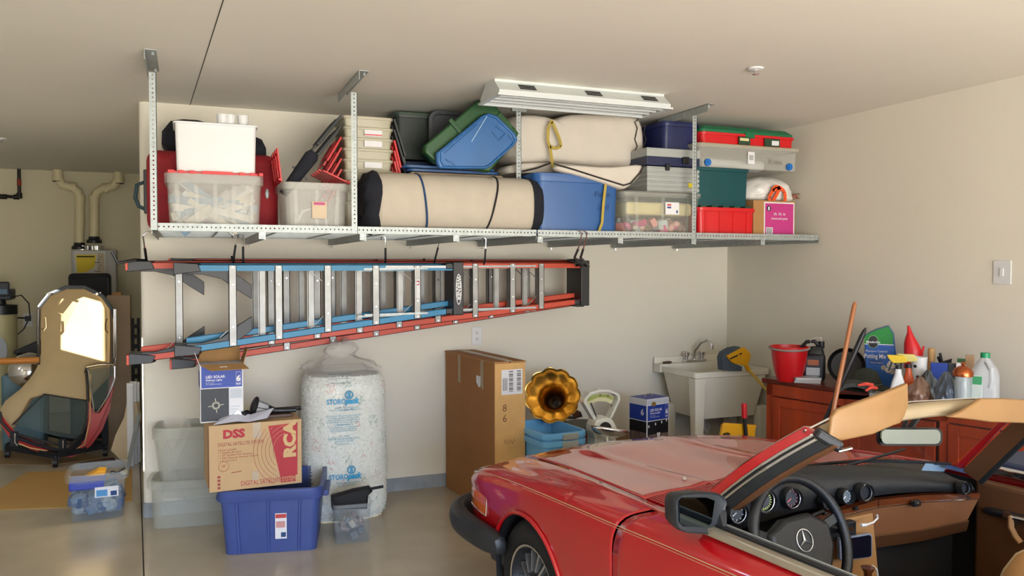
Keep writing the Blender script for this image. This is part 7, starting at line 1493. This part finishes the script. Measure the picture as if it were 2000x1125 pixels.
b = MB(); q = lerp(A_, B_, .42); b.bar(q+V((.015, .012, .004)), q+V((-.05, .012, -.006)), .012, .026); b.tube([lerp(A_, B_, .5)+V((0, .015, 0)), B_+V((0, .015, .0))], .011, 8); b.build('chrome_escutcheon', chrome, f, smooth=0)
P_ = [cl(px, py, y=-.70) for px, py in ((1975, 1008), (1975, 1030), (1984, 1048), (1994, 1060))]; b = MB(); b.tube(P_, .012, 8, flat=.6); b.build('pull_strap', tan, f)
# ---- dashboard ----
cols = [ # crest px,x ; pad lower ; wood top ; wood bottom ; tan bottom ; roll bottom
 ((1432, 962, -.86), (1425, 985, -.93), (1425, 1060, -.94), (1425, 1075, -.94), (1425, 1130, -.93), (1425, 1180, -.90)),
 ((1480, 925, -.86), (1475, 955, -.93), (1480, 1040, -.94), (1480, 1052, -.94), (1480, 1120, -.93), (1480, 1170, -.90)),
 ((1560, 911, -.85), (1555, 935, -.94), (1560, 1013, -.95), (1560, 1024, -.95), (1560, 1090, -.94), (1560, 1140, -.90)),
 ((1620, 907, -.85), (1620, 930, -.95), (1622, 1002, -.97), (1622, 1012, -.97), (1622, 1078, -.96), (1622, 1105, -.92)),
 ((1700, 908, -.88), (1705, 930, -.97), (1713, 976, -.99), (1713, 990, -.99), (1710, 1045, -.98), (1708, 1070, -.94)),
 ((1800, 919, -.93), (1802, 936, -1.01), (1802, 967, -1.02), (1802, 980, -1.02), (1800, 1033, -1.01), (1800, 1056, -.97)),
 ((1885, 940, -.99), (1900, 952, -1.05), (1912, 963, -1.06), (1912, 973, -1.06), (1890, 1015, -1.05), (1885, 1036, -1.01))]
Cq = [[cl(px, py, x=x) for px, py, x in c] for c in cols]
def band(i0, i1, m, nm, off=0, c0=0, **kw):
    b = MB(); b.loft([[c[i]+V((-off, 0, 0)) for i in range(i0, i1+1)]+[c[i]+V((.03, 0, 0)) for i in range(i1, i0-1, -1)] for c in Cq[c0:]], closed=True); return b.build(nm, m, car, **kw)
b = MB(); b.loft([[V((-.74, c[0].y, .93)), V((c[0].x+.03, c[0].y, c[0].z-.004)), c[0], lerp(c[0], c[1], .5)+V((-.01, 0, .01)), c[1], c[2], c[2]+V((.1, 0, 0))] for c in Cq], closed=False, cap0=False, cap1=False); b.build('dashboard_pad', dashm, car, smooth=60, sub=1)
band(2, 3, woodm, 'wood_strip', .004, 2, smooth=0); band(3, 4, mat('glove_tan_shaded', '74492a', .5, noise=.06), 'glove_box_panel', .0, 3, smooth=0); band(4, 5, tand, 'lower_roll', .01, 2, smooth=0, bevel=.006)  # glove box tan darkened to paint in the cabin shade
b = MB()
for c, c2 in zip(Cq[2:], Cq[3:]): b.bar(c[3]+V((-.006, 0, 0)), c2[3]+V((-.006, 0, 0)), .003, .003); 
b.bar(Cq[4][2]+V((-.006, 0, 0)), Cq[4][3]+V((-.006, 0, 0)), .003, .004)
b.build('wood_strip_chrome', chrome, car, smooth=0)
def dial(px, py, x, r, nm, m, ring=True, ticks=0, tm=None, ndl=None, depth=.0):
    c = cl(px, py, x=x); T = M.Translation(c) @ M.Rotation(radians(-12), 4, 'Z') @ M.Rotation(-pi/2+radians(8), 4, 'Y')
    b = MB(T); b.lathe([(r*1.22, -.02), (r*1.2, .004), (r*1.1, .012), (r*1.02, .004), (r*1.0, -.015)], 28, cap=False); f = b.build(nm, dashm, car)
    b = MB(T); b.lathe([(r, -.012), (.001, -.012)], 28, cap=False); b.build('face', m, f, smooth=0)
    if ring: b = MB(T); b.tube([(r*.98*cos(2*pi*i/28), r*.98*sin(2*pi*i/28), .0) for i in range(28)], .0022, 5, closed=True); b.build('chrome_ring', chrome, f)
    if ticks:
        b = MB(T)
        for k in range(ticks): a_ = 2*pi*k/ticks; b.bar((r*.70*cos(a_), r*.70*sin(a_), -.0105), (r*.88*cos(a_), r*.88*sin(a_), -.0105), .003, .001, up=(0, 0, 1))
        b.bar((0, 0, -.009), (r*.6*cos(2.2), r*.6*sin(2.2), -.009), .004, .001, up=(0, 0, 1)); b.build('ticks_and_needle', tm or whitep, f, smooth=0)
    return f
gface = mat('gauge_face', '0c0f16', .4)
dial(1441, 1002, -.955, .034, 'gauge', gface, True, 10); dial(1494, 978, -.955, .040, 'speedometer', gface, True, 24, mat('yellow_green_ticks', 'c8d060', .5)); dial(1548, 974, -.965, .034, 'tachometer', gface, True, 12, mat('red_white_ticks', 'c86a70', .5))
dial(1616, 980, -.985, .026, 'air_vent', blackm, True); dial(1655, 970, -.995, .026, 'clock', mat('clock_face', '5a6468', .3), False, 12); dial(1690, 962, -1.0, .030, 'air_vent', blackm, True); dial(1884, 953, -1.07, .024, 'air_vent', blackm, True)
for k, px in enumerate((1612, 1638, 1672)): b = MB(); c = cl(px, 1003-5*k, x=-.995); b.bx(c, (.012, .020, .012)); b.build('dash_switch', black, car, smooth=0, bevel=.002)
c = cl(1789, 983, x=-1.035); b = MB(); b.bx(c, (.02, .04, .022)); f = b.build('glove_box_lock', black, car, smooth=0, bevel=.002); b = MB(); b.cyl(c+V((-.016, 0, 0)), c+V((-.01, 0, 0)), .007, n=14); b.build('lock_barrel', chrome, f)
b = MB(); c = cl(1889, 973, x=-1.08); b.bx(c, (.012, .03, .012)); b.build('vent_lever', chrome, car, smooth=0)
# console
b = MB(); pa = cl(1592, 1016, x=-.975); pb_ = cl(1706, 994, x=-1.0); b.loft([[V((-.92, pa.y, pa.z-.01)), V((-1.0, pa.y, pa.z-.01)), V((-1.0, pb_.y, pa.z-.01)), V((-.92, pb_.y, pa.z-.01))], [V((-.92, pa.y, .50)), V((-1.04, pa.y, .50)), V((-1.04, pb_.y, .50)), V((-.92, pb_.y, .50))], [V((-.95, pa.y, .30)), V((-1.5, pa.y, .36)), V((-1.5, pb_.y, .36)), V((-.95, pb_.y, .30))]]); b.build('centre_console', tan, car, smooth=0, bevel=.006)
c = cl(1640, 1035, x=-1.02); b = MB(); b.bx(c, (.03, .15, .055)); f = b.build('radio', black, car, smooth=0, bevel=.003); b = MB(); q = cl(1636, 1034, x=-1.045); b.cyl(q+V((.01, 0, 0)), q+V((-.015, 0, 0)), .014, n=16); q2 = cl(1665, 1032, x=-1.045); b.bar(q, q2, .012, .012); b.build('radio_knob', chrome, f)
P_ = [cl(px, py, x=-1.06) for px, py in ((1640, 1060), (1641, 1052), (1700, 1042), (1704, 1046), (1704, 1086), (1700, 1089), (1646, 1096), (1641, 1092))]; cc = sum(P_, V((0,0,0)))/len(P_)
b = MB(); b.loft([P_, [p+V((.015, 0, 0)) for p in P_]]); f = b.build('navigation_screen', mat('gps_frame', '8a94a8', .35, .4), car, smooth=0, bevel=.002); b = MB(); b.loft([[cc+(p-cc)*.90+V((-.002, 0, 0)) for p in P_], [cc+(p-cc)*.90 for p in P_]]); b.build('screen', mat('screen_dark', '0a0e1c', .1), f, smooth=0)
b = MB(); b.tube([cl(px, py, x=-1.07) for px, py in ((1683, 1026), (1695, 1024), (1706, 1020), (1714, 1012), (1713, 1005))], .0035); b.cyl(cl(1682, 1026, x=-1.07), cl(1692, 1025, x=-1.07), .006, n=10); b.build('white_charging_cable', white, car); b = MB(); b.tube([cl(px, py, x=-1.1) for px, py in ((1704, 1105), (1712, 1112), (1715, 1130))], .004); b.build('white_charging_cable', white, car)
b = MB(); q = cl(1695, 1108, x=-1.12); b.tube([V((q.x, q.y, .36)), q+V((0, 0, -.02)), q], [.012, .014, .026], 14); b.build('gear_lever', woodm, car)
# steering wheel
cwv = cl(1566, 1056, x=-1.10); axw = V((-.93, .0, .36)).normalized(); Q = axw.to_track_quat('Z', 'Y'); TW = M.Translation(cwv) @ Q.to_matrix().to_4x4() @ M.Diagonal((1.05, 1.05, 1.0, 1))
sdm = mat('steering_black', '101418', .42, noise=.1, bump=.15, bscale=300)
# find local 'up' of the wheel plane
Qi = Q.to_matrix().to_4x4().inverted(); upw = (Qi @ V((0, 0, 1))); ua = atan2(upw.y, upw.x)
def wl(r, a, z=0): return (r*cos(ua+a), r*sin(ua+a), z)     # a=0 up ; +a anticlockwise seen from the driver
b = MB(TW); b.tube([wl(.208, 2*pi*i/48) for i in range(48)], .0185, 12, closed=True); f = b.build('steering_wheel', sdm, car, smooth=60)
b = MB(TW); hub = [wl(.10, radians(38), -.03), wl(.105, radians(-38), -.03), wl(.15, radians(-75), -.03), wl(.15, radians(-105), -.03), wl(.17, radians(-150), -.03), wl(.17, radians(150), -.03), wl(.15, radians(105), -.03), wl(.15, radians(75), -.03)]
hv = [V(p) for p in hub]; b.loft([[p for p in hv], [p*1.0+V((0, 0, .025)) for p in hv], [V((p.x*.9, p.y*.9, .012)) for p in hv]]); b.build('horn_pad', sdm, f, smooth=40, bevel=.008)
for a_ in (75, -75, 140, -140): b = MB(TW); b.bar(wl(.12, radians(a_*1.05), -.018), wl(.205, radians(a_*1.0), -.002), .035, .014, up=(0, 0, 1)); b.build('spoke', sdm, f, smooth=0, bevel=.004)
b = MB(TW); b.tube([wl(.036, 2*pi*i/32, .014) for i in range(32)], .0022, 6, closed=True)
for a_ in (0, 120, 240):
    a_ = radians(a_); b.add([wl(.035, a_, .015), wl(.005, a_+1.05, .015), (0, 0, .019), wl(.005, a_-1.05, .015)], [(0, 1, 2), (0, 2, 3)])
b.build('star_emblem', mat('emblem_silver', 'd8dce4', .2, .9), f, smooth=0)
b = MB(); p = cl(1590, 1005, x=-1.02); b.tube([cwv+V((.09, 0, -.02)), p, p+V((0, -.05, .006))], .006); b.build('indicator_stalk', black, car)
b = MB(); b.cyl(cwv+V((.02, 0, -.01)), cwv+V((.22, 0, -.09)), .035, n=16); b.build('steering_column', blackm, car)
# seats and floor
for s, nm in ((-1, 'seat'), (1, 'seat')):
    b = MB(); xf = -1.38 if s < 0 else -1.75; yc = s*.40-(.02 if s < 0 else 0)
    rgs = []
    b.T = M.Translation((xf-.07, yc+(.03 if s < 0 else 0), .41 if s < 0 else .38)) @ M.Rotation(radians(-10), 4, 'Y') @ M.Rotation(radians(90), 4, 'Z')
    wS_ = .52
    arch = [(-wS_/2, 0), (-wS_/2, .26), (-wS_/2+.03, .33), (-wS_/2+.09, .38), (0, .40), (wS_/2-.09, .38), (wS_/2-.03, .33), (wS_/2, .26), (wS_/2, 0)]
    rgs = [[(x*k, y_, z*k2) for x, z in arch] for y_, k, k2 in ((-.06, .9, .96), (-.045, .98, .99), (0, 1, 1), (.05, .98, .99), (.065, .9, .96))]
    b.loft(rgs); f = b.build('seat', tan, car, smooth=50)
    if s < 0:
        b2 = MB(b.T)
        for y_ in (.06, -.055): b2.tube([(x*.93, y_, z*.965) for x, z in arch], .006, 6)
        b2.tube([(x*.72, .068, z*.70) for x, z in arch[0:9]], .004, 6); b2.build('piping', tanl, f)
    b = MB(); b.box(xf-.02, yc-.25, .25, xf+.0 if s > 0 else xf+.02, yc+.25, .40); b.build('seat_base', tand, car, smooth=0, bevel=.03)
b = MB(); b.box(-2.3, -.73, .20, -.55, .73, .23); b.box(-.60, -.73, .2, -.56, .73, .7); b.box(-2.34, -.73, .2, -2.28, .73, .9); b.build('carpet', mat('brown_carpet', '3a2414', .95, noise=.2, scale=40), car, smooth=0)
for i, P_ in enumerate((((1800, 919), (1808, 905), (1850, 908), (1844, 921)), ((1844, 914), (1852, 908), (1893, 917), (1888, 925)))):
    Q_ = [cl(*p, x=-.90-.03*i) for p in P_]; b = MB(); b.loft([Q_, [q+V((.002, 0, 0)) for q in Q_]]); b.build('windscreen_sticker', mat('sticker_blue%d' % i, ('7f98ac', '3a4f74')[i], .5), car, smooth=0)
